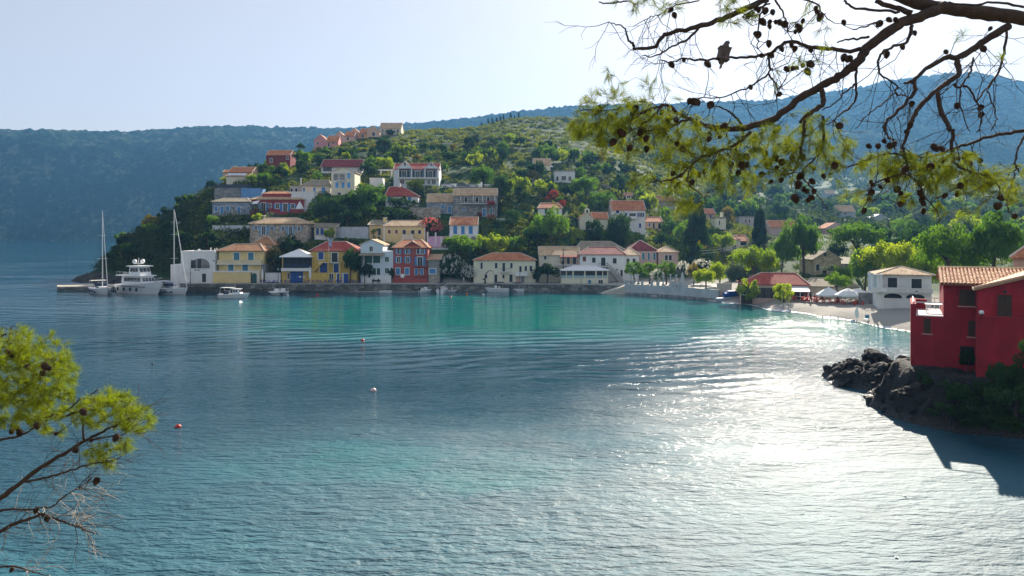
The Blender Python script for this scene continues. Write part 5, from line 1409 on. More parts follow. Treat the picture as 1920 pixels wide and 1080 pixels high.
# ------------------------------------------------------------------ boats
M_HULL = plain('white_gelcoat', (.80, .80, .79), .3, .05, 1, 0, 0, .5)
M_DECK = plain('boat_deck', (.66, .63, .56), .6, .1)
M_NAVY = plain('navy_canvas', (.02, .035, .08), .8)
M_ALU = plain('mast_aluminium', (.72, .72, .72), .35, .05, 1, 0, .3)
def hull(L, B, fb, rake=.12, mat=M_HULL, par=None, flare=.72, sheer=.4, name='hull'):
    """Bow towards +x; the waterline is z = 0."""
    n = 12; V = []; Fc = []
    for i in range(n):
        s = i / (n - 1)
        b = B / 2 * (.86 + .14 * min(1, s * 3)) * max(.012, (1 - max(0, (s - .38) / .62) ** 2.3))
        zd = fb * (1 + sheer * s * s); xd = -L / 2 + L * s
        xk = xd - L * rake * max(0, s - .6) / .4
        V += [(xk, 0, -.45), (xk, -b * flare, 0.02), (xd - (xd - xk) * .3, -b * (.5 + flare / 2), zd * .55), (xd, -b, zd), (xd, -b * .93, zd + .06), (xd, 0, zd + .08), (xd, b * .93, zd + .06), (xd, b, zd), (xd - (xd - xk) * .3, b * (.5 + flare / 2), zd * .55), (xk, b * flare, .02)]
    for i in range(n - 1):
        for k in range(10):
            a = i * 10 + k; c = i * 10 + (k + 1) % 10
            Fc.append((a, a + 10, c + 10, c))
    Fc += [tuple(range(10)), tuple(range(n * 10 - 1, n * 10 - 11, -1))]
    m = MB(); m.v = V; m.f = Fc
    return m.build(name, mat, par)
def fender(par, p, r=.16, h=.6, mat=M_NAVY):
    return MB().lathe([(.03, -h / 2), (r, -h / 2 + .1), (r, h / 2 - .1), (.03, h / 2)], 8).build('fender', mat, par, loc=p)
def boat(name, lab, px, Y, dx, dy, group=None, cat='boat'):
    return thing(name, lab, cat, (gx(px, Y), Y, 0.0), math.atan2(dy, dx), group)
def wedge(par, name, x0, x1, w0, w1, z0, z1, mat, fslope=.5, bslope=.1):
    """Cabin: raked front and back."""
    m = MB()
    V = [(x0, -w0, z0), (x1, -w0 * .86, z0), (x1, w0 * .86, z0), (x0, w0, z0), (x0 + bslope, -w1, z1), (x1 - fslope, -w1 * .86, z1), (x1 - fslope, w1 * .86, z1), (x0 + bslope, w1, z1)]
    m.add(V, [(0, 3, 2, 1), (4, 5, 6, 7), (0, 1, 5, 4), (1, 2, 6, 5), (2, 3, 7, 6), (3, 0, 4, 7)])
    return m.build(name, mat, par)
def cabin_windows(par, x0, x1, w, z0, z1, n, fx, front=3, mat=M_GLASS):
    """Panes along both sides and across the raked front (fx = x of the front at mid height)."""
    for s in (-1, 1):
        for i in range(n):
            a = x0 + (x1 - x0) * i / n + .08; b = x0 + (x1 - x0) * (i + 1) / n - .08
            t = lambda x: w * (1 - .14 * (x - x0) / max(.1, x1 - x0)) * s
            MB().add([(a, t(a) + s * .02, z0), (b, t(b) + s * .02, z0), (b, t(b) * .985 + s * .02, z1), (a, t(a) * .985 + s * .02, z1), (a, t(a) - s * .02, z0), (b, t(b) - s * .02, z0), (b, t(b) * .985 - s * .02, z1), (a, t(a) * .985 - s * .02, z1)],
                     [(0, 1, 2, 3), (7, 6, 5, 4), (0, 4, 5, 1), (1, 5, 6, 2), (2, 6, 7, 3), (3, 7, 4, 0)]).build('window', mat, par)
    ww = w * .82 * 2
    for i in range(front):
        a = -ww / 2 + ww * i / front + .06; b = -ww / 2 + ww * (i + 1) / front - .06
        MB().add([(fx[0] + .03, a, z0), (fx[0] + .03, b, z0), (fx[1] + .03, b, z1), (fx[1] + .03, a, z1), (fx[0] - .03, a, z0), (fx[0] - .03, b, z0), (fx[1] - .03, b, z1), (fx[1] - .03, a, z1)],
                 [(0, 1, 2, 3), (7, 6, 5, 4), (0, 4, 5, 1), (1, 5, 6, 2), (2, 6, 7, 3), (3, 7, 4, 0)]).build('windscreen', mat, par)

def sailboat(lab, px, Y, dx, dy, L, B, mast_top, mast_x, dark=False):
    t = boat('sailing_yacht', lab, px, Y, dx, dy, 'sailing yachts moored at the pier')
    h = hull(L, B, 1.15, .1, M_HULL, t)
    MB().box(-L * .28, L * .2, -B * .43, -B * .42, .35, .55).box(-L * .28, L * .2, B * .42, B * .43, .35, .55).build('stripe', M_NAVY, h)
    c = wedge(t, 'cabin', -L * .12, L * .24, B * .3, B * .24, 1.2, 1.75, M_HULL, .9, .3)
    cabin_windows(c, -L * .08, L * .14, B * .285, 1.38, 1.6, 3, (L * .24 - .3, L * .24 - .6), 2)
    mh = mast_top
    m = MB().tube([(mast_x, 0, 1.2), (mast_x, 0, mh)], [.13, .09], 8).build('mast', M_ALU, t)
    MB().tube([(mast_x, -1.1, mh * .42), (mast_x, 1.1, mh * .42)], .04, 5).tube([(mast_x, -.8, mh * .70), (mast_x, .8, mh * .70)], .04, 5).build('spreader', M_ALU, m)
    b = MB().tube([(mast_x, 0, 2.6), (mast_x - L * .4, 0, 2.5)], .08, 6).build('boom', M_ALU, t)
    MB().tube([(mast_x - .1, 0, 2.82), (mast_x - L * .2, 0, 2.85), (mast_x - L * .38, 0, 2.7)], [.2, .24, .14], 8).build('sail_cover', M_NAVY if dark else plain('pale_canvas', (.55, .6, .66), .8), b)
    MB().tube([(L * .47, 0, 1.7), (mast_x + .2, 0, mh * .97)], [.11, .07], 6).build('furled_jib', plain('sailcloth', (.72, .72, .7), .8), t)
    r = MB()
    for s in (-1, 1):
        r.tube([(mast_x - .2, s * B * .46, 1.2), (mast_x, s * 1.05, mh * .42), (mast_x, 0, mh * .98)], .018, 4)
    r.tube([(-L * .48, 0, 1.3), (mast_x, 0, mh)], .018, 4)
    r.build('rigging', M_IRON, t)
    sp = MB().add([(-L * .14, -B * .3, 1.75), (-L * .14, B * .3, 1.75), (L * .02, -B * .26, 1.75), (L * .02, B * .26, 1.75), (-L * .14, -B * .3, 2.45), (-L * .14, B * .3, 2.45), (-L * .02, -B * .26, 2.4), (-L * .02, B * .26, 2.4)],
                  [(4, 5, 7, 6), (2, 3, 1, 0), (0, 4, 6, 2), (1, 3, 7, 5), (2, 6, 7, 3), (0, 1, 5, 4)]).build('sprayhood', M_NAVY, t)
    MB().box(-L * .42, -L * .2, -B * .4, B * .4, 3.0, 3.06).build('bimini', M_HULL if not dark else M_DECK, t)
    for x in (-L * .42, -L * .2):
        MB().tube([(x, -B * .4, 1.2), (x, -B * .4, 3.0)], .03, 5).tube([(x, B * .4, 1.2), (x, B * .4, 3.0)], .03, 5).build('bimini_frame', M_ALU, t)
    rl = MB()
    for s in (-1, 1):
        pts = [(-L * .48, s * B * .42, 1.85), (0, s * B * .48, 1.9), (L * .3, s * B * .3, 2.05), (L * .48, 0, 2.2)]
        rl.tube(pts, .02, 4)
        for x, w in ((-L * .45, .42), (-L * .25, .46), (0, .48), (L * .2, .38), (L * .38, .19)): rl.tube([(x, s * B * w, 1.2), (x, s * B * w, 1.88)], .018, 4)
    rl.build('guard_rail', M_ALU, t)
    MB().tube([(L * .48, 0, 1.5), (L * .62, .1, .6), (L * .72, .15, -.1)], .03, 4).tube([(-L * .48, B * .3, 1.2), (-L * .62, B * .35, 1.0)], .03, 4).build('mooring_line', M_IRON, t)
    for i in range(3): fender(t, (-L * .2 + i * L * .2, -B * .5, .6)); fender(t, (-L * .2 + i * L * .2, B * .5, .6))
    return t

def smallboat(lab, px, py, dx, dy, L, B, fb, kind, name='motor_boat', col=None):
    Y = H * F / (py - HY)
    t = boat(name, lab, px, Y, dx, dy, 'small boats along the quay', 'boat')
    hull(L, B, fb, .14, col or M_HULL, t)
    MB().box(-L * .42, L * .05, -B * .36, B * .36, fb + .02, fb + .1).build('cockpit', M_DECK, t)
    if kind in ('cabin',):
        c = wedge(t, 'cabin', -L * .02, L * .24, B * .34, B * .28, fb + .08, fb + 1.25, M_HULL, .5, .05)
        cabin_windows(c, L * .0, L * .14, B * .335, fb + .55, fb + 1.05, 2, (L * .24 - .2, L * .24 - .4), 2)
        MB().box(-L * .08, L * .2, -B * .36, B * .36, fb + 1.25, fb + 1.33).build('cabin_roof', M_HULL, t)
        MB().box(-L * .42, -L * .06, -B * .4, B * .4, fb + 1.5, fb + 1.56).build('awning', M_HULL, t)
        p = MB()
        for x in (-L * .41, -L * .08):
            for s in (-1, 1): p.tube([(x, s * B * .38, fb), (x, s * B * .38, fb + 1.5)], .03, 5)
        p.build('awning_frame', M_ALU, t)
        MB().tube([(L * .02, 0, fb + 1.33), (L * .02, 0, fb + 2.4)], .03, 5).build('mast', M_ALU, t)
        for x in (-L * .3, -L * .2): MB().cbox((x, 0, fb + .45), (.5, B * .5, .7)).build('net_heap', M_NAVY, t)
    if kind in ('console', 'rib', 'bimini'):
        MB().cbox((0, 0, fb + .45), (.6, .7, .8)).build('console', M_HULL, t)
        MB().cbox((.25, 0, fb + .98), (.06, .66, .35)).build('windscreen', M_GLASS, t)
        MB().cbox((-.9, 0, fb + .35), (.5, .8, .6)).build('seat', M_DECK, t)
        rl = MB()
        for s in (-1, 1): rl.tube([(L * .05, s * B * .42, fb + .5), (L * .3, s * B * .3, fb + .7), (L * .46, 0, fb + .85)], .025, 4)
        rl.build('bow_rail', M_ALU, t)
    if kind == 'rib':
        for s in (-1, 1):
            MB().tube([(-L * .5, s * B * .46, fb * .8), (L * .1, s * B * .48, fb * .85), (L * .36, s * B * .3, fb), (L * .5, 0, fb * 1.25)], [.2, .24, .22, .16], 8).build('tube', M_HULL, t)
    if kind == 'bimini':
        MB().prism([(-L * .3, 0), (L * .08, 0), (L * .05, .12), (-L * .26, .14)], -B * .42, B * .42).build('bimini', M_NAVY, t, loc=(0, 0, fb + 1.55))
        p = MB()
        for x in (-L * .28, L * .06):
            for s in (-1, 1): p.tube([(x, s * B * .4, fb), (x, s * B * .4, fb + 1.56)], .025, 5)
        p.build('bimini_frame', M_ALU, t)
    if kind == 'row':
        for x in (-L * .2, L * .1): MB().cbox((x, 0, fb + .14), (.25, B * .8, .06)).build('thwart', M_DECK, t)
    if kind != 'row':
        o = MB().cbox((-L * .53, 0, fb + .35), (.34, .34, .5)).box(-L * .54, -L * .51, -.06, .06, -.4, fb + .1).build('outboard_engine', M_NAVY, t)
    for i in (-.2, .15): fender(t, (L * i, B * .5, fb * .6), .1, .4, M_HULL)
    return t

def make_boats():
    # motor yacht
    L, B = 15.5, 4.9
    t = boat('motor_yacht', 'large white motor yacht with flybridge and twin radar domes', 266, 181.0, .88, -.48)
    h = hull(L, B, 2.1, .13, M_HULL, t, .62, .55)
    MB().box(-L * .3, L * .3, -B * .495, -B * .49, 1.75, 1.9).box(-L * .3, L * .3, B * .49, B * .495, 1.75, 1.9).build('rubbing_strake', M_NAVY, h)
    c = wedge(t, 'deckhouse', -L * .32, L * .2, B * .42, B * .39, 2.1, 4.3, M_HULL, .9, .0)
    cabin_windows(c, -L * .26, L * .12, B * .415, 3.05, 3.95, 5, (L * .2 - .38, L * .2 - .78), 4)
    MB().box(-L * .44, L * .16, -B * .47, B * .47, 4.3, 4.5).build('upper_deck', M_HULL, t)
    u = wedge(t, 'wheelhouse', -L * .16, L * .1, B * .36, B * .33, 4.5, 6.6, M_HULL, .7, .1)
    cabin_windows(u, -L * .13, L * .04, B * .355, 5.35, 6.25, 3, (L * .1 - .28, L * .1 - .6), 3)
    MB().box(-L * .2, L * .1, -B * .42, B * .42, 6.6, 6.8).build('hardtop', M_HULL, t)
    m = MB().tube([(-L * .08, 0, 6.8), (-L * .08, 0, 8.7)], .06, 6).tube([(-L * .08, -1.2, 7.3), (-L * .08, 1.2, 7.3)], .07, 6).build('mast', M_HULL, t)
    for s in (-1, 1): MB().lathe([(.1, 0), (.45, .1), (.55, .5), (.4, .9), (.05, 1.05)], 12).build('radar_dome', M_HULL, m, True, (-L * .08, s * 1.05, 7.35))
    dg = boat('tender_dinghy', 'inflatable tender lying on the yacht upper deck', 240, 184.5, .88, -.48, None, 'dinghy')
    dg.location = t.matrix_world @ Vector((0, 0, 0)); dg.location = (gx(243, 183.2), 183.2, 4.55)
    for s in (-1, 1): MB().tube([(-1.4, s * .6, .3), (.8, s * .6, .3), (1.6, 0, .42)], [.22, .25, .16], 8).build('tube', plain('grey_inflatable', (.30, .31, .32), .7), dg)
    MB().box(-1.3, .9, -.5, .5, .1, .2).build('floor', M_DECK, dg)
    rl = MB()
    for s in (-1, 1):
        rl.tube([(-L * .1, s * B * .48, 3.2), (L * .2, s * B * .44, 3.5), (L * .4, s * B * .2, 3.9), (L * .49, 0, 4.1)], .03, 5)
        for x, w in ((-L * .1, .48), (L * .05, .47), (L * .2, .43), (L * .3, .34), (L * .4, .2)): rl.tube([(x, s * B * w, 2.2), (x, s * B * w, 3.4)], .025, 4)
        rl.tube([(-L * .42, s * B * .45, 5.3), (-L * .17, s * B * .45, 5.3)], .03, 5)
        for i in range(4): rl.tube([(-L * .42 + i * 1.25, s * B * .45, 4.5), (-L * .42 + i * 1.25, s * B * .45, 5.3)], .025, 4)
    rl.build('guard_rail', M_ALU, t)
    for i in range(4): fender(t, (-L * .36 + i * 2.4, -B * .53, 1.15), .24, .9); fender(t, (-L * .36 + i * 2.4, B * .53, 1.15), .24, .9)
    MB().cbox((L * .47, 0, 2.7), (.5, .35, .3)).build('anchor', M_ALU, t)
    sailboat('bluish sailing yacht at the pier end with tall bare mast', 191, 181.5, .66, -.75, 12.0, 4.2, 20.3, .6, True)
    sailboat('white sailing yacht between the motor yacht and the villa', 322, 180.5, .90, -.43, 11.0, 3.9, 20.6, .8)
    smallboat('white cabin boat with awning off the yellow house', 440, 559, 1, -.12, 7.2, 2.5, .85, 'cabin')
    smallboat('white inflatable with dark outboard moored below the taverna', 519, 552, .55, -.83, 5.4, 2.3, .6, 'rib', 'inflatable_boat')
    smallboat('white speedboat lying beside the inflatable below the taverna', 531, 551.5, .8, -.6, 4.6, 1.8, .6, 'console')
    smallboat('tiny white dinghy moored alone below the white pedimented house', 724.5, 549.5, .9, -.45, 3.4, 1.5, .45, 'row', 'dinghy')
    smallboat('small white boat under the red three-storey house', 798, 548.5, .8, .6, 3.4, 1.6, .55, 'console')
    smallboat('white boat with dark canopy moored stern out under the oleanders', 830, 549, .15, 1, 5.6, 2.5, .85, 'bimini')
    smallboat('long low white dinghy beside the canopied boat', 854, 547, .95, .3, 4.6, 1.6, .4, 'console', 'dinghy')
    smallboat('white speedboat with bow to the lamp under the cream house', 930, 547.5, -.94, .2, 6.8, 2.4, .85, 'bimini')
    smallboat('white motor boat with flat canopy beside the speedboat', 965, 547, -.9, .3, 5.2, 2.1, .7, 'bimini')
    # mooring buoys
    rd = plain('red_buoy', (.55, .04, .02), .5); wh = plain('white_buoy', (.8, .79, .76), .5); pk = plain('faded_buoy', (.75, .55, .5), .5); og = plain('orange_buoy', (.75, .22, .03), .5); dk = plain('dark_float', (.02, .02, .02), .5)
    for px, py, r, mt, lab in ((680, 639, .38, rd, 'small red mooring buoy in the turquoise water mid bay'), (700, 733, .40, pk, 'faded pinkish buoy floating in the rippled middle of the bay'), (334, 801, .32, rd, 'red buoy off the tip of the pine branch'), (286, 683, .2, dk, 'small dark float alone on the pale ripples'),
                               (595.5, 552.5, .45, rd, 'red buoy near the quay under the ochre house'), (845, 557, .4, rd, 'red buoy below the canopied boat'), (875.5, 551.5, .45, og, 'orange buoy right of the long dinghy'), (906.5, 553, .45, wh, 'white buoy left of the speedboat under the cream house'), (540, 554, .4, wh, 'white buoy beside the speedboat below the taverna'),
                               (1697, 931, .12, wh, 'tiny white float on the bright water lower right'), (1681, 1046, .1, wh, 'tiny white float near the bottom of the bright water')):
        Y = H * F / (py - HY); r *= .72
        b = thing('mooring_buoy', lab, 'buoy', (gx(px, Y), Y, 0), 0, 'buoys floating in the bay')
        MB().lathe([(.02, -r * .7), (r * .8, -r * .4), (r, 0.05), (r * .85, r * .55), (r * .4, r * .9), (r * .12, r * 1.0)], 12).build('float', mt, b, True)
        MB().tube([(0, 0, r * .95), (0, 0, r * 1.25)], r * .14, 6).build('mooring_eye', M_IRON, b)

# ------------------------------------------------------------------ people
def person(lab, loc, rz, pose, shirt, legs, skin=(.45, .28, .20), hair=(.03, .02, .015)):
    if pose == 'sit':
        J = {'pelvis': (0, 0, .50), 'spine': (0, .02, .72), 'chest': (0, .03, .95), 'neck': (0, 0, 1.08), 'head': (0, -.03, 1.2), 'top': (0, -.02, 1.31)}
        for s, n in ((-1, 'L'), (1, 'R')):
            J.update({n + 'hip': (s * .1, -.02, .48), n + 'knee': (s * .13, -.44, .50), n + 'ank': (s * .13, -.46, .08), n + 'toe': (s * .14, -.62, .04), n + 'sh': (s * .19, .02, 1.0), n + 'el': (s * .25, -.05, .76), n + 'wr': (s * .16, -.27, .64), n + 'ha': (s * .14, -.36, .6)})
    else:
        J = {'pelvis': (0, 0, .95), 'spine': (0, .01, 1.15), 'chest': (0, 0, 1.36), 'neck': (0, -.01, 1.5), 'head': (0, -.03, 1.62), 'top': (0, -.02, 1.74)}
        for s, n in ((-1, 'L'), (1, 'R')):
            J.update({n + 'hip': (s * .1, 0, .9), n + 'knee': (s * .11, -.03 - .05 * s, .5), n + 'ank': (s * .11, .03 - .08 * s, .08), n + 'toe': (s * .12, -.14 - .08 * s, .03), n + 'sh': (s * .2, 0, 1.42), n + 'el': (s * .26, .03, 1.13), n + 'wr': (s * .25, -.07, .9), n + 'ha': (s * .25, -.1, .8)})
    E = [('pelvis', 'spine'), ('spine', 'chest'), ('chest', 'neck'), ('neck', 'head'), ('head', 'top')]
    for n in 'LR': E += [('pelvis', n + 'hip'), (n + 'hip', n + 'knee'), (n + 'knee', n + 'ank'), (n + 'ank', n + 'toe'), ('chest', n + 'sh'), (n + 'sh', n + 'el'), (n + 'el', n + 'wr'), (n + 'wr', n + 'ha')]
    RAD = {'pelvis': .14, 'spine': .13, 'chest': .15, 'neck': .055, 'head': .10, 'top': .075, 'hip': .09, 'knee': .062, 'ank': .042, 'toe': .036, 'sh': .065, 'el': .046, 'wr': .032, 'ha': .035}
    K = list(J); me = bpy.data.meshes.new('person_cage')
    me.from_pydata([J[k] for k in K], [(K.index(a), K.index(b)) for a, b in E], [])
    o = bpy.data.objects.new('person_cage', me); COL.objects.link(o)
    o.modifiers.new('skin', 'SKIN'); o.modifiers.new('sub', 'SUBSURF').levels = 1
    for i, k in enumerate(K):
        r = RAD.get(k) or RAD[k[1:]]
        sv = me.skin_vertices[0].data[i]; sv.radius = (r, r); sv.use_root = (k == 'pelvis')
    dg = bpy.context.evaluated_depsgraph_get()
    m2 = bpy.data.meshes.new_from_object(o.evaluated_get(dg))
    bpy.data.objects.remove(o); bpy.data.meshes.remove(me)
    m2.materials.clear()
    for nm, c in (('shirt', shirt), ('trousers', legs), ('skin', skin), ('hair', hair)): m2.materials.append(plain('%s_%d_%d_%d' % (nm, c[0] * 99, c[1] * 99, c[2] * 99), c, .8))
    zn, zp = J['neck'][2], J['pelvis'][2]
    for p in m2.polygons:
        x, y, z = p.center
        i = 0
        if z > zn: i = 3 if (z > J['head'][2] + .02 or y > J['head'][1] + .03) else 2
        elif z < zp + .02 and abs(x) < .22 and not (pose == 'sit' and z > .56): i = 1
        elif abs(x) > .21 and z < J['Lel'][2]: i = 2
        p.material_index = i; p.use_smooth = True
    ob = put('person', m2, None, loc, None, (0, 0, rz))
    return tag(ob, lab, 'person')

# ------------------------------------------------------------------ lamps, poles, cafe furniture, flags, cables
def lamp_post(lab, px, base, top, Y, globe=True):
    z0 = gz(base, Y); h = gz(top, Y) - z0
    t = thing('street_lamp', lab, 'lamp', (gx(px, Y), Y, z0), 0, 'black street lamps along the shore')
    MB().lathe([(.18, 0), (.16, .35), (.08, .5), (.06, h - .7), (.1, h - .62)], 8).build('post', M_IRON, t)
    l = MB().lathe([(.1, h - .62), (.2, h - .3), (.17, h - .22)], 6).build('lantern', M_TRIM if globe else M_GLASS, t)
    MB().lathe([(.24, h - .22), (.12, h - .06), (.03, h)], 6).build('lantern_cap', M_IRON, l)

def parasol(lab, px, edge, apex, wpx, Y, zg, mat, closed=False, group='parasols of the beach cafe'):
    z1 = gz(apex, Y); r = wpx / 2 / F * Y; ze = gz(edge, Y)
    t = thing('parasol', lab, 'parasol', (gx(px, Y), Y, zg), .3, group)
    MB().tube([(0, 0, 0), (0, 0, z1 - zg)], .035, 6).lathe([(.3, 0), (.28, .08)], 10).build('pole', M_TRIM, t)
    if closed:
        MB().lathe([(.12, (z1 - zg) * .25), (r * .9, (z1 - zg) * .35), (r, (z1 - zg) * .6), (r * .5, (z1 - zg) * .85), (.03, z1 - zg)], 8).build('canopy', mat, t)
        return
    n = 8; m = MB()
    V = [(0, 0, z1 - zg)]
    for k in range(n):
        a = 2 * PI * k / n; V.append((.5 * r * math.cos(a), .5 * r * math.sin(a), (z1 - zg) * .5 + (ze - zg) * .5 + .08))
    for k in range(n):
        a = 2 * PI * k / n; V.append((r * math.cos(a), r * math.sin(a), ze - zg))
    for k in range(n):
        a = 2 * PI * k / n; V.append((r * math.cos(a), r * math.sin(a), ze - zg - .22))
    Fc = []
    for k in range(n):
        j = (k + 1) % n
        Fc += [(0, 1 + k, 1 + j), (1 + k, 9 + k, 9 + j, 1 + j), (9 + k, 17 + k, 17 + j, 9 + j)]
    m.add(V, Fc); m.build('canopy', mat, t)
    rb = MB()
    for k in range(n): rb.tube([(0, 0, z1 - zg - .1), V[9 + k]], .015, 4)
    rb.build('ribs', M_ALU, t)

def chair_mesh(mat):
    m = MB()
    m.box(-.23, .23, -.23, .23, .42, .47)
    for x in (-.21, .21):
        m.box(x - .025, x + .025, -.23, -.18, 0, .42); m.box(x - .025, x + .025, .18, .23, 0, .9); m.box(x - .03, x + .03, -.23, .2, .62, .66)
    for z in (.55, .68, .8): m.box(-.2, .2, .19, .225, z, z + .08)
    return m.mesh('cafe_chair', mat)
def table_mesh(top, leg):
    return MB().box(-.4, .4, -.4, .4, .7, .74).lathe([(.04, .02), (.04, .7)], 6).lathe([(.3, 0), (.05, .06)], 8).mesh('cafe_table', top)

def make_furniture():
    rnd = random.Random(3)
    lamp_post('black lamp post in front of the arched white villa', 357, 532, 504, 188.2)
    lamp_post('black lamp post beside the taverna folding doors', 521.5, 532.5, 502, 188.0)
    lamp_post('black lamp post before the arcade of the long cream house', 975, 533, 511, 188.3)
    lamp_post('black lamp post in front of the glazed restaurant terrace', 1089.5, 541.7, 516, 186.2)
    lamp_post('lamp post before the right arch of the white beach house', 1718.5, 579, 545, 122.5)
    # curved iron davit on the quay
    Y = 187; z = 2.0
    t = thing('quay_davit', 'dark curved iron davit standing on the quay left of the speedboat', 'davit', (gx(909.5, Y), Y, z))
    MB().tube([(0, 0, 0), (0, 0, 1.6), (.25, 0, 2.6), (.9, 0, 3.25), (1.6, 0, 3.3), (2.1, 0, 2.9)], [.22, .16, .12, .1, .09, .06], 7).build('arm', M_IRON, t)
    MB().tube([(2.1, 0, 2.9), (2.1, 0, 2.5)], .03, 5).cbox((2.1, 0, 2.42), (.12, .12, .2)).build('hook', M_IRON, t)
    MB().lathe([(.35, 0), (.3, .35), (.22, .4)], 10).build('base', M_IRON, t)
    MB().prism([(-.7, 1.0), (.1, .9), (.1, 1.15), (-.6, 1.3)], -.15, .15).build('winch', M_IRON, t)
    Y = 192.0
    t = thing('utility_pole', 'tall wooden utility pole before the cream gabled house', 'pole', (gx(1056, 189), 189, 2))
    MB().tube([(0, 0, 0), (0, 0, gz(467, 189) - 2)], [.15, .1], 8).build('pole', M_WOODD, t)
    MB().cbox((0, 0, gz(469, 189) - 2), (1.2, .1, .1)).build('crossarm', M_WOODD, t)
    t = thing('flagpole', 'white flagpole rising over the red hipped roof with a drooping striped flag', 'flagpole', (gx(616.5, 189.4), 189.4, gz(491, 189.4)))
    h = gz(445, 189.4) - gz(491, 189.4)
    MB().tube([(0, 0, 0), (0, 0, h)], .045, 6).build('pole', M_TRIM, t)
    def flag(par, h, w, ht):
        f = MB()
        n = 9
        rows = [(f, MB())[0] for _ in ()]
        bl, whm = MB(), MB()
        for i in range(9):
            z1 = h - ht * i / 9; z0 = h - ht * (i + 1) / 9
            tgt = bl if i % 2 == 0 else whm
            xs = [0, .33 * w, .66 * w, w]; ys = [0, .12, -.06, .08]; dz = [0, -.12 * ht, -.2 * ht, -.34 * ht]
            for a in range(3):
                tg = tgt
                if a == 0 and i < 5: tg = whm if (i == 2) else bl
                tg.add([(xs[a], ys[a], z0 + dz[a]), (xs[a + 1], ys[a + 1], z0 + dz[a + 1]), (xs[a + 1], ys[a + 1], z1 + dz[a + 1]), (xs[a], ys[a], z1 + dz[a])], [(0, 1, 2, 3)])
        whm.add([(.13 * w, -.02, h - ht * .55), (.2 * w, -.02, h - ht * .56), (.2 * w, -.02, h - ht * .05), (.13 * w, -.02, h - ht * .04)], [(0, 1, 2, 3)])
        o = bl.build('flag', plain('flag_blue', (.03, .12, .48), .8), par); whm.build('white_stripes', M_TRIM, o)
    flag(t, h - .1, .75, 1.9)
    Y = hit(1540, 513) - 3
    t = thing('flagpole', 'flagpole with a blue and white flag before the stone school', 'flagpole', (gx(1541, Y), Y, gz(515, Y)))
    h = gz(489, Y) - gz(515, Y)
    MB().tube([(0, 0, 0), (0, 0, h)], .04, 6).build('pole', M_TRIM, t); flag(t, h - .1, 1.0, 1.5)
    # overhead cables
    for pts, lab in (([(1312, 470, 195), (1340, 468.5, 196), (1366, 464, 198), (1388, 456, 200)], 'upper pale cable slung between dark conifer and yellowish house'), ([(1316, 475, 195), (1340, 473.5, 196), (1362, 468.5, 198), (1388, 461, 200)], 'lower pale cable slung between dark conifer and yellowish house'),
                     ([(1462, 380, 240), (1500, 398, 236), (1560, 416, 232), (1600, 424, 228)], 'long thin cable crossing in front of the valley trees')):
        P = [at(a, b, c) for a, b, c in pts]; o = P[0]
        t = thing('overhead_cable', lab, 'cable', o)
        MB().tube([p - o for p in P], .035, 5).build('cable', plain('pale_cable', (.75, .74, .7), .5), t)
    # blue chairs along the quay front
    cb = chair_mesh(DBLUE); tb = table_mesh(DBLUE, M_IRON)
    for i in range(26):
        px = 490 + i * 7.4 + rnd.uniform(-1, 1); Y = 188.2 + (i % 3) * .55 + rnd.uniform(-.1, .1)
        o = put('cafe_chair', cb, None, (gx(px, Y), Y, 1.985), None, (0, 0, rnd.choice((0, 1.57, 3.14, 4.7)) + rnd.uniform(-.3, .3)))
        tag(o, 'deep blue cafe chair on the quay between yellow house and ochre house', 'chair', 'blue cafe chairs on the quay')
    for i in range(9):
        px = 494 + i * 21 + rnd.uniform(-2, 2)
        tag(put('cafe_table', tb, None, (gx(px, 188.9), 188.9, 1.985), None, (0, 0, rnd.uniform(0, 1))), 'small blue cafe table among the blue quay chairs', 'table', 'blue cafe tables on the quay')
    wc = plain('white_canvas', (.82, .82, .80), .8, .05)
    parasol('closed white parasol beside the gate of the yellow house', 492, 520, 503, 4, 188.2, 2, wc, True, 'closed parasols on the quay')
    parasol('closed white parasol at the right end of the taverna', 581.5, 520, 499, 4.5, 188.2, 2, wc, True, 'closed parasols on the quay')
    # beach cafe
    pc = plain('parasol_canvas', (.74, .76, .74), .8, .06)
    zt = 1.35
    tag(MB().slab([(gx(1482, 147), 147), (gx(1628, 131.5), 131.5), (gx(1628, 143), 143), (gx(1512, 150.5), 150.5)], .4, zt).build('cafe_terrace', plain('terrace_slabs', (.24, .21, .18), .9, .25)), kind='structure')
    parasol('left cream parasol of the beach cafe', 1554, 552.3, 538, 47, 143, zt, pc)
    parasol('middle cream parasol standing nearest the beach', 1590, 552.8, 540, 49, 138.2, zt, pc)
    parasol('right cream parasol of the beach cafe half behind the middle one', 1608, 549.8, 540.5, 44, 140.5, zt, pc)
    cr = chair_mesh(plain('red_chair', (.62, .045, .02), .5)); tw = table_mesh(plain('pale_table', (.55, .42, .34), .6), M_IRON)
    n = 0
    for i in range(46):
        px = rnd.uniform(1488, 1622); f = (px - 1482) / 146
        Y = rnd.uniform(147.4 - 15 * f, 150.6 - 14 * f)
        o = put('cafe_chair', cr, None, (gx(px, Y), Y, zt), None, (0, 0, rnd.uniform(0, 6.28)))
        tag(o, 'red cafe chair under and beside the cream parasols', 'chair', 'red chairs of the beach cafe')
    for i in range(12):
        px = 1492 + i * 11 + rnd.uniform(-3, 3); f = (px - 1482) / 146; Y = 149 - 14.5 * f + rnd.uniform(-1, 1)
        tag(put('cafe_table', tw, None, (gx(px, Y), Y, zt), None, (0, 0, rnd.uniform(0, 1))), 'small cafe table among the red chairs', 'table', 'tables of the beach cafe')
    def ground(px, Y): return terr(px, Y)
    Y = 123.5; parasol('closed white beach parasol on the pebbles', 1606.5, 588, 574, 7, Y, ground(1606.5, Y), wc, True, None)
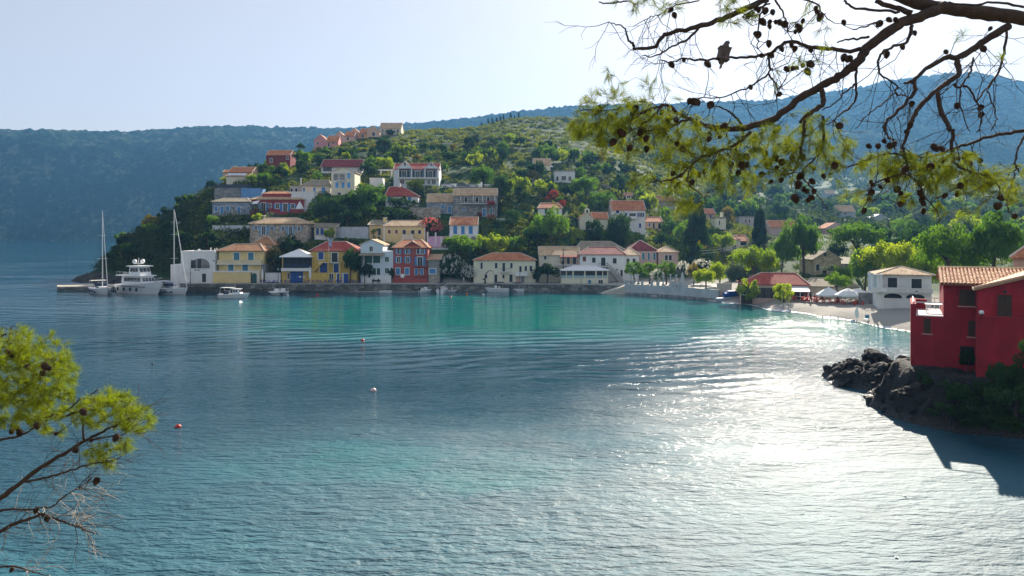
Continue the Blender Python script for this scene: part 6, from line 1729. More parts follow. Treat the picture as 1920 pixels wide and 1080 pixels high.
    for px, py, Y, lab, rz in ((1600, 592, 122.3, 'blue sun lounger left of the closed beach parasol', 1.2), (1625, 591, 122, 'teal sun lounger right of the closed beach parasol', 1.0)):
        t = thing('sun_lounger', lab, 'sun lounger', (gx(px, Y), Y, ground(px, Y) + .05), rz, 'loungers on the beach')
        mt = DBLUE if px < 1610 else TEAL
        MB().box(-.9, .3, -.32, .32, .28, .36).build('seat', mt, t)
        MB().add([(.3, -.32, .3), (.3, .32, .3), (.85, .32, .85), (.85, -.32, .85), (.3, -.32, .38), (.3, .32, .38), (.82, .32, .92), (.82, -.32, .92)], [(0, 1, 2, 3), (7, 6, 5, 4), (0, 4, 5, 1), (2, 6, 7, 3), (0, 3, 7, 4), (1, 5, 6, 2)]).build('backrest', mt, t)
        for x in (-.8, .25):
            for y in (-.28, .28): MB().box(x - .03, x + .03, y - .03, y + .03, -.2, .28).build('leg', M_TRIM, t)
    Y = 159.8
    t = thing('covered_boat', 'small boat under a bright blue cover drawn up on the beach', 'boat', (gx(1372, Y), Y, ground(1372, Y) + .25), .3)
    hull(3.6, 1.6, .5, .12, plain('blue_hull', (.02, .10, .45), .5), t)
    MB().prism([(-1.7, .5), (1.5, .6), (.6, 1.0), (-.8, 1.0)], -.6, .6).build('cover', DBLUE, t)
    t = thing('kayak', 'pale kayak on the pebbles left of the blue covered boat', 'kayak', (gx(1358, 158.0), 158.0, ground(1358, 158.0) + .15), .35)
    hull(4.2, .7, .25, .1, plain('pale_blue_hull', (.5, .62, .74), .4), t); MB().box(-.5, .5, -.2, .2, .27, .36).build('cockpit', M_NAVY, t)
    # people
    bk = (.02, .02, .025); wt_ = (.7, .7, .7)
    bn = thing('quay_bench', 'dark bench on the quay before the white pedimented house', 'bench', (gx(705, 188.3), 188.3, 1.985))
    MB().box(-1.1, 1.1, -.2, .25, .42, .47).build('seat', M_WOODD, bn); MB().box(-1.1, 1.1, .25, .3, .55, .9).build('backrest', M_WOODD, bn)
    for x in (-.9, .9): MB().box(x - .05, x + .05, -.2, .28, 0, .42).build('leg', M_IRON, bn)
    person('person in dark clothes seated at the left end of the quay bench', (gx(700, 188.25), 188.3, 1.985), .3, 'sit', bk, bk)
    person('person in dark clothes seated at the right end of the quay bench', (gx(709.5, 188.25), 188.3, 1.985), -.3, 'sit', (.05, .03, .04), bk)
    Y = hit(429, 437)
    person('person in dark clothes standing by the pale blue garden wall', (gx(429, Y - .5), Y - .5, gz(436.4, Y - .5)), .4, 'stand', bk, bk)
    person('person in white walking on the quay beside the oleanders', (gx(869.5, 188.4), 188.4, 1.985), 1.2, 'stand', wt_, (.5, .5, .48))
    person('person standing on the wooden balcony of the cream gabled house', (gx(1054, 193.4), 193.35, gz(496, 194)), .2, 'stand', (.6, .55, .5), (.05, .06, .1))
    for px, Y, sh, lab in ((1509, 146.6, (.05, .05, .07), 'cafe guest in dark shirt seated at the left of the parasols'), (1528, 144.8, (.35, .05, .06), 'cafe guest in dull red shirt seated left of the parasols'), (1541, 143.6, (.06, .07, .10), 'cafe guest in navy shirt seated under the left parasol')):
        ch = put('cafe_chair', cr, None, (gx(px, Y), Y, zt), None, (0, 0, .2)); tag(ch, 'red cafe chair under and beside the cream parasols', 'chair', 'red chairs of the beach cafe')
        person(lab, (gx(px, Y), Y, zt), .2, 'sit', sh, (.06, .07, .1))
    person('waiter in black standing on the beach side of the cafe terrace', (gx(1520, 143.7), 143.7, zt), .5, 'stand', bk, bk)
    # pergola posts on the slope
    Y = hit(715, 334)
    t = thing('pergola', 'white pergola standing left of the twin-gabled house', 'pergola', (gx(722, Y), Y, gz(333, Y)))
    m_ = MB()
    for px in (713, 733):
        for y in (0, 2.5): MB().box(gx(px, Y) - gx(722, Y) - .1, gx(px, Y) - gx(722, Y) + .1, y, y + .2, -2, gz(319, Y) - gz(333, Y)).build('post', M_TRIM, t)
    for y in (0, 1.2, 2.5): MB().box(gx(708, Y) - gx(722, Y), gx(738, Y) - gx(722, Y), y, y + .18, gz(319, Y) - gz(333, Y), gz(317.5, Y) - gz(333, Y)).build('beam', M_TRIM, t)
    # awning and closed parasol on the crimson terrace, umbrella by the villa
    Y = hit(518, 398) - 1.6
    t = thing('sun_sail', 'white triangular sun sail at the left of the crimson terrace', 'awning', (gx(472, Y), Y, gz(398, Y)))
    P = [at(457, 382, Y - 1), at(487, 375.5, Y + .5), at(482, 382, Y - 1.5)]
    MB().add([tuple(p - t.location) for p in P] + [tuple(p - t.location - Vector((0, 0, .04))) for p in P], [(0, 1, 2), (5, 4, 3), (0, 3, 4, 1), (1, 4, 5, 2), (2, 5, 3, 0)]).build('sail', wc, t)
    for p in P[:2]: MB().tube([(p.x - t.location.x, p.y - Y, -1), tuple(p - t.location)], .05, 6).build('mast', M_ALU, t)
    parasol('white parasol with folded cone at the right of the crimson terrace', 562, 391, 377, 15, Y, gz(398, Y), wc, False, None)
    Y = hit(1030, 318); parasol('white parasol on the terrace of the hillside villa', 1030, 313, 308, 17, Y - 1, gz(318, Y), wc, False, None)
    # utility poles on the slope
    for px, top, base, lab in ((671.5, 303, 343, 'dark pole beside the maroon roofed house'), (531.5, 316, 336, 'slim pole on the hill left of the small brown roof'), (1068.5, 308, 342, 'slim pole beside the flat white villa'), (796, 348, 364, 'pale post in front of the twin-gabled house')):
        Y = hit(px, base) - 1
        t = thing('utility_pole', lab, 'pole', (gx(px, Y), Y, gz(base, Y)))
        h = gz(top, Y) - gz(base, Y)
        MB().tube([(0, 0, -1), (0, 0, h)], [.13, .09], 7).build('pole', M_WOODD if px < 700 else M_CONC, t)
        MB().cbox((0, 0, h - .3), (.9, .08, .08)).build('crossarm', M_WOODD, t)
# ------------------------------------------------------------------ trees and scrub
G_DARK = leafmat('dark_leaves', (.008, .030, .016), (.038, .095, .026), .44, (1.6, 1.5, .45))
G_MID = leafmat('green_leaves', (.035, .105, .020), (.13, .25, .035), .54, (1.6, 1.5, .4))
G_LIGHT = leafmat('lime_leaves', (.13, .24, .020), (.30, .40, .03), .58, (1.5, 1.35, .4))
G_OLIVE = leafmat('olive_leaves', (.075, .115, .08), (.16, .20, .135), .38, (1.2, 1.2, .7))
G_CYP = leafmat('conifer_leaves', (.012, .036, .024), (.030, .065, .034), .25, (1.4, 1.4, .6))
G_GOLD = leafmat('gold_green_leaves', (.15, .14, .02), (.26, .22, .03), .5, (1.4, 1.2, .4))
G_RED = leafmat('rust_red_leaves', (.26, .035, .025), (.42, .10, .05), .4, (1.3, 1.0, .8))
G_PINKF = leafmat('bougainvillea_flowers', (.50, .06, .09), (.62, .20, .16), .4, (1.2, 1.0, .9))
G_WHITEF = leafmat('oleander_flowers', (.58, .56, .50), (.72, .70, .66), .4, (1.1, 1.1, 1.0))
M_BARK = plain('tree_bark', (.085, .065, .048), .95, .3, 3, .6)

def leaves(cent, out, size, rs, tilt=1.0):
    """One small four-sided leaf sprig per point; its face turns loosely outward."""
    n = len(cent)
    nr = out + rs.normal(0, .75 * tilt, (n, 3)); nr /= np.linalg.norm(nr, axis=1, keepdims=True) + 1e-9
    a = np.cross(nr, rs.normal(0, 1, (n, 3))); a /= np.linalg.norm(a, axis=1, keepdims=True) + 1e-9
    b = np.cross(nr, a)
    s = (size * rs.uniform(.6, 1.35, n))[:, None]
    V = np.stack([cent - a * s, cent + b * s * .55 + nr * s * .15, cent + a * s, cent - b * s * .55 + nr * s * .1], 1).reshape(-1, 3)
    return V

def crown_points(kind, rs, nc, per):
    C = []; O = []
    for i in range(nc):
        if kind in ('broad', 'round', 'bush', 'flat'):
            u = rs.normal(0, 1, 3); u /= np.linalg.norm(u)
            if kind != 'round' and u[2] < -.45: u[2] *= -.6
            rr = rs.uniform(.35, .93) if kind != 'round' else rs.uniform(.5, .86)
            c = u * rr; rad = rs.uniform(.13, .31) * (1.15 - .3 * rr)
            c = np.array([c[0], c[1], .5 + c[2] * (.52 if kind != 'flat' else .4)])
            sc = np.array([rad, rad, rad * .62])
        elif kind == 'cypress':
            h = rs.uniform(.02, .97); r = .75 * (1 - h) ** .55 * min(1, .35 + h * 4)
            a = rs.uniform(0, 2 * PI); c = np.array([math.cos(a) * r * .6, math.sin(a) * r * .6, h]); rad = .28 + .25 * (1 - h)
            sc = np.array([rad, rad, .09])
        else:                            # conifer
            h = rs.uniform(.0, .98) ** 1.15; r = (1 - h) ** .85 * .95
            a = rs.uniform(0, 2 * PI); q = math.sqrt(rs.uniform(.15, 1)); c = np.array([math.cos(a) * r * q, math.sin(a) * r * q, h - .04 * q]); rad = .10 + .20 * (1 - h)
            sc = np.array([rad, rad, .035 + .02 * (1 - h)])
        u = rs.normal(0, 1, (per, 3)); u /= np.linalg.norm(u, axis=1, keepdims=True)
        k = rs.uniform(.45, 1.0, (per, 1)) ** .5
        C.append(c + u * k * sc); O.append(u + (c - np.array([0, 0, .45])) * np.array([1, 1, 1.4]))
    return np.concatenate(C), np.concatenate(O)

CROWN = {}
def crown_mesh(kind, v, mat, big=False):
    k = (kind, v, mat.name, big)
    if k not in CROWN:
        rs = np.random.default_rng(1000 + v * 37 + len(kind) + (500 if big else 0))
        nc, per, sz = {'broad': (34, 62, .060), 'round': (40, 60, .055), 'bush': (16, 60, .095), 'flat': (30, 60, .06), 'cypress': (40, 40, .11), 'conifer': (90, 34, .055)}[kind]
        if big: nc, per, sz = int(nc * 1.7), int(per * 1.9), sz * .62
        C, O = crown_points(kind, rs, nc, per)
        O /= np.linalg.norm(O, axis=1, keepdims=True) + 1e-9
        V = leaves(C, O, sz, rs)
        if kind in ('cypress', 'conifer'): pass
        Q = np.arange(len(V)).reshape(-1, 4)
        CROWN[k] = npmesh('crown', V, Q, mat)
    return CROWN[k]

TRK = {}
def trunk_mesh(v):
    if v not in TRK:
        rs = random.Random(v); m = MB()
        m.tube([(0, 0, -.12), (.02, 0, .15), (rs.uniform(-.05, .05), rs.uniform(-.05, .05), .42), (rs.uniform(-.06, .06), 0, .7)], [.055, .042, .034, .016], 7)
        for i in range(5):
            a = i * 1.26 + rs.uniform(-.3, .3); z = rs.uniform(.3, .5)
            m.tube([(0, 0, z), (math.cos(a) * .14, math.sin(a) * .14, z + .14), (math.cos(a) * .30, math.sin(a) * .30, z + .24)], [.024, .015, .006], 5)
        TRK[v] = m.mesh('trunk', M_BARK, True)
    return TRK[v]

TREES = []
def tree(kind, px, base, top, wpx, lab, mat, Y=None, cf=.85, group=None, big=False, flower=None, name=None, cat=None, v=None):
    Y = Y or hit(px, base)
    z = gz(base, Y)
    i = len(TREES)
    v = v if v is not None else i % 5
    h = (base - top) / F * Y; w = wpx / F * Y
    nm = name or {'cypress': 'cypress_tree', 'conifer': 'conifer_tree', 'bush': 'bush'}.get(kind, 'leafy_tree')
    t = thing(nm, lab, cat or ('bush' if kind == 'bush' else 'tree'), (gx(px, Y), Y, z), (i * 2.4) % 6.28, group)
    put('trunk', trunk_mesh(i % 3), t, (0, 0, 0), (min(w, h) * .8, min(w, h) * .8, h))
    c = put('crown', crown_mesh(kind, v, mat, big), t, (0, 0, h * (1 - cf)), (w / 2 * (.88 + .24 * ((i * .37) % 1)), w / 2 * (.88 + .24 * ((i * .61) % 1)), h * cf), (.1 * math.sin(i * 1.7), .1 * math.cos(i * 2.3), 0))
    if flower: put('blossom', flower_mesh(flower, v), t, (0, 0, h * (1 - cf)), (w / 2 * 1.03, w / 2 * 1.03, h * cf * 1.03))
    TREES.append((px, base, top, wpx, Y))
    return t
def flower_mesh(mat, v):
    k = ('flower', v, mat.name)
    if k not in CROWN:
        rs = np.random.default_rng(77 + v)
        u = rs.normal(0, 1, (130, 3)); u /= np.linalg.norm(u, axis=1, keepdims=True); u[:, 2] = np.abs(u[:, 2]) * rs.choice([1, 1, 1, -.4], 130)
        c = np.repeat(u, 4, 0) * rs.uniform(.82, 1.02, (520, 1)); c = c + rs.normal(0, .05, c.shape)
        V = leaves(np.stack([c[:, 0], c[:, 1], .5 + c[:, 2] * .5], 1), c, .06, rs)
        CROWN[k] = npmesh('blossom', V, np.arange(len(V)).reshape(-1, 4), mat)
    return CROWN[k]

def make_trees():
    T = tree
    # waterfront and memorial garden
    T('conifer', 1301, 496, 372, 82, 'very tall dark conifer behind the memorial garden', G_CYP, Y=207, cf=.95, big=True)
    T('broad', 1412, 536, 455, 88, 'yellow-green broad tree left of the red beach restaurant roof', G_LIGHT, Y=165, big=True, cf=.9)
    T('cypress', 1423, 500, 396, 42, 'tall slim dark conifer behind the yellow-green broad tree', G_CYP, cf=.95, Y=212)
    T('broad', 1507, 522, 403, 74, 'tall dark tree right of the pink gabled house', G_MID, Y=178, big=True, cf=.9)
    T('broad', 1466, 520, 434, 52, 'mid green tree in front of the pink gabled house', G_MID, Y=176, big=True, cf=.9)
    T('flat', 1607, 506, 410, 106, 'umbrella shaped tree with bare trunk beside the stone school', G_MID, Y=172, big=True, cf=.66)
    T('broad', 1668, 545, 444, 118, 'broad sunlit lime green tree behind the white beach house', G_LIGHT, Y=146, big=True, cf=.88)
    T('broad', 1622, 552, 464, 60, 'darker tree between the cafe and the white beach house', G_MID, Y=147, big=True, cf=.9)
    T('broad', 1778, 545, 420, 132, 'big round dark tree left behind the red house roof', G_MID, Y=112, big=True, cf=.9)
    T('broad', 1866, 540, 394, 112, 'tallest round dark tree right behind the red house roof', G_MID, Y=108, big=True, cf=.92)
    T('broad', 1736, 560, 458, 66, 'yellowish tree squeezed between white beach house and red house', G_LIGHT, Y=136, big=True, cf=.9)
    T('round', 1405, 564, 522, 46, 'rounded golden-green shrub left of the open bar front', G_LIGHT, Y=149.6, name='shrub', cat='shrub', cf=1.0)
    T('round', 1470, 566, 530, 44, 'green shrub before the awning of the beach restaurant', G_LIGHT, Y=146, name='shrub', cat='shrub', cf=1.0)
    T('broad', 1570, 556, 511, 52, 'small tree with reddish tint behind the left cream parasol', G_MID, Y=146.5, big=True, cf=.78)
    for i, (px, top, w, lab) in enumerate(((1190, 490, 42, 'clipped green tree leftmost in the memorial garden row'), (1218, 491, 40, 'clipped green tree second from the stair in the garden row'), (1249, 488, 44, 'clipped green tree behind the white garden pillar'))):
        T('round', px, 530, top, w, lab, G_MID, Y=183 - i * 2, cf=.68, group='clipped trees of the memorial garden')
    T('bush', 1232, 534, 505, 27, 'low oleander with white flowers between garden pillars', G_MID, Y=176, flower=G_WHITEF, cf=.95)
    T('bush', 1281, 530, 490, 28, 'pale flowering oleander right of the garden pillars', G_OLIVE, Y=176, flower=G_WHITEF, cf=.95)
    T('bush', 1318, 522, 486, 46, 'white flowering oleander behind the golden-green shrubs', G_DARK, Y=182, flower=G_WHITEF, cf=.95)
    T('broad', 1301, 532, 494, 27, 'golden-green shrub right of the obelisk', G_GOLD, Y=172, name='shrub', cat='shrub', cf=.95)
    T('broad', 1323, 545, 500, 44, 'two-toned shrub at the right end of the sea wall', G_LIGHT, Y=164, big=True, name='shrub', cat='shrub', cf=.95)
    T('broad', 1350, 540, 488, 44, 'yellow-green tree between the garden and the olive tree', G_LIGHT, Y=172, big=True, cf=.92)
    T('broad', 1384, 548, 489, 50, 'blue-grey olive tree left of the restaurant roof', G_OLIVE, Y=158, big=True, cf=.92)
    T('broad', 1355, 480, 434, 46, 'light green tree at the foot of the yellowish house', G_LIGHT, cf=.9)
    T('bush', 1385, 508, 470, 56, 'olive green bush above the yellow-green broad tree', G_LIGHT, Y=196, cf=.98)
    T('broad', 1560, 520, 497, 30, 'small pale bush right before the stone school', G_OLIVE, Y=168, name='bush', cat='bush')
    T('broad', 1590, 535, 497, 58, 'green tree below the umbrella shaped tree', G_MID, Y=158, big=True, cf=.9)
    # centre
    T('round', 1160, 470, 396, 62, 'dark round tree below the tall white house', G_DARK, big=True, cf=.92)
    T('round', 1120, 460, 411, 44, 'dark tree hiding the right half of the chapel', G_DARK, cf=.9)
    T('broad', 1035, 464, 391, 84, 'large green tree below the white house with orange roof', G_MID, big=True, cf=.92)
    T('broad', 1079, 474, 430, 44, 'bright green tree below the chapel', G_LIGHT, cf=.9)
    T('broad', 1008, 470, 428, 44, 'dark green tree left of the cream gabled house roof', G_DARK, cf=.9)
    T('broad', 934, 486, 436, 54, 'sunlit green tree behind the long cream house', G_LIGHT, cf=.9, Y=200)
    T('broad', 968, 482, 440, 48, 'mid green tree behind the right end of the cream house roof', G_MID, cf=.9, Y=201)
    T('broad', 904, 480, 440, 32, 'yellowish bush right below the white house with blue doors', G_LIGHT, cf=.95, Y=202)
    T('broad', 862, 490, 436, 70, 'spreading green tree below the white house with blue doors', G_MID, big=True, cf=.9, Y=198)
    T('broad', 846, 532, 478, 54, 'dark oleander with pale flowers right of the red house', G_DARK, Y=193.5, big=True, flower=G_WHITEF, cf=.95)
    T('broad', 879, 532, 498, 34, 'smaller oleander with white flowers left of the cream house', G_DARK, Y=191.5, flower=G_WHITEF, cf=.95)
    T('broad', 1026, 534, 493, 56, 'dark spreading tree in front of the cream gabled house', G_DARK, Y=189.5, big=True, cf=.78)
    T('bush', 1007, 534, 508, 22, 'small bush at the corner of the long cream house', G_DARK, Y=189.5)
    T('bush', 807, 448, 409, 46, 'bougainvillea mound of pink and orange flowers beside the yellow house', G_DARK, flower=G_PINKF, cf=.98)
    T('bush', 808, 482, 466, 16, 'golden bush at the foot of the pink terrace', G_GOLD, Y=199)
    T('bush', 920, 390, 376, 18, 'red bougainvillea hanging on the verandah house', G_RED, Y=hit(920, 407) - 1.2, flower=G_PINKF)
    T('bush', 899, 412, 397, 13, 'crimson flowering bush below the verandah', G_DARK, flower=G_PINKF)
    T('bush', 921, 416, 402, 17, 'orange-red flowering bush at the verandah house corner', G_GOLD, flower=G_PINKF)
    T('bush', 890, 402, 382, 30, 'dark bush in front of the verandah house', G_DARK)
    T('round', 1037, 376, 355, 24, 'round rust-red bush above the white house with orange roof', G_RED, cf=.95, name='bush', cat='bush')
    T('round', 1054, 390, 374, 15, 'smaller rust-red bush at the right end of the orange roof', G_RED, cf=.95, name='bush', cat='bush')
    T('round', 1027, 382, 368, 13, 'little rust-red bush left of the round red bush', G_RED, cf=.95, name='bush', cat='bush')
    T('bush', 924, 290, 286, 9, 'lone red bush on the dry hillside', G_RED)
    T('bush', 1145, 312, 302, 14, 'red bush on the hill just left of the pine sprays', G_RED)
    T('broad', 690, 402, 342, 68, 'large bright topped tree below the pedimented house', G_MID, big=True, cf=.93)
    T('broad', 748, 402, 366, 42, 'dark tree in front of the low red roofed house', G_DARK, cf=.92)
    T('bush', 775, 388, 375, 18, 'little green tree right of the blue door of the low house', G_MID, cf=.9)
    T('broad', 776, 366, 334, 42, 'bright bush below the balcony of the twin-gabled house', G_LIGHT, cf=.92)
    T('broad', 655, 405, 362, 46, 'dark tree at the left of the bright topped tree', G_DARK, cf=.92)
    T('broad', 616, 424, 364, 62, 'big very dark tree right of the crimson house', G_DARK, big=True, cf=.95)
    T('broad', 652, 432, 390, 56, 'dark tree mass below the bright topped tree', G_DARK, cf=.95)
    T('broad', 745, 420, 388, 60, 'dark green tree above the long yellow house', G_DARK, cf=.95)
    T('broad', 617, 456, 427, 30, 'small vivid yellow-green tree above the red hipped roof', G_LIGHT, cf=.9)
    T('broad', 545, 482, 442, 58, 'dark tree below the stone cottage', G_DARK, cf=.95)
    T('broad', 514, 514, 464, 32, 'dark leafy tree with orange flowers beside the yellow house', G_DARK, flower=G_GOLD, cf=.95, Y=195)
    T('broad', 656, 528, 464, 44, 'dark spreading tree covering the right of the ochre house', G_DARK, Y=189.8, big=True, cf=.9)
    T('broad', 684, 532, 490, 26, 'dark bush before the white pedimented house', G_DARK, Y=189.2, cf=.97)
    T('bush', 733, 532, 500, 14, 'slim climbing bush at the left edge of the red house', G_DARK, Y=190.2, cf=.98)
    T('bush', 640, 458, 446, 22, 'dark bush by the patchy white ruin wall', G_DARK)
    T('bush', 700, 448, 425, 18, 'yellowish bush in front of the yellow annex', G_LIGHT)
    T('broad', 522, 357, 332, 34, 'dark round tree left of the small brown roof', G_DARK)
    T('broad', 495, 352, 322, 34, 'light green tree right of the house with solar panels', G_MID)
    T('broad', 472, 350, 326, 24, 'small green tree beside the solar panel roof', G_LIGHT)
    T('broad', 425, 348, 332, 30, 'green bush below the house with solar panels', G_LIGHT)
    T('broad', 563, 285, 268, 18, 'lone dark tree on the ridge left of the pink house', G_DARK)
    T('broad', 558, 305, 288, 30, 'dark tree below the ridge right of the dark red house', G_DARK)
    T('broad', 531, 326, 304, 17, 'slim pale green tree below the dark red house', G_LIGHT, cf=.6)
    T('round', 642, 299, 277, 30, 'rounded dark tree above the maroon roof', G_DARK)
    T('round', 719, 291, 257, 40, 'big round dark tree below the ridge terrace', G_DARK, big=True, cf=.93)
    T('round', 732, 256, 242, 20, 'dark tree in front of the topmost ridge house', G_DARK)
    T('round', 648, 300, 280, 22, 'green tree left below the ridge terrace', G_MID)
    T('broad', 720, 322, 293, 44, 'golden-green tree above the white cube building', G_LIGHT, cf=.95)
    T('broad', 690, 330, 305, 34, 'dark tree right of the maroon roofed house', G_DARK, cf=.95)
    T('broad', 905, 364, 306, 44, 'tall green tree right of the car park', G_MID, cf=.95, big=True)
    T('broad', 938, 384, 320, 48, 'broad dark tree right of the verandah house', G_DARK, cf=.95, big=True)
    T('broad', 973, 376, 324, 40, 'sunlit green tree among the hillside trees', G_LIGHT, cf=.95)
    T('broad', 1007, 344, 300, 46, 'large dark tree hiding the left of the hillside villa', G_DARK, cf=.95)
    T('broad', 1018, 372, 337, 34, 'yellow-green tree left above the round red bush', G_LIGHT, cf=.95)
    T('broad', 1098, 378, 325, 54, 'bright topped dark tree right of the hillside villa', G_MID, cf=.95, big=True)
    T('broad', 1128, 402, 356, 60, 'green-gold tree above the chapel roof', G_MID, cf=.95, big=True)
    T('broad', 1172, 378, 326, 60, 'dark tree on the slope above the tall white house', G_DARK, cf=.95)
    T('broad', 1218, 408, 360, 38, 'light green tree right of the tall white house', G_LIGHT, cf=.95)
    T('broad', 1262, 446, 414, 60, 'dark tree below the small peach house', G_DARK, cf=.95)
    T('broad', 1240, 470, 438, 46, 'dark bushy tree above the small rose house', G_DARK, cf=.95)
    for i, (px, top, b) in enumerate(((903, 212, 221), (916, 210, 219), (924, 207, 219), (932, 209, 218), (944, 206, 218), (958, 209, 218), (965, 204, 217), (972, 208, 217), (938, 212, 219))):
        i_ = int((px - PG[0]) / 4); pr_ = HY - (ZG[i_] - H) * F / YG; pr_[YG > 640] = 999; j_ = int(np.argmin(pr_)); b = pr_[j_] + .8
        T('cypress', px, b, b - (12 if i % 3 else 9), 5.5, 'small dark cypress on the crest of the terraced hill', G_CYP, Y=float(YG[j_]), group='cypresses on the hill crest')
    # dark bushes over the red house bank
    for px, py, w, h, Y, lab in ((1902, 712, 74, 74, 50.4, 'dark shrub with pale specks covering the foot of the red wing'), (1858, 735, 60, 44, 51.6, 'dark shrub at the lower corner of the red wing'), (1905, 748, 100, 70, 49.0, 'large dark shrub on the bank at the picture edge'),
                               (1815, 672, 26, 42, 59.0, 'dark bush growing in the cellar opening of the red house'), (1795, 738, 64, 44, 54.5, 'dark low shrub on the bank below the cellar opening'), (1850, 772, 90, 46, 51.0, 'dark low shrub spreading over the bank'), (1945, 672, 70, 76, 48.5, 'dark shrub half outside the frame by the red wing'), (1752, 722, 40, 40, 57.2, 'small dark shrub on the rock just under the red corner'),
                               (1775, 770, 56, 38, 53.6, 'dark shrub low on the rock above the water'), (1832, 792, 60, 40, 51.4, 'dark shrub overhanging the shaded water'), (1890, 796, 80, 44, 49.3, 'lowest dark shrub of the bank at the picture edge'), (1730, 706, 26, 26, 58.6, 'tiny dark tuft beside the foot of the red terrace')):
        z = gz(py + h * .5, Y)
        T('bush', px, py + h * .5, py - h * .5, w * 1.15, lab, G_DARK, Y=Y, big=True, cf=.98, group='shrubs on the rocky bank')

    # ---- unnamed woods: valley behind the beach, slope between the houses, headland
    rnd = random.Random(5)
    boxes = [(h['px0'], h['px1'], min([h['eave']] + ([h['roof'][1]] if len(h['roof']) > 1 and h['roof'][0] != 'flat' else [])), h['base'], h['Y'], h['depth']) for h in HOUSES]
    boxes += [(833, 938, 338, 354, hit(880, 353), 9), (768, 826, 389, 412, hit(797, 412), 1), (398, 468, 421, 437, hit(430, 437), 1), (640, 690, 425, 446, hit(665, 446), 1)]
    def clear(px, base, top, w, Y):
        for a, b, t, bs, hy, d in boxes:
            if px + w * .5 > a - 1 and px - w * .5 < b + 1:
                if hy - 2.5 < Y < hy + d + 1.5: return False
                if Y <= hy and base > t + 1 and top < bs - (bs - t) * .22: return False
        for p in ((690, 355), (760, 345), (880, 345)):
            pass
        return True
    used = {}
    def auto_label(px, py, w, mt, kind):
        tone = {'dark_leaves': 'dark green', 'green_leaves': 'mid green', 'lime_leaves': 'bright lime', 'olive_leaves': 'grey olive', 'gold_green_leaves': 'golden green'}[mt.name]
        best = sorted(HOUSES, key=lambda h: abs((h['px0'] + h['px1']) / 2 - px) / 1.0 + abs((h['base'] + h['eave']) / 2 - py) * 1.3)
        for h in best[:24]:
            dx = px - (h['px0'] + h['px1']) / 2; dy = py - (h['base'] + h['eave']) / 2
            rel = ('right of' if dx > 0 else 'left of') if abs(dx) > abs(dy) * 1.3 else ('below' if dy > 0 else 'above')
            nm = h['label'].split(); k = min(len(nm), 8)
            while nm[k - 1] in ('and', 'with', 'a', 'the', 'of', 'above', 'behind', 'in', 'on', 'its', 'an', 'to', 'under', 'at', 'left', 'right', 'below', 'beside', 'over', 'dark', 'tan', 'white', 'cream', 'hipped', 'tall', 'pale', 'red', 'orange', 'light', 'three'): k -= 1
            for size in ('', 'small ' if w < 14 else 'large ' if w > 30 else 'middling '):
                lab = f"{size}{tone} {kind} {rel} the {' '.join(nm[:k])}"
                if lab not in used: used[lab] = 1; return lab
        return lab
    n = 0; tries = 0; spots = []
    while n < 215 and tries < 9000:
        tries += 1
        px = rnd.uniform(392, 1420); Y = rnd.uniform(198, 345)
        z = terr(px, Y)
        if z < 5: continue
        base = HY - (z - H) * F / Y
        w = rnd.uniform(3.0, 7.2); h = w * rnd.uniform(.75, 1.15)
        wp, hp = w / Y * F, h / Y * F
        if any(abs(px - a) < (wp + c) * .36 and abs(Y - b) < 4 for a, b, c in spots): continue
        if px > 640 and px < 1000 and 283 < base < 345 and rnd.random() < .55: continue
        if not clear(px, base, base - hp, wp, Y): continue
        spots.append((px, Y, wp)); n += 1
        mt = rnd.choices([G_DARK, G_MID, G_LIGHT, G_OLIVE, G_GOLD], [5, 4, 1.6, 1, .5])[0]
        tree(rnd.choice(('broad', 'broad', 'bush', 'round')), px, base, base - hp, wp, auto_label(px, base - hp / 2, wp, mt, 'tree'), mt, Y=Y, cf=.95, group='trees and bushes between the village houses', name='leafy_tree', cat='tree', v=rnd.randrange(5))
    n = 0; tries = 0; spots = []
    while n < 170 and tries < 5000:
        tries += 1
        px = rnd.uniform(1300, 1990); Y = 185 + 380 * rnd.random() ** 1.15
        z = terr(px, Y)
        if z < 4: continue
        base = HY - (z - H) * F / Y
        w = rnd.uniform(5.5, 10.5); h = w * rnd.uniform(.7, 1.05)
        wp, hp = w / Y * F, h / Y * F
        if any(abs(px - a) < (wp + c) * .3 and abs(Y - b) < 7 for a, b, c in spots): continue
        if not clear(px, base, base - hp, wp, Y): continue
        spots.append((px, Y, wp)); n += 1
        mt = rnd.choices([G_DARK, G_MID, G_LIGHT, G_OLIVE], [4, 4, 1, 2.5])[0]
        tree(rnd.choice(('broad', 'round', 'broad')), px, base, base - hp, wp, auto_label(px, base - hp / 2, wp, mt, 'valley tree'), mt, Y=Y, cf=.93, group='trees of the wooded valley', name='valley_tree', cat='tree', v=rnd.randrange(5))

    n = 0; tries = 0
    while n < 34 and tries < 900:
        tries += 1
        px = rnd.uniform(170, 400); Y = rnd.uniform(200, 272); z = terr(px, Y)
        if z < 4.5: continue
        base = HY - (z - H) * F / Y; w = rnd.uniform(3.5, 7); wp = w / Y * F
        if not clear(px, base, base - wp * .8, wp, Y): continue
        n += 1
        tree('bush', px, base, base - wp * rnd.uniform(.55, .9), wp, 'dark rounded bush on the seaward slope of the headland', rnd.choice((G_DARK, G_DARK, G_DARK, G_MID, G_GOLD)), Y=Y, cf=.97, group='bushes on the headland slope', v=rnd.randrange(5))

    # scrub nobody could count
    rs = np.random.default_rng(9)
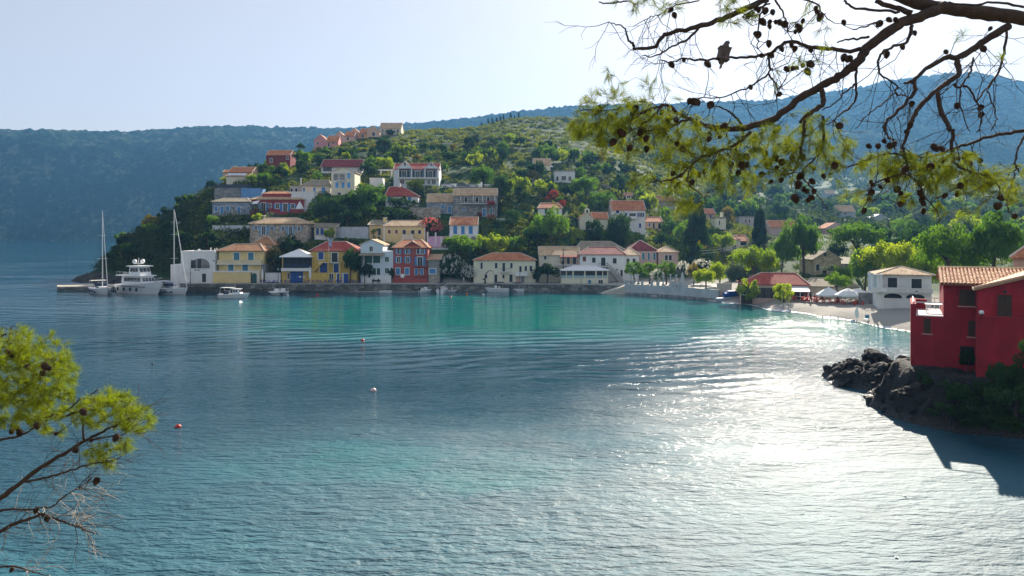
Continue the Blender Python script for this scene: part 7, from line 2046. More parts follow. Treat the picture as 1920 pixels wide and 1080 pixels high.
    def scrub(name, pts, wid, hgt, nl, lsz, mat):
        P = np.array(pts); n = len(P)
        u = rs.normal(0, 1, (n, nl, 3)); u /= np.linalg.norm(u, axis=2, keepdims=True); u[:, :, 2] = np.abs(u[:, :, 2])
        W = np.array(wid)[:, None, None]; Hh = np.array(hgt)[:, None, None]
        k = rs.uniform(.55, 1, (n, nl, 1))
        off = u * k * np.concatenate([W, W, Hh], 2)
        C = (P[:, None, :] + off).reshape(-1, 3)
        V = leaves(C, u.reshape(-1, 3), np.repeat(np.array(lsz), nl), rs)
        tag(put(name, npmesh(name, V, np.arange(len(V)).reshape(-1, 4), mat)), kind='stuff')
    def inpad(x, y):
        for cx, cy, hw, hd, rz, z in PADS:
            if abs(x - cx) < hw + 1.8 and -hd - 3 < y - cy < hd + 1: return True
        return False
    G_SCR = leafmat('scrub_leaves', (.028, .088, .020), (.19, .215, .032), .44, (1.5, 1.35, .4), .06)
    pts, wd, ht, ls = [], [], [], []
    tries = 0
    while len(pts) < 13500 and tries < 160000:
        tries += 1
        px = rnd.uniform(360, 1420); Y = rnd.uniform(196, 560)
        z = terr(px, Y)
        if z < 4 or (z > 42 and rnd.random() < .25): continue
        x = gx(px, Y)
        if inpad(x, Y): continue
        if fbm(x / 16, Y / 16, 3, 41) < (.20 if z > 62 else .34 if z > 30 else .26): continue
        if z > 40 and abs(((z + (fbm(x / 60, Y / 60, 2, 21) - .5) * 5) / 3.2) % 1 - .5) > .33: continue
        w = rnd.uniform(.6, 1.9) * (1 if z < 40 else 1.25)
        pts.append((x, Y, z - .1)); wd.append(w); ht.append(w * rnd.uniform(.6, .95)); ls.append(w * .27)
    scrub('hillside_scrub', pts, wd, ht, 34, ls, G_SCR)
    G_HEAD = leafmat('headland_leaves', (.010, .034, .018), (.050, .075, .022), .3, (1.5, 1.4, .4), .08)
    pts, wd, ht, ls = [], [], [], []
    tries = 0
    while len(pts) < 1500 and tries < 20000:
        tries += 1
        px = rnd.uniform(165, 500); Y = rnd.uniform(193, 300)
        z = terr(px, Y)
        if z < 3.6: continue
        x = gx(px, Y)
        if inpad(x, Y): continue
        w = rnd.uniform(1.1, 2.9) if rnd.random() < .9 else rnd.uniform(3.2, 4.8)
        pts.append((x, Y, z - .3)); wd.append(w); ht.append(w * rnd.uniform(.7, 1.0)); ls.append(.33)
    scrub('headland_shrubbery', pts, wd, ht, 60, ls, G_HEAD)
    pts, wd, ht, ls = [], [], [], []
    tries = 0
    while len(pts) < 4600 and tries < 20000:
        tries += 1
        px = rnd.uniform(1080, 2060); Y = rnd.uniform(290, 1070)
        z = terr(px, Y)
        x = gx(px, Y)
        if px < 1250 and Y > 560: continue
        if Y < 420 and (px < 1330 or not clear(px, HY - (z - H) * F / Y, HY - (z - H) * F / Y - 14, 16, Y)): continue
        w = rnd.uniform(2.6, 5.4)
        pts.append((x, Y, z - .5)); wd.append(w); ht.append(w * rnd.uniform(.8, 1.1)); ls.append(w * .25)
    scrub('valley_woods', pts, wd, ht, 36, ls, leafmat('far_valley_leaves', (.024, .06, .028), (.085, .115, .045), .35, (1.4, 1.3, .5), .02))
    # garden greens at low level along the foot of the slope
    pts, wd, ht, ls = [], [], [], []
    tries = 0
    while len(pts) < 700 and tries < 20000:
        tries += 1
        px = rnd.uniform(1290, 1960); Y = rnd.uniform(150, 300)
        z = terr(px, Y)
        if z < 2.85: continue
        x = gx(px, Y)
        if inpad(x, Y): continue
        w = rnd.uniform(.9, 2.2)
        pts.append((x, Y, z - .2)); wd.append(w); ht.append(w * rnd.uniform(.7, 1.0)); ls.append(.24)
    scrub('garden_undergrowth', pts, wd, ht, 60, ls, G_SCR)
# ------------------------------------------------------------------ the two pines near the camera
def smooth(path, k=5, jit=0.0, rs=None):
    P = [np.array(p, float) for p in path]
    P = [2 * P[0] - P[1]] + P + [2 * P[-1] - P[-2]]
    out = []
    for i in range(1, len(P) - 2):
        for j in range(k):
            t = j / k
            c = .5 * ((2 * P[i]) + (P[i + 1] - P[i - 1]) * t + (2 * P[i - 1] - 5 * P[i] + 4 * P[i + 1] - P[i + 2]) * t * t + (-P[i - 1] + 3 * P[i] - 3 * P[i + 1] + P[i + 2]) * t ** 3)
            if jit and rs is not None: c = c + rs.normal(0, jit, len(c)) * np.array([1] * 3 + [0] * (len(c) - 3))[:len(c)]
            out.append(c)
    out.append(P[-2])
    return out

def zpts(x0, y0, sc, pts): return [(x0 + a / sc, y0 + b / sc) for a, b in pts]

class Pine:
    def __init__(s, lab, base, bark, needle, cone, seed):
        s.t = thing('pine_tree', lab, 'tree', base); s.b = Vector(base); s.bark = bark; s.needle = needle; s.cone = cone
        s.rs = np.random.default_rng(seed); s.nodes = []; s.nrad = []
    def limb(s, pts, Y0, Y1, r0, r1, n=8, k=5, jit=.006, name='branch'):
        """Traced limb: picture points, distance from Y0 to Y1, radius in picture pixels from r0 to r1."""
        m = len(pts)
        P = []
        for i, (a, b) in enumerate(pts):
            Y = Y0 + (Y1 - Y0) * i / (m - 1)
            p = at(a, b, Y); P.append((p.x, p.y, p.z, (r0 + (r1 - r0) * i / (m - 1)) * .8 / F * Y))
        Q = smooth(P, k, jit, s.rs)
        rr = [max(.0025, float(q[3]) * (1 + s.rs.normal(0, .06))) for q in Q]
        MB().tube([(q[0] - s.b.x, q[1] - s.b.y, q[2] - s.b.z) for q in Q], rr, n).build(name, s.bark, s.t, True)
        for q, r in zip(Q, rr): s.nodes.append(q[:3]); s.nrad.append(r)
        return Q
    def foliage(s, lobes, sway, per=46, ln=(.075, .125), wd=.0032, drop=-.15, bare=0.0, twig=.0035, thin=1.0):
        """Needle brushes at the ends of a web of twigs that grows out of the limbs."""
        rs = s.rs
        T = []
        for (cx, cy, rx, ry, n, Y0, Y1) in lobes:
            for _ in range(int(n * thin)):
                a = rs.uniform(0, 2 * PI); q = rs.uniform(0, 1) ** .6 * 1.12
                p = at(cx + math.cos(a) * q * rx, cy + math.sin(a) * q * ry, rs.uniform(Y0, Y1)); T.append((p.x, p.y, p.z))
        T = np.array(T)
        N = np.array(s.nodes); base = len(N)
        d = np.min(np.linalg.norm(T[:, None, :] - N[None, :, :], axis=2), axis=1)
        order = np.argsort(d)
        nodes = [tuple(x) for x in N]; arr = np.array(nodes + [(0, 0, 0)] * (len(T) * 2)); cnt = base
        tw = MB(); VN = []; 
        for i in order:
            p = T[i]
            j = int(np.argmin(np.linalg.norm(arr[:cnt] - p, axis=1))); a = arr[j].copy()
            L = np.linalg.norm(p - a)
            mid = (a + p) / 2 + rs.normal(0, .12 * L + .003, 3) + np.array([0, 0, .05 * L])
            r = twig if j >= base else twig * 1.7
            tw.tube([Vector(a) - s.b, Vector(mid) - s.b, Vector(p) - s.b], [r, r * .8, r * .6], 4, False)
            arr[cnt] = mid; arr[cnt + 1] = p; cnt += 2
            if rs.random() < bare: continue
            dr = p - mid; dr = dr / (np.linalg.norm(dr) + 1e-9) + np.array(sway) + rs.normal(0, .25, 3); dr /= np.linalg.norm(dr)
            n = int(per * rs.uniform(.6, 1.3))
            u = rs.normal(0, 1, (n, 3)); u -= (u @ dr)[:, None] * dr; u /= np.linalg.norm(u, axis=1, keepdims=True) + 1e-9
            sp = rs.uniform(.25, .95, (n, 1))
            nd_ = dr + u * sp + np.array([0, 0, drop]); nd_ /= np.linalg.norm(nd_, axis=1, keepdims=True)
            st = p - dr * rs.uniform(0, .075, (n, 1))
            le = rs.uniform(ln[0], ln[1], (n, 1))
            sd = np.cross(nd_, rs.normal(0, 1, (n, 3))); sd /= np.linalg.norm(sd, axis=1, keepdims=True) + 1e-9
            md = st + nd_ * le * .55 + u * .004
            en = st + nd_ * le + np.array([0, 0, -.012])
            VN.append(np.stack([st - sd * wd * .4, md - sd * wd * .5, en, md + sd * wd * .5, st + sd * wd * .4], 1).reshape(-1, 3))
        tag(tw.build('twigs', s.bark, s.t), kind='stuff')
        V = np.concatenate(VN) - np.array(s.b)
        o = put('needles', npmesh('needles', V, np.arange(len(V)).reshape(-1, 5), s.needle), s.t); tag(o, kind='stuff')
    def dead(s, starts, n, spread, L, bark):
        """Bare forking twigs."""
        rs = s.rs; m = MB()
        N = np.array(s.nodes)
        for (px, py, Y) in starts:
            c = np.array(at(px, py, Y))
            j = int(np.argmin(np.linalg.norm(N - c, axis=1)))
            for _ in range(n):
                p = N[max(0, min(len(N) - 1, j + rs.integers(-4, 5)))].copy(); d = np.array(spread) + rs.normal(0, .45, 3); d /= np.linalg.norm(d)
                pts = [p]
                for k in range(5):
                    d = d + rs.normal(0, .28, 3) + np.array([0, 0, -.03]); d /= np.linalg.norm(d); p = p + d * L * rs.uniform(.12, .26); pts.append(p)
                    if k in (1, 2, 3):
                        e = d + rs.normal(0, .6, 3); e /= np.linalg.norm(e); f = p + e * L * .2; g = f + (e + rs.normal(0, .4, 3)) * L * .12
                        m.tube([Vector(p) - s.b, Vector(f) - s.b, Vector(g) - s.b], [.0028, .002, .0014], 3, False)
                m.tube([Vector(x) - s.b for x in pts], [.005, .004, .0035, .003, .0025, .0018], 4, False)
        tag(m.build('dead_twigs', bark, s.t), kind='stuff')
    def cones(s, pts, Y, mesh, size=1.0):
        rs = s.rs; N = np.array(s.nodes); st = MB()
        for px, py in pts:
            y = Y + rs.uniform(-.6, .5)
            p = at(px, py, y)
            # hang it at the depth of the nearest limb when one passes close by in space
            d = np.linalg.norm(N - np.array(p), axis=1); j = int(np.argmin(d))
            o = put('pine_cone', mesh, s.t, p - s.b, size * rs.uniform(.65, 1.25), (rs.uniform(-.8, .8), rs.uniform(-.8, .8), rs.uniform(0, 6)))
            a = Vector(N[j]); q = (a + p) / 2 + Vector(rs.normal(0, .03, 3))
            st.tube([a - s.b, q - s.b, p - s.b], [.005, .004, .004], 4, False)
        tag(st.build('cone_stalks', s.bark, s.t), kind='stuff')

def cone_mesh():
    m = MB(); n = 9; rows = 9
    for r in range(rows):
        t = (r + .3) / rows; z = .065 - .13 * t
        R0 = .052 * math.sin(PI * min(1, .12 + t * .88)) ** .7 * (1.1 - .35 * t)
        for k in range(n):
            a = 2 * PI * (k + .5 * (r % 2)) / n; w = .62 * 2 * PI / n
            ca, sa = math.cos(a), math.sin(a)
            i0 = (R0 * .45 * math.cos(a - w), R0 * .45 * math.sin(a - w), z + .004); i1 = (R0 * .45 * math.cos(a + w), R0 * .45 * math.sin(a + w), z + .004)
            o0 = (R0 * math.cos(a - w * .6), R0 * math.sin(a - w * .6), z - .006); o1 = (R0 * math.cos(a + w * .6), R0 * math.sin(a + w * .6), z - .006)
            tip = (R0 * 1.16 * ca, R0 * 1.16 * sa, z - .012); bt = (R0 * .8 * ca, R0 * .8 * sa, z - .018)
            m.add([i0, i1, o1, tip, o0, bt], [(0, 1, 2, 3, 4), (4, 3, 5), (3, 2, 5)])
    m.lathe([(.004, .068), (.03, .05), (.038, .0), (.028, -.045), (.005, -.07)], 8)
    return m.mesh('pine_cone', plain('cone_scales', (.075, .045, .028), .85, .3, 12))

def make_pines():
    bark = plain('pine_bark', (.085, .058, .045), .9, .35, 9, .8)
    grey = plain('dead_wood', (.42, .38, .34), .9, .25, 9)
    NR = leafmat('pine_needles', (.035, .075, .012), (.27, .29, .032), .5, (1.4, 1.45, .35), 1.6)
    NL = leafmat('pine_needles_fresh', (.045, .105, .010), (.24, .275, .020), .46, (1.3, 1.4, .3), 1.6)
    cm = cone_mesh()
    D = 8.6
    p = Pine('tall pine whose cone-laden branches hang in from the upper right', (7.9, 9.3, 8.2), bark, NR, cm, 3)
    z2 = lambda q: zpts(1040, 0, 4.355, q); z3 = lambda q: zpts(1480, 0, 4.355, q); z4 = lambda q: zpts(1040, 160, 4.355, q); z5 = lambda q: zpts(1480, 180, 4.355, q)
    MB().tube([(0, 0, -.6), (.05, 0, 2.5), (-.1, -.05, 5.0), (.05, -.1, 7.6), (.1, -.1, 11.0), (.0, 0, 14.5)], [.34, .29, .26, .24, .19, .1], 12).build('trunk', bark, p.t, True)
    p.limb([(2238, 30), (2120, 46), (2010, 44), (1920, 34), (1840, 24), (1765, 14), (1710, 4), (1660, -14), (1600, -40)], 9.2, 8.4, 20, 10, 12)
    p.limb([(1770, 12), (1740, 26), (1700, 39), (1664, 61), (1629, 86), (1609, 116), (1579, 139), (1542, 161), (1503, 181), (1478, 203), (1442, 227), (1391, 240), (1338, 240)], 8.6, 8.2, 13, 6.5, 10)
    p.limb([(1338, 240), (1311, 231), (1290, 221), (1270, 212), (1258, 200), (1242, 197), (1222, 204), (1200, 214)], 8.2, 8.0, 5.5, 2, 7)
    p.limb([(1560, -60), (1500, -32), (1445, -10), (1426, 3), (1371, 28), (1327, 46), (1276, 57), (1247, 66), (1224, 89), (1187, 92)], 8.5, 8.1, 9, 3.5, 8)
    p.limb([(1189, 90), (1187, 82), (1178, 77), (1173, 57), (1164, 48), (1142, 41)], 8.1, 8.0, 3.4, 1.2, 6)
    p.limb([(1311, 53), (1288, 73), (1260, 87), (1231, 104), (1205, 104)], 8.2, 8.0, 3.4, 1.3, 6)
    p.limb([(1629, 85), (1595, 95), (1553, 91), (1514, 87), (1480, 78), (1442, 99), (1407, 107), (1361, 109), (1304, 112.5), (1283, 110), (1260, 117), (1237, 112)], 8.5, 8.4, 5.5, 1.4, 7)
    p.limb([(1441, 99), (1442, 118), (1440, 138), (1407, 161), (1361, 181), (1311, 184)], 8.4, 8.1, 3, 1.2, 6)
    p.limb([(1440, 138), (1452, 155), (1458, 168), (1456, 190)], 8.3, 8.2, 2.4, 1.2, 6)
    p.limb(z3([(1790, 215), (1560, 355), (1400, 460), (1250, 480), (1100, 580), (1020, 650), (940, 680)]), 8.8, 8.4, 9, 2.5, 8)
    p.limb(z3([(1022, 640), (1022, 730), (960, 830), (880, 915), (800, 985), (772, 1050)]), 8.4, 8.2, 4.6, 3, 7)
    p.limb(z5([(772, 265), (800, 320), (850, 372)]), 8.2, 8.1, 3, 2, 6)
    p.limb(z3([(1372, 490), (1368, 620), (1200, 740), (1060, 880), (1000, 980), (985, 1035)]), 8.6, 8.1, 6, 4.5, 8)
    p.limb(z5([(980, 250), (960, 310), (930, 430), (960, 560), (985, 650)]), 8.1, 8.0, 4.5, 2, 7)
    p.limb(z3([(1205, 755), (1250, 930), (1310, 1060)]), 8.3, 8.1, 5.5, 5, 8)
    p.limb(z5([(1290, 240), (1330, 300), (1325, 430), (1340, 520), (1400, 590), (1560, 640), (1690, 700), (1715, 800)]), 8.1, 7.9, 5, 1.3, 7)
    p.limb(z3([(1780, 260), (1745, 470), (1700, 610), (1600, 740), (1530, 830)]), 8.7, 8.3, 3.2, 1.8, 6)
    p.limb(z3([(1352, 690), (1370, 712), (1450, 712), (1530, 830), (1565, 930), (1575, 1000), (1530, 1080)]), 8.5, 8.2, 3, 1.4, 6)
    p.limb(z3([(1500, 470), (1470, 600), (1400, 720), (1400, 870), (1440, 1000), (1475, 1075)]), 8.6, 8.2, 2.4, 1.1, 6)
    p.limb(z3([(1620, 735), (1680, 900), (1690, 980), (1650, 1070)]), 8.4, 8.2, 1.9, 1, 6)
    p.limb(z3([(1005, 200), (960, 340), (850, 380), (742, 452), (738, 600), (880, 700), (870, 760), (960, 790)]), 8.5, 8.2, 4, 1.6, 6)
    p.limb(z3([(868, 760), (800, 820), (700, 890), (620, 950), (540, 1050)]), 8.3, 8.1, 2, 1, 6)
    p.limb(z5([(2050, 255), (1916, 283), (1800, 300), (1650, 330), (1480, 385), (1300, 440), (1170, 490), (1050, 500), (850, 467), (650, 512), (400, 605), (320, 640)]), 8.7, 8.0, 4.5, 1.3, 7)
    p.limb(z5([(2060, 150), (1960, 240), (1915, 330), (1850, 480), (1845, 590), (1835, 660), (1780, 890), (1840, 990)]), 8.7, 8.2, 3, 1.2, 6)
    p.limb(z5([(1850, 570), (1890, 640), (1930, 680)]), 8.4, 8.3, 2, 1, 6)
    p.limb(z3([(540, 560), (550, 700), (520, 850), (400, 950), (310, 1020)]), 8.4, 8.1, 3.2, 1.5, 6)
    p.limb(z3([(545, 680), (460, 750), (370, 840), (270, 900)]), 8.3, 8.1, 2.6, 1.3, 6)
    p.limb(z3([(265, 735), (265, 860), (150, 930), (90, 1000)]), 8.3, 8.1, 6, 4, 7)
    p.limb(z5([(250, 80), (130, 190), (115, 310), (60, 580), (-20, 640)]), 8.2, 8.0, 4.5, 2, 7)
    p.limb(z5([(270, 170), (280, 330), (240, 480), (100, 620), (170, 730), (240, 820), (310, 920)]), 8.2, 8.0, 3.5, 1, 6)
    p.limb(z4([(1530, 330), (1460, 240), (1380, 190), (1300, 165)]), 8.3, 8.1, 3, 1.4, 6)
    p.limb(z4([(1300, 345), (1180, 305), (1090, 270)]), 8.0, 7.9, 4, 3, 6)
    p.limb(z4([(1600, 380), (1480, 480), (1330, 540), (1210, 580), (1110, 660), (1020, 740), (900, 780), (820, 790)]), 8.2, 7.8, 4.5, 1.3, 6)
    p.limb(z4([(880, 165), (800, 250), (700, 330), (560, 410)]), 8.0, 7.8, 3, 1.2, 6)
    p.limb(z4([(1080, 280), (900, 350), (760, 370), (640, 420)]), 8.0, 7.8, 3, 1.2, 6)
    p.limb(z4([(560, 180), (450, 205), (300, 200), (210, 205)]), 8.0, 7.8, 1.8, .9, 5)
    p.limb(z4([(1110, 660), (1080, 780), (1180, 880), (1240, 960)]), 7.9, 7.7, 2, 1, 5)
    p.limb(z5([(990, 640), (850, 660), (700, 715), (640, 830), (600, 940)]), 8.0, 7.8, 2.6, 1.2, 6)
    p.limb(z5([(980, 650), (1060, 720), (1100, 810), (1220, 970), (1205, 1060)]), 8.0, 7.8, 2.4, 1, 6)
    p.limb(z2([(1180, 0), (1000, 40), (870, 110), (760, 150), (640, 220)]), 8.3, 8.1, 1.8, .8, 5)
    p.limb(z2([(590, 10), (470, 25), (360, 15)]), 8.2, 8.1, 2.2, 1.5, 5)
    p.limb(z2([(1740, 0), (1690, 90), (1660, 250), (1660, 400)]), 8.5, 8.3, 2.6, 1.2, 6)
    p.limb(z2([(1800, 0), (1850, 90), (1890, 180), (1900, 260)]), 8.5, 8.3, 2.4, 1.6, 6)
    p.limb(z2([(1755, 20), (1620, 90), (1530, 140)]), 8.5, 8.3, 2.2, 1.4, 6)
    p.limb(z3([(40, -20), (220, 30), (270, 110), (370, 190)]), 8.5, 8.3, 2.4, 1.0, 6)
    p.limb(z3([(450, 0), (520, 60), (700, 85), (900, 95)]), 8.6, 8.5, 2.6, 3.4, 6)
    p.limb(z3([(700, 10), (860, 60), (1000, 110)]), 8.6, 8.5, 5, 7, 7)
    p.limb(z3([(390, 340), (500, 320), (650, 300)]), 8.4, 8.5, 1.6, 3.2, 6)
    p.limb(z3([(520, 240), (640, 210), (740, 180)]), 8.4, 8.5, 1.4, 2.6, 6)
    p.limb(z3([(1916, 60), (1700, 20), (1500, 40), (1300, 15)]), 8.4, 8.3, 3, 2, 6)
    Yb = (7.6, 8.7)
    L = []
    for e in ((1150, 195, 65, 24, 120), (1120, 235, 52, 30, 130), (1190, 225, 70, 32, 170), (1250, 250, 80, 42, 200), (1090, 245, 24, 14, 26), (1155, 280, 36, 18, 26), (1320, 275, 90, 48, 190), (1400, 290, 80, 52, 170), (1480, 280, 70, 55, 200),
              (1540, 265, 55, 55, 150), (1575, 300, 36, 38, 42), (1300, 330, 55, 22, 40), (1210, 335, 30, 12, 22), (1275, 355, 40, 22, 34), (1290, 385, 28, 12, 18), (1270, 400, 20, 9, 9), (1390, 345, 45, 22, 34),
              (1660, 310, 45, 22, 100), (1720, 315, 60, 30, 190), (1790, 325, 65, 38, 200), (1850, 345, 45, 30, 90), (1885, 320, 30, 26, 26), (1900, 365, 30, 18, 24), (1610, 365, 35, 12, 16), (1690, 375, 30, 12, 12), (1770, 390, 26, 10, 9), (1820, 395, 24, 10, 10),
              (1240, 12, 70, 16, 34), (1170, 6, 40, 9, 10), (1370, 18, 42, 26, 44), (1420, 40, 30, 24, 10), (1530, 45, 40, 40, 20), (1470, 130, 40, 45, 12), (1140, 150, 32, 20, 10), (1205, 160, 26, 14, 8), (1500, 160, 50, 50, 10), (1250, 170, 50, 18, 8), (1900, 100, 22, 18, 5), (1780, 60, 30, 20, 5), (1550, 110, 30, 22, 6)):
        L.append(e + Yb)
    p.foliage(L, (-.25, -.1, -.25), per=40, ln=(.09, .15), wd=.0026, thin=.5, bare=.1, twig=.003)
    p.dead([(1300, 60, 8.2), (1250, 60, 8.2), (1230, 20, 8.2), (1460, 110, 8.4), (1450, 140, 8.3), (1360, 181, 8.1), (1500, 90, 8.4), (1540, 90, 8.4), (1700, 150, 8.3), (1660, 220, 8.2), (1800, 150, 8.3), (1840, 120, 8.5), (1780, 250, 8.1), (1850, 200, 8.3), (1240, 112, 8.4), (1860, 60, 8.7), (1900, 120, 8.5), (1560, 240, 8.1), (1710, 290, 8.0), (1640, 140, 8.3)], 7, (-.35, -.1, -.7), .62, bark)
    cz = z4([(1100, 128), (1140, 135), (1172, 140), (1272, 162), (600, 165), (660, 190), (340, 228), (360, 195), (640, 235), (675, 270), (875, 220), (990, 285), (930, 270), (540, 385), (555, 400), (705, 375), (745, 435), (830, 372), (885, 398), (475, 465), (400, 480), (612, 512), (750, 520), (1065, 655), (965, 720), (968, 778), (1175, 727), (1220, 703), (1308, 630), (1440, 648), (1565, 583), (1520, 615), (1530, 655), (1560, 650), (1500, 715), (1690, 730), (1735, 655), (1720, 560), (1805, 590), (1855, 630), (1810, 675), (1850, 775), (1765, 787), (1120, 790), (1030, 735), (1130, 570), (1260, 565), (1000, 480), (1050, 520), (1380, 330), (1350, 420), (1260, 440)])
    cz += z5([(410, 245), (650, 410), (725, 410), (775, 370), (820, 410), (855, 395), (985, 240), (955, 292), (1000, 65), (1370, 80), (1190, 422), (1240, 430), (1440, 500), (1475, 548), (1555, 530), (1380, 510), (370, 570), (200, 592), (90, 655), (187, 697), (72, 725), (115, 760), (140, 778), (200, 778), (48, 838), (155, 850), (185, 830), (665, 700), (680, 728), (800, 690), (745, 743), (880, 675), (880, 765), (910, 800), (670, 790), (662, 848), (905, 885), (920, 870), (610, 938), (1070, 720), (1070, 795), (1085, 840), (1095, 880), (1095, 942), (1270, 815), (1375, 797), (1398, 735), (1725, 832), (1700, 900), (1840, 985), (25, 510), (110, 500), (280, 655), (1560, 95), (1565, 155), (1025, 575), (1250, 525), (1150, 580), (940, 600), (1000, 590)])
    cz += z2([(948, 82), (978, 125), (955, 528), (1055, 490), (1250, 525), (1580, 128), (1650, 70), (1665, 85), (1720, 90), (1780, 100), (1700, 180), (1755, 182), (1755, 215), (1805, 180), (1840, 185), (1640, 275), (1660, 285), (1750, 358), (1690, 455), (1770, 450), (1895, 565), (1600, 712), (1835, 770), (1855, 400), (1880, 200)])
    cz += z3([(110, 170), (70, 215), (50, 260), (85, 235), (215, 70), (230, 100), (250, 140), (445, 185), (735, 195), (815, 162), (870, 165), (485, 482), (445, 470), (175, 525), (110, 535), (30, 560), (60, 555), (150, 585), (795, 445), (925, 385), (1025, 270), (1280, 425), (1585, 400), (1640, 235), (175, 405), (20, 370), (45, 400)])
    p.cones(cz, 8.1, cm, .64)

    # dove on the thin branch
    B0 = at(1357, 101, 8.43)
    J = [(-.02, 0, -.125), (-.015, 0, -.06), (.0, 0, .0), (.012, 0, .06), (.03, 0, .105), (.042, 0, .135), (.075, 0, .128)]
    RD = [.014, .03, .056, .05, .026, .028, .004]
    me = bpy.data.meshes.new('dove_cage'); me.from_pydata(J, [(i, i + 1) for i in range(6)], [])
    o = bpy.data.objects.new('dove_cage', me); COL.objects.link(o); o.modifiers.new('s', 'SKIN'); o.modifiers.new('u', 'SUBSURF').levels = 2
    for i, r in enumerate(RD): sv = me.skin_vertices[0].data[i]; sv.radius = (r * 1.25, r * 1.25); sv.use_root = (i == 2)
    m2 = bpy.data.meshes.new_from_object(o.evaluated_get(bpy.context.evaluated_depsgraph_get()))
    bpy.data.objects.remove(o)
    m2.materials.clear(); m2.materials.append(plain('dove_feathers', (.16, .13, .12), .85, .25, 30)); m2.polygons.foreach_set('use_smooth', [True] * len(m2.polygons))
    bird = thing('dove', 'plump dove perched on a thin branch in the pine', 'bird', B0)
    put('body', m2, bird)
    MB().add([(-.03, -.02, -.08), (-.03, .02, -.08), (-.045, .03, -.165), (-.045, -.03, -.165), (-.01, -.02, -.08), (-.01, .02, -.08), (-.03, .03, -.165), (-.03, -.03, -.165)], [(0, 1, 2, 3), (7, 6, 5, 4), (0, 4, 5, 1), (3, 2, 6, 7), (0, 3, 7, 4), (1, 5, 6, 2)]).build('tail', plain('dove_tail', (.22, .18, .16), .85), bird)
    for s in (-1, 1):
        MB().tube([(.0, s * .045, .06), (-.02, s * .062, .0), (-.035, s * .04, -.07), (-.04, s * .025, -.11)], [.016, .03, .02, .006], 8).build('wing', plain('dove_wing', (.12, .10, .09), .85, .25, 30), bird, True)
        MB().tube([(.01, s * .018, -.035), (.012, s * .018, -.052), (.03, s * .02, -.055)], .005, 5).build('foot', plain('dove_foot', (.3, .09, .07), .7), bird)
        MB().lathe([(.001, -.006), (.006, 0), (.001, .006)], 8).build('eye', M_GLASS, bird, True, (.05, s * .031, .142))

    # ---- pine at the lower left
    q_ = Pine('pine with bright yellow-green needle masses at the lower left', (-9.2, 10.6, 7.4), bark, NL, cm, 8)
    z7 = lambda q: zpts(0, 760, 3.376, q); z6 = lambda q: zpts(0, 590, 5.4, q)
    MB().tube([(0, 0, -.8), (.1, 0, 1.2), (.0, 0, 2.6), (.15, .05, 4.2), (.1, 0, 6.0)], [.24, .2, .17, .13, .06], 10).build('trunk', bark, q_.t, True)
    q_.limb([(-240, 1120)] + z7([(-420, 900), (-200, 740), (0, 590), (140, 480), (260, 390), (400, 310), (540, 225), (650, 165), (780, 100), (880, 60)]), 10.6, 10.0, 8, 1.6, 9)
    q_.limb(z7([(150, 485), (300, 455), (450, 410), (580, 370), (700, 350), (760, 330)]), 10.2, 10.0, 3.2, 1, 6)
    q_.limb(z7([(540, 225), (640, 205), (760, 190), (850, 150)]), 10.1, 9.9, 2.6, 1, 6)
    q_.limb(z7([(530, 215), (522, 100), (525, 40)]), 10.1, 10.0, 2.4, 1, 6)
    q_.limb(z7([(-300, 980), (-100, 880), (-40, 830), (40, 775), (120, 740), (220, 705), (280, 690), (400, 740), (480, 762), (560, 800), (620, 815)]), 10.6, 9.9, 6, 1, 7)
    q_.limb(z7([(-300, 690), (-100, 664), (0, 662), (120, 660), (250, 655), (330, 640), (390, 590), (450, 550), (510, 520), (580, 460)]), 10.6, 9.9, 3.4, .9, 6)
    q_.limb(z7([(-200, 1040), (0, 1025), (100, 1020), (200, 1050), (310, 1075)]), 10.4, 10, 3, 1, 6)
    q_.limb(z7([(-260, 260), (-60, 230), (60, 205), (150, 180), (230, 130), (300, 90)]), 10.5, 10.2, 4, 1.4, 6)
    q_.limb(z6([(-500, 1100), (-250, 800), (-60, 610), (0, 530), (60, 470), (85, 330), (100, 200), (110, 120)]), 10.6, 10.2, 6, 1.6, 7)
    q_.limb(z6([(-260, 1000), (0, 860), (190, 775), (330, 700), (400, 640), (440, 580), (500, 530), (560, 430)]), 10.6, 10.0, 6, 1.5, 7)
    q_.limb(z6([(405, 635), (300, 555), (275, 490)]), 10.1, 10.0, 2, 1.2, 6)
    q_.limb(z6([(400, 1060), (560, 1015), (700, 960), (790, 880), (940, 800), (990, 750)]), 10.2, 9.9, 3, 1, 6)
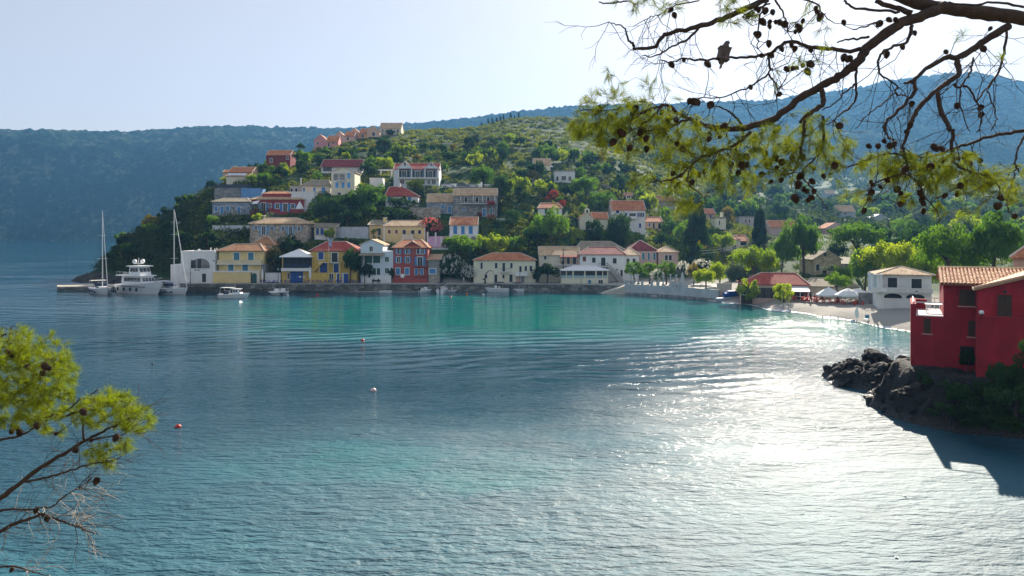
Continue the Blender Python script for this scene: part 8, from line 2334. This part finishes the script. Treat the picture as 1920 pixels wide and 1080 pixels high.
    q_.limb(z6([(-300, 400), (-100, 300), (20, 210), (60, 190)]), 10.6, 10.3, 5, 1.6, 6)
    q_.limb(z6([(620, 1050), (760, 990), (1000, 950), (1200, 880), (1330, 900)]), 10.1, 9.9, 3, 1, 6)
    Yl = (9.6, 10.7)
    L = [e + Yl for e in ((30, 650, 45, 36, 95), (75, 660, 55, 34, 110), (0, 700, 60, 60, 120), (60, 705, 70, 42, 190), (112, 705, 30, 40, 90), (25, 750, 60, 35, 120), (85, 755, 55, 30, 120), (20, 785, 40, 18, 50), (75, 785, 45, 18, 60),
                          (150, 770, 26, 24, 45), (190, 775, 38, 26, 75), (225, 770, 34, 30, 100), (255, 785, 30, 24, 85), (200, 745, 22, 14, 22), (240, 748, 14, 12, 10), (100, 808, 22, 9, 16), (185, 852, 24, 20, 42), (232, 838, 14, 16, 26), (205, 868, 16, 8, 10))]
    q_.foliage(L, (.45, -.05, .35), per=44, ln=(.09, .155), wd=.003, drop=0.05, twig=.003, thin=.66)
    q_.dead([(160, 880, 10), (150, 900, 10), (120, 960, 10), (60, 955, 10), (30, 880, 10.2), (90, 870, 10.1), (140, 840, 10), (10, 1000, 10.3)], 8, (.8, -.05, .12), .6, bark)
    q_.dead([(110, 955, 10), (130, 960, 10), (160, 985, 10), (170, 910, 10), (60, 1062, 10), (20, 960, 10.1)], 7, (.9, -.1, .15), .55, grey)
    q_.cones(z7([(110, 145), (75, 165), (235, 130), (125, 175), (355, 180), (578, 222), (235, 655), (225, 670), (272, 695), (298, 720), (75, 1040), (735, 205), (610, 480), (476, 282)]) + z6([(95, 305), (110, 355), (70, 370), (115, 400), (262, 365), (205, 360), (275, 530), (455, 525), (535, 530), (505, 545), (435, 590), (845, 985)]), 10.0, cm, .7)
# ------------------------------------------------------------------ assemble
for s_ in HOUSES: place_house(s_)
make_shore()
make_terrain()
make_far_hills()
make_water()
make_foam()
make_near_slope()
make_point()
make_haze()
for s_ in HOUSES: build_house(s_)
make_boats()
make_furniture()
make_trees()
make_pines()
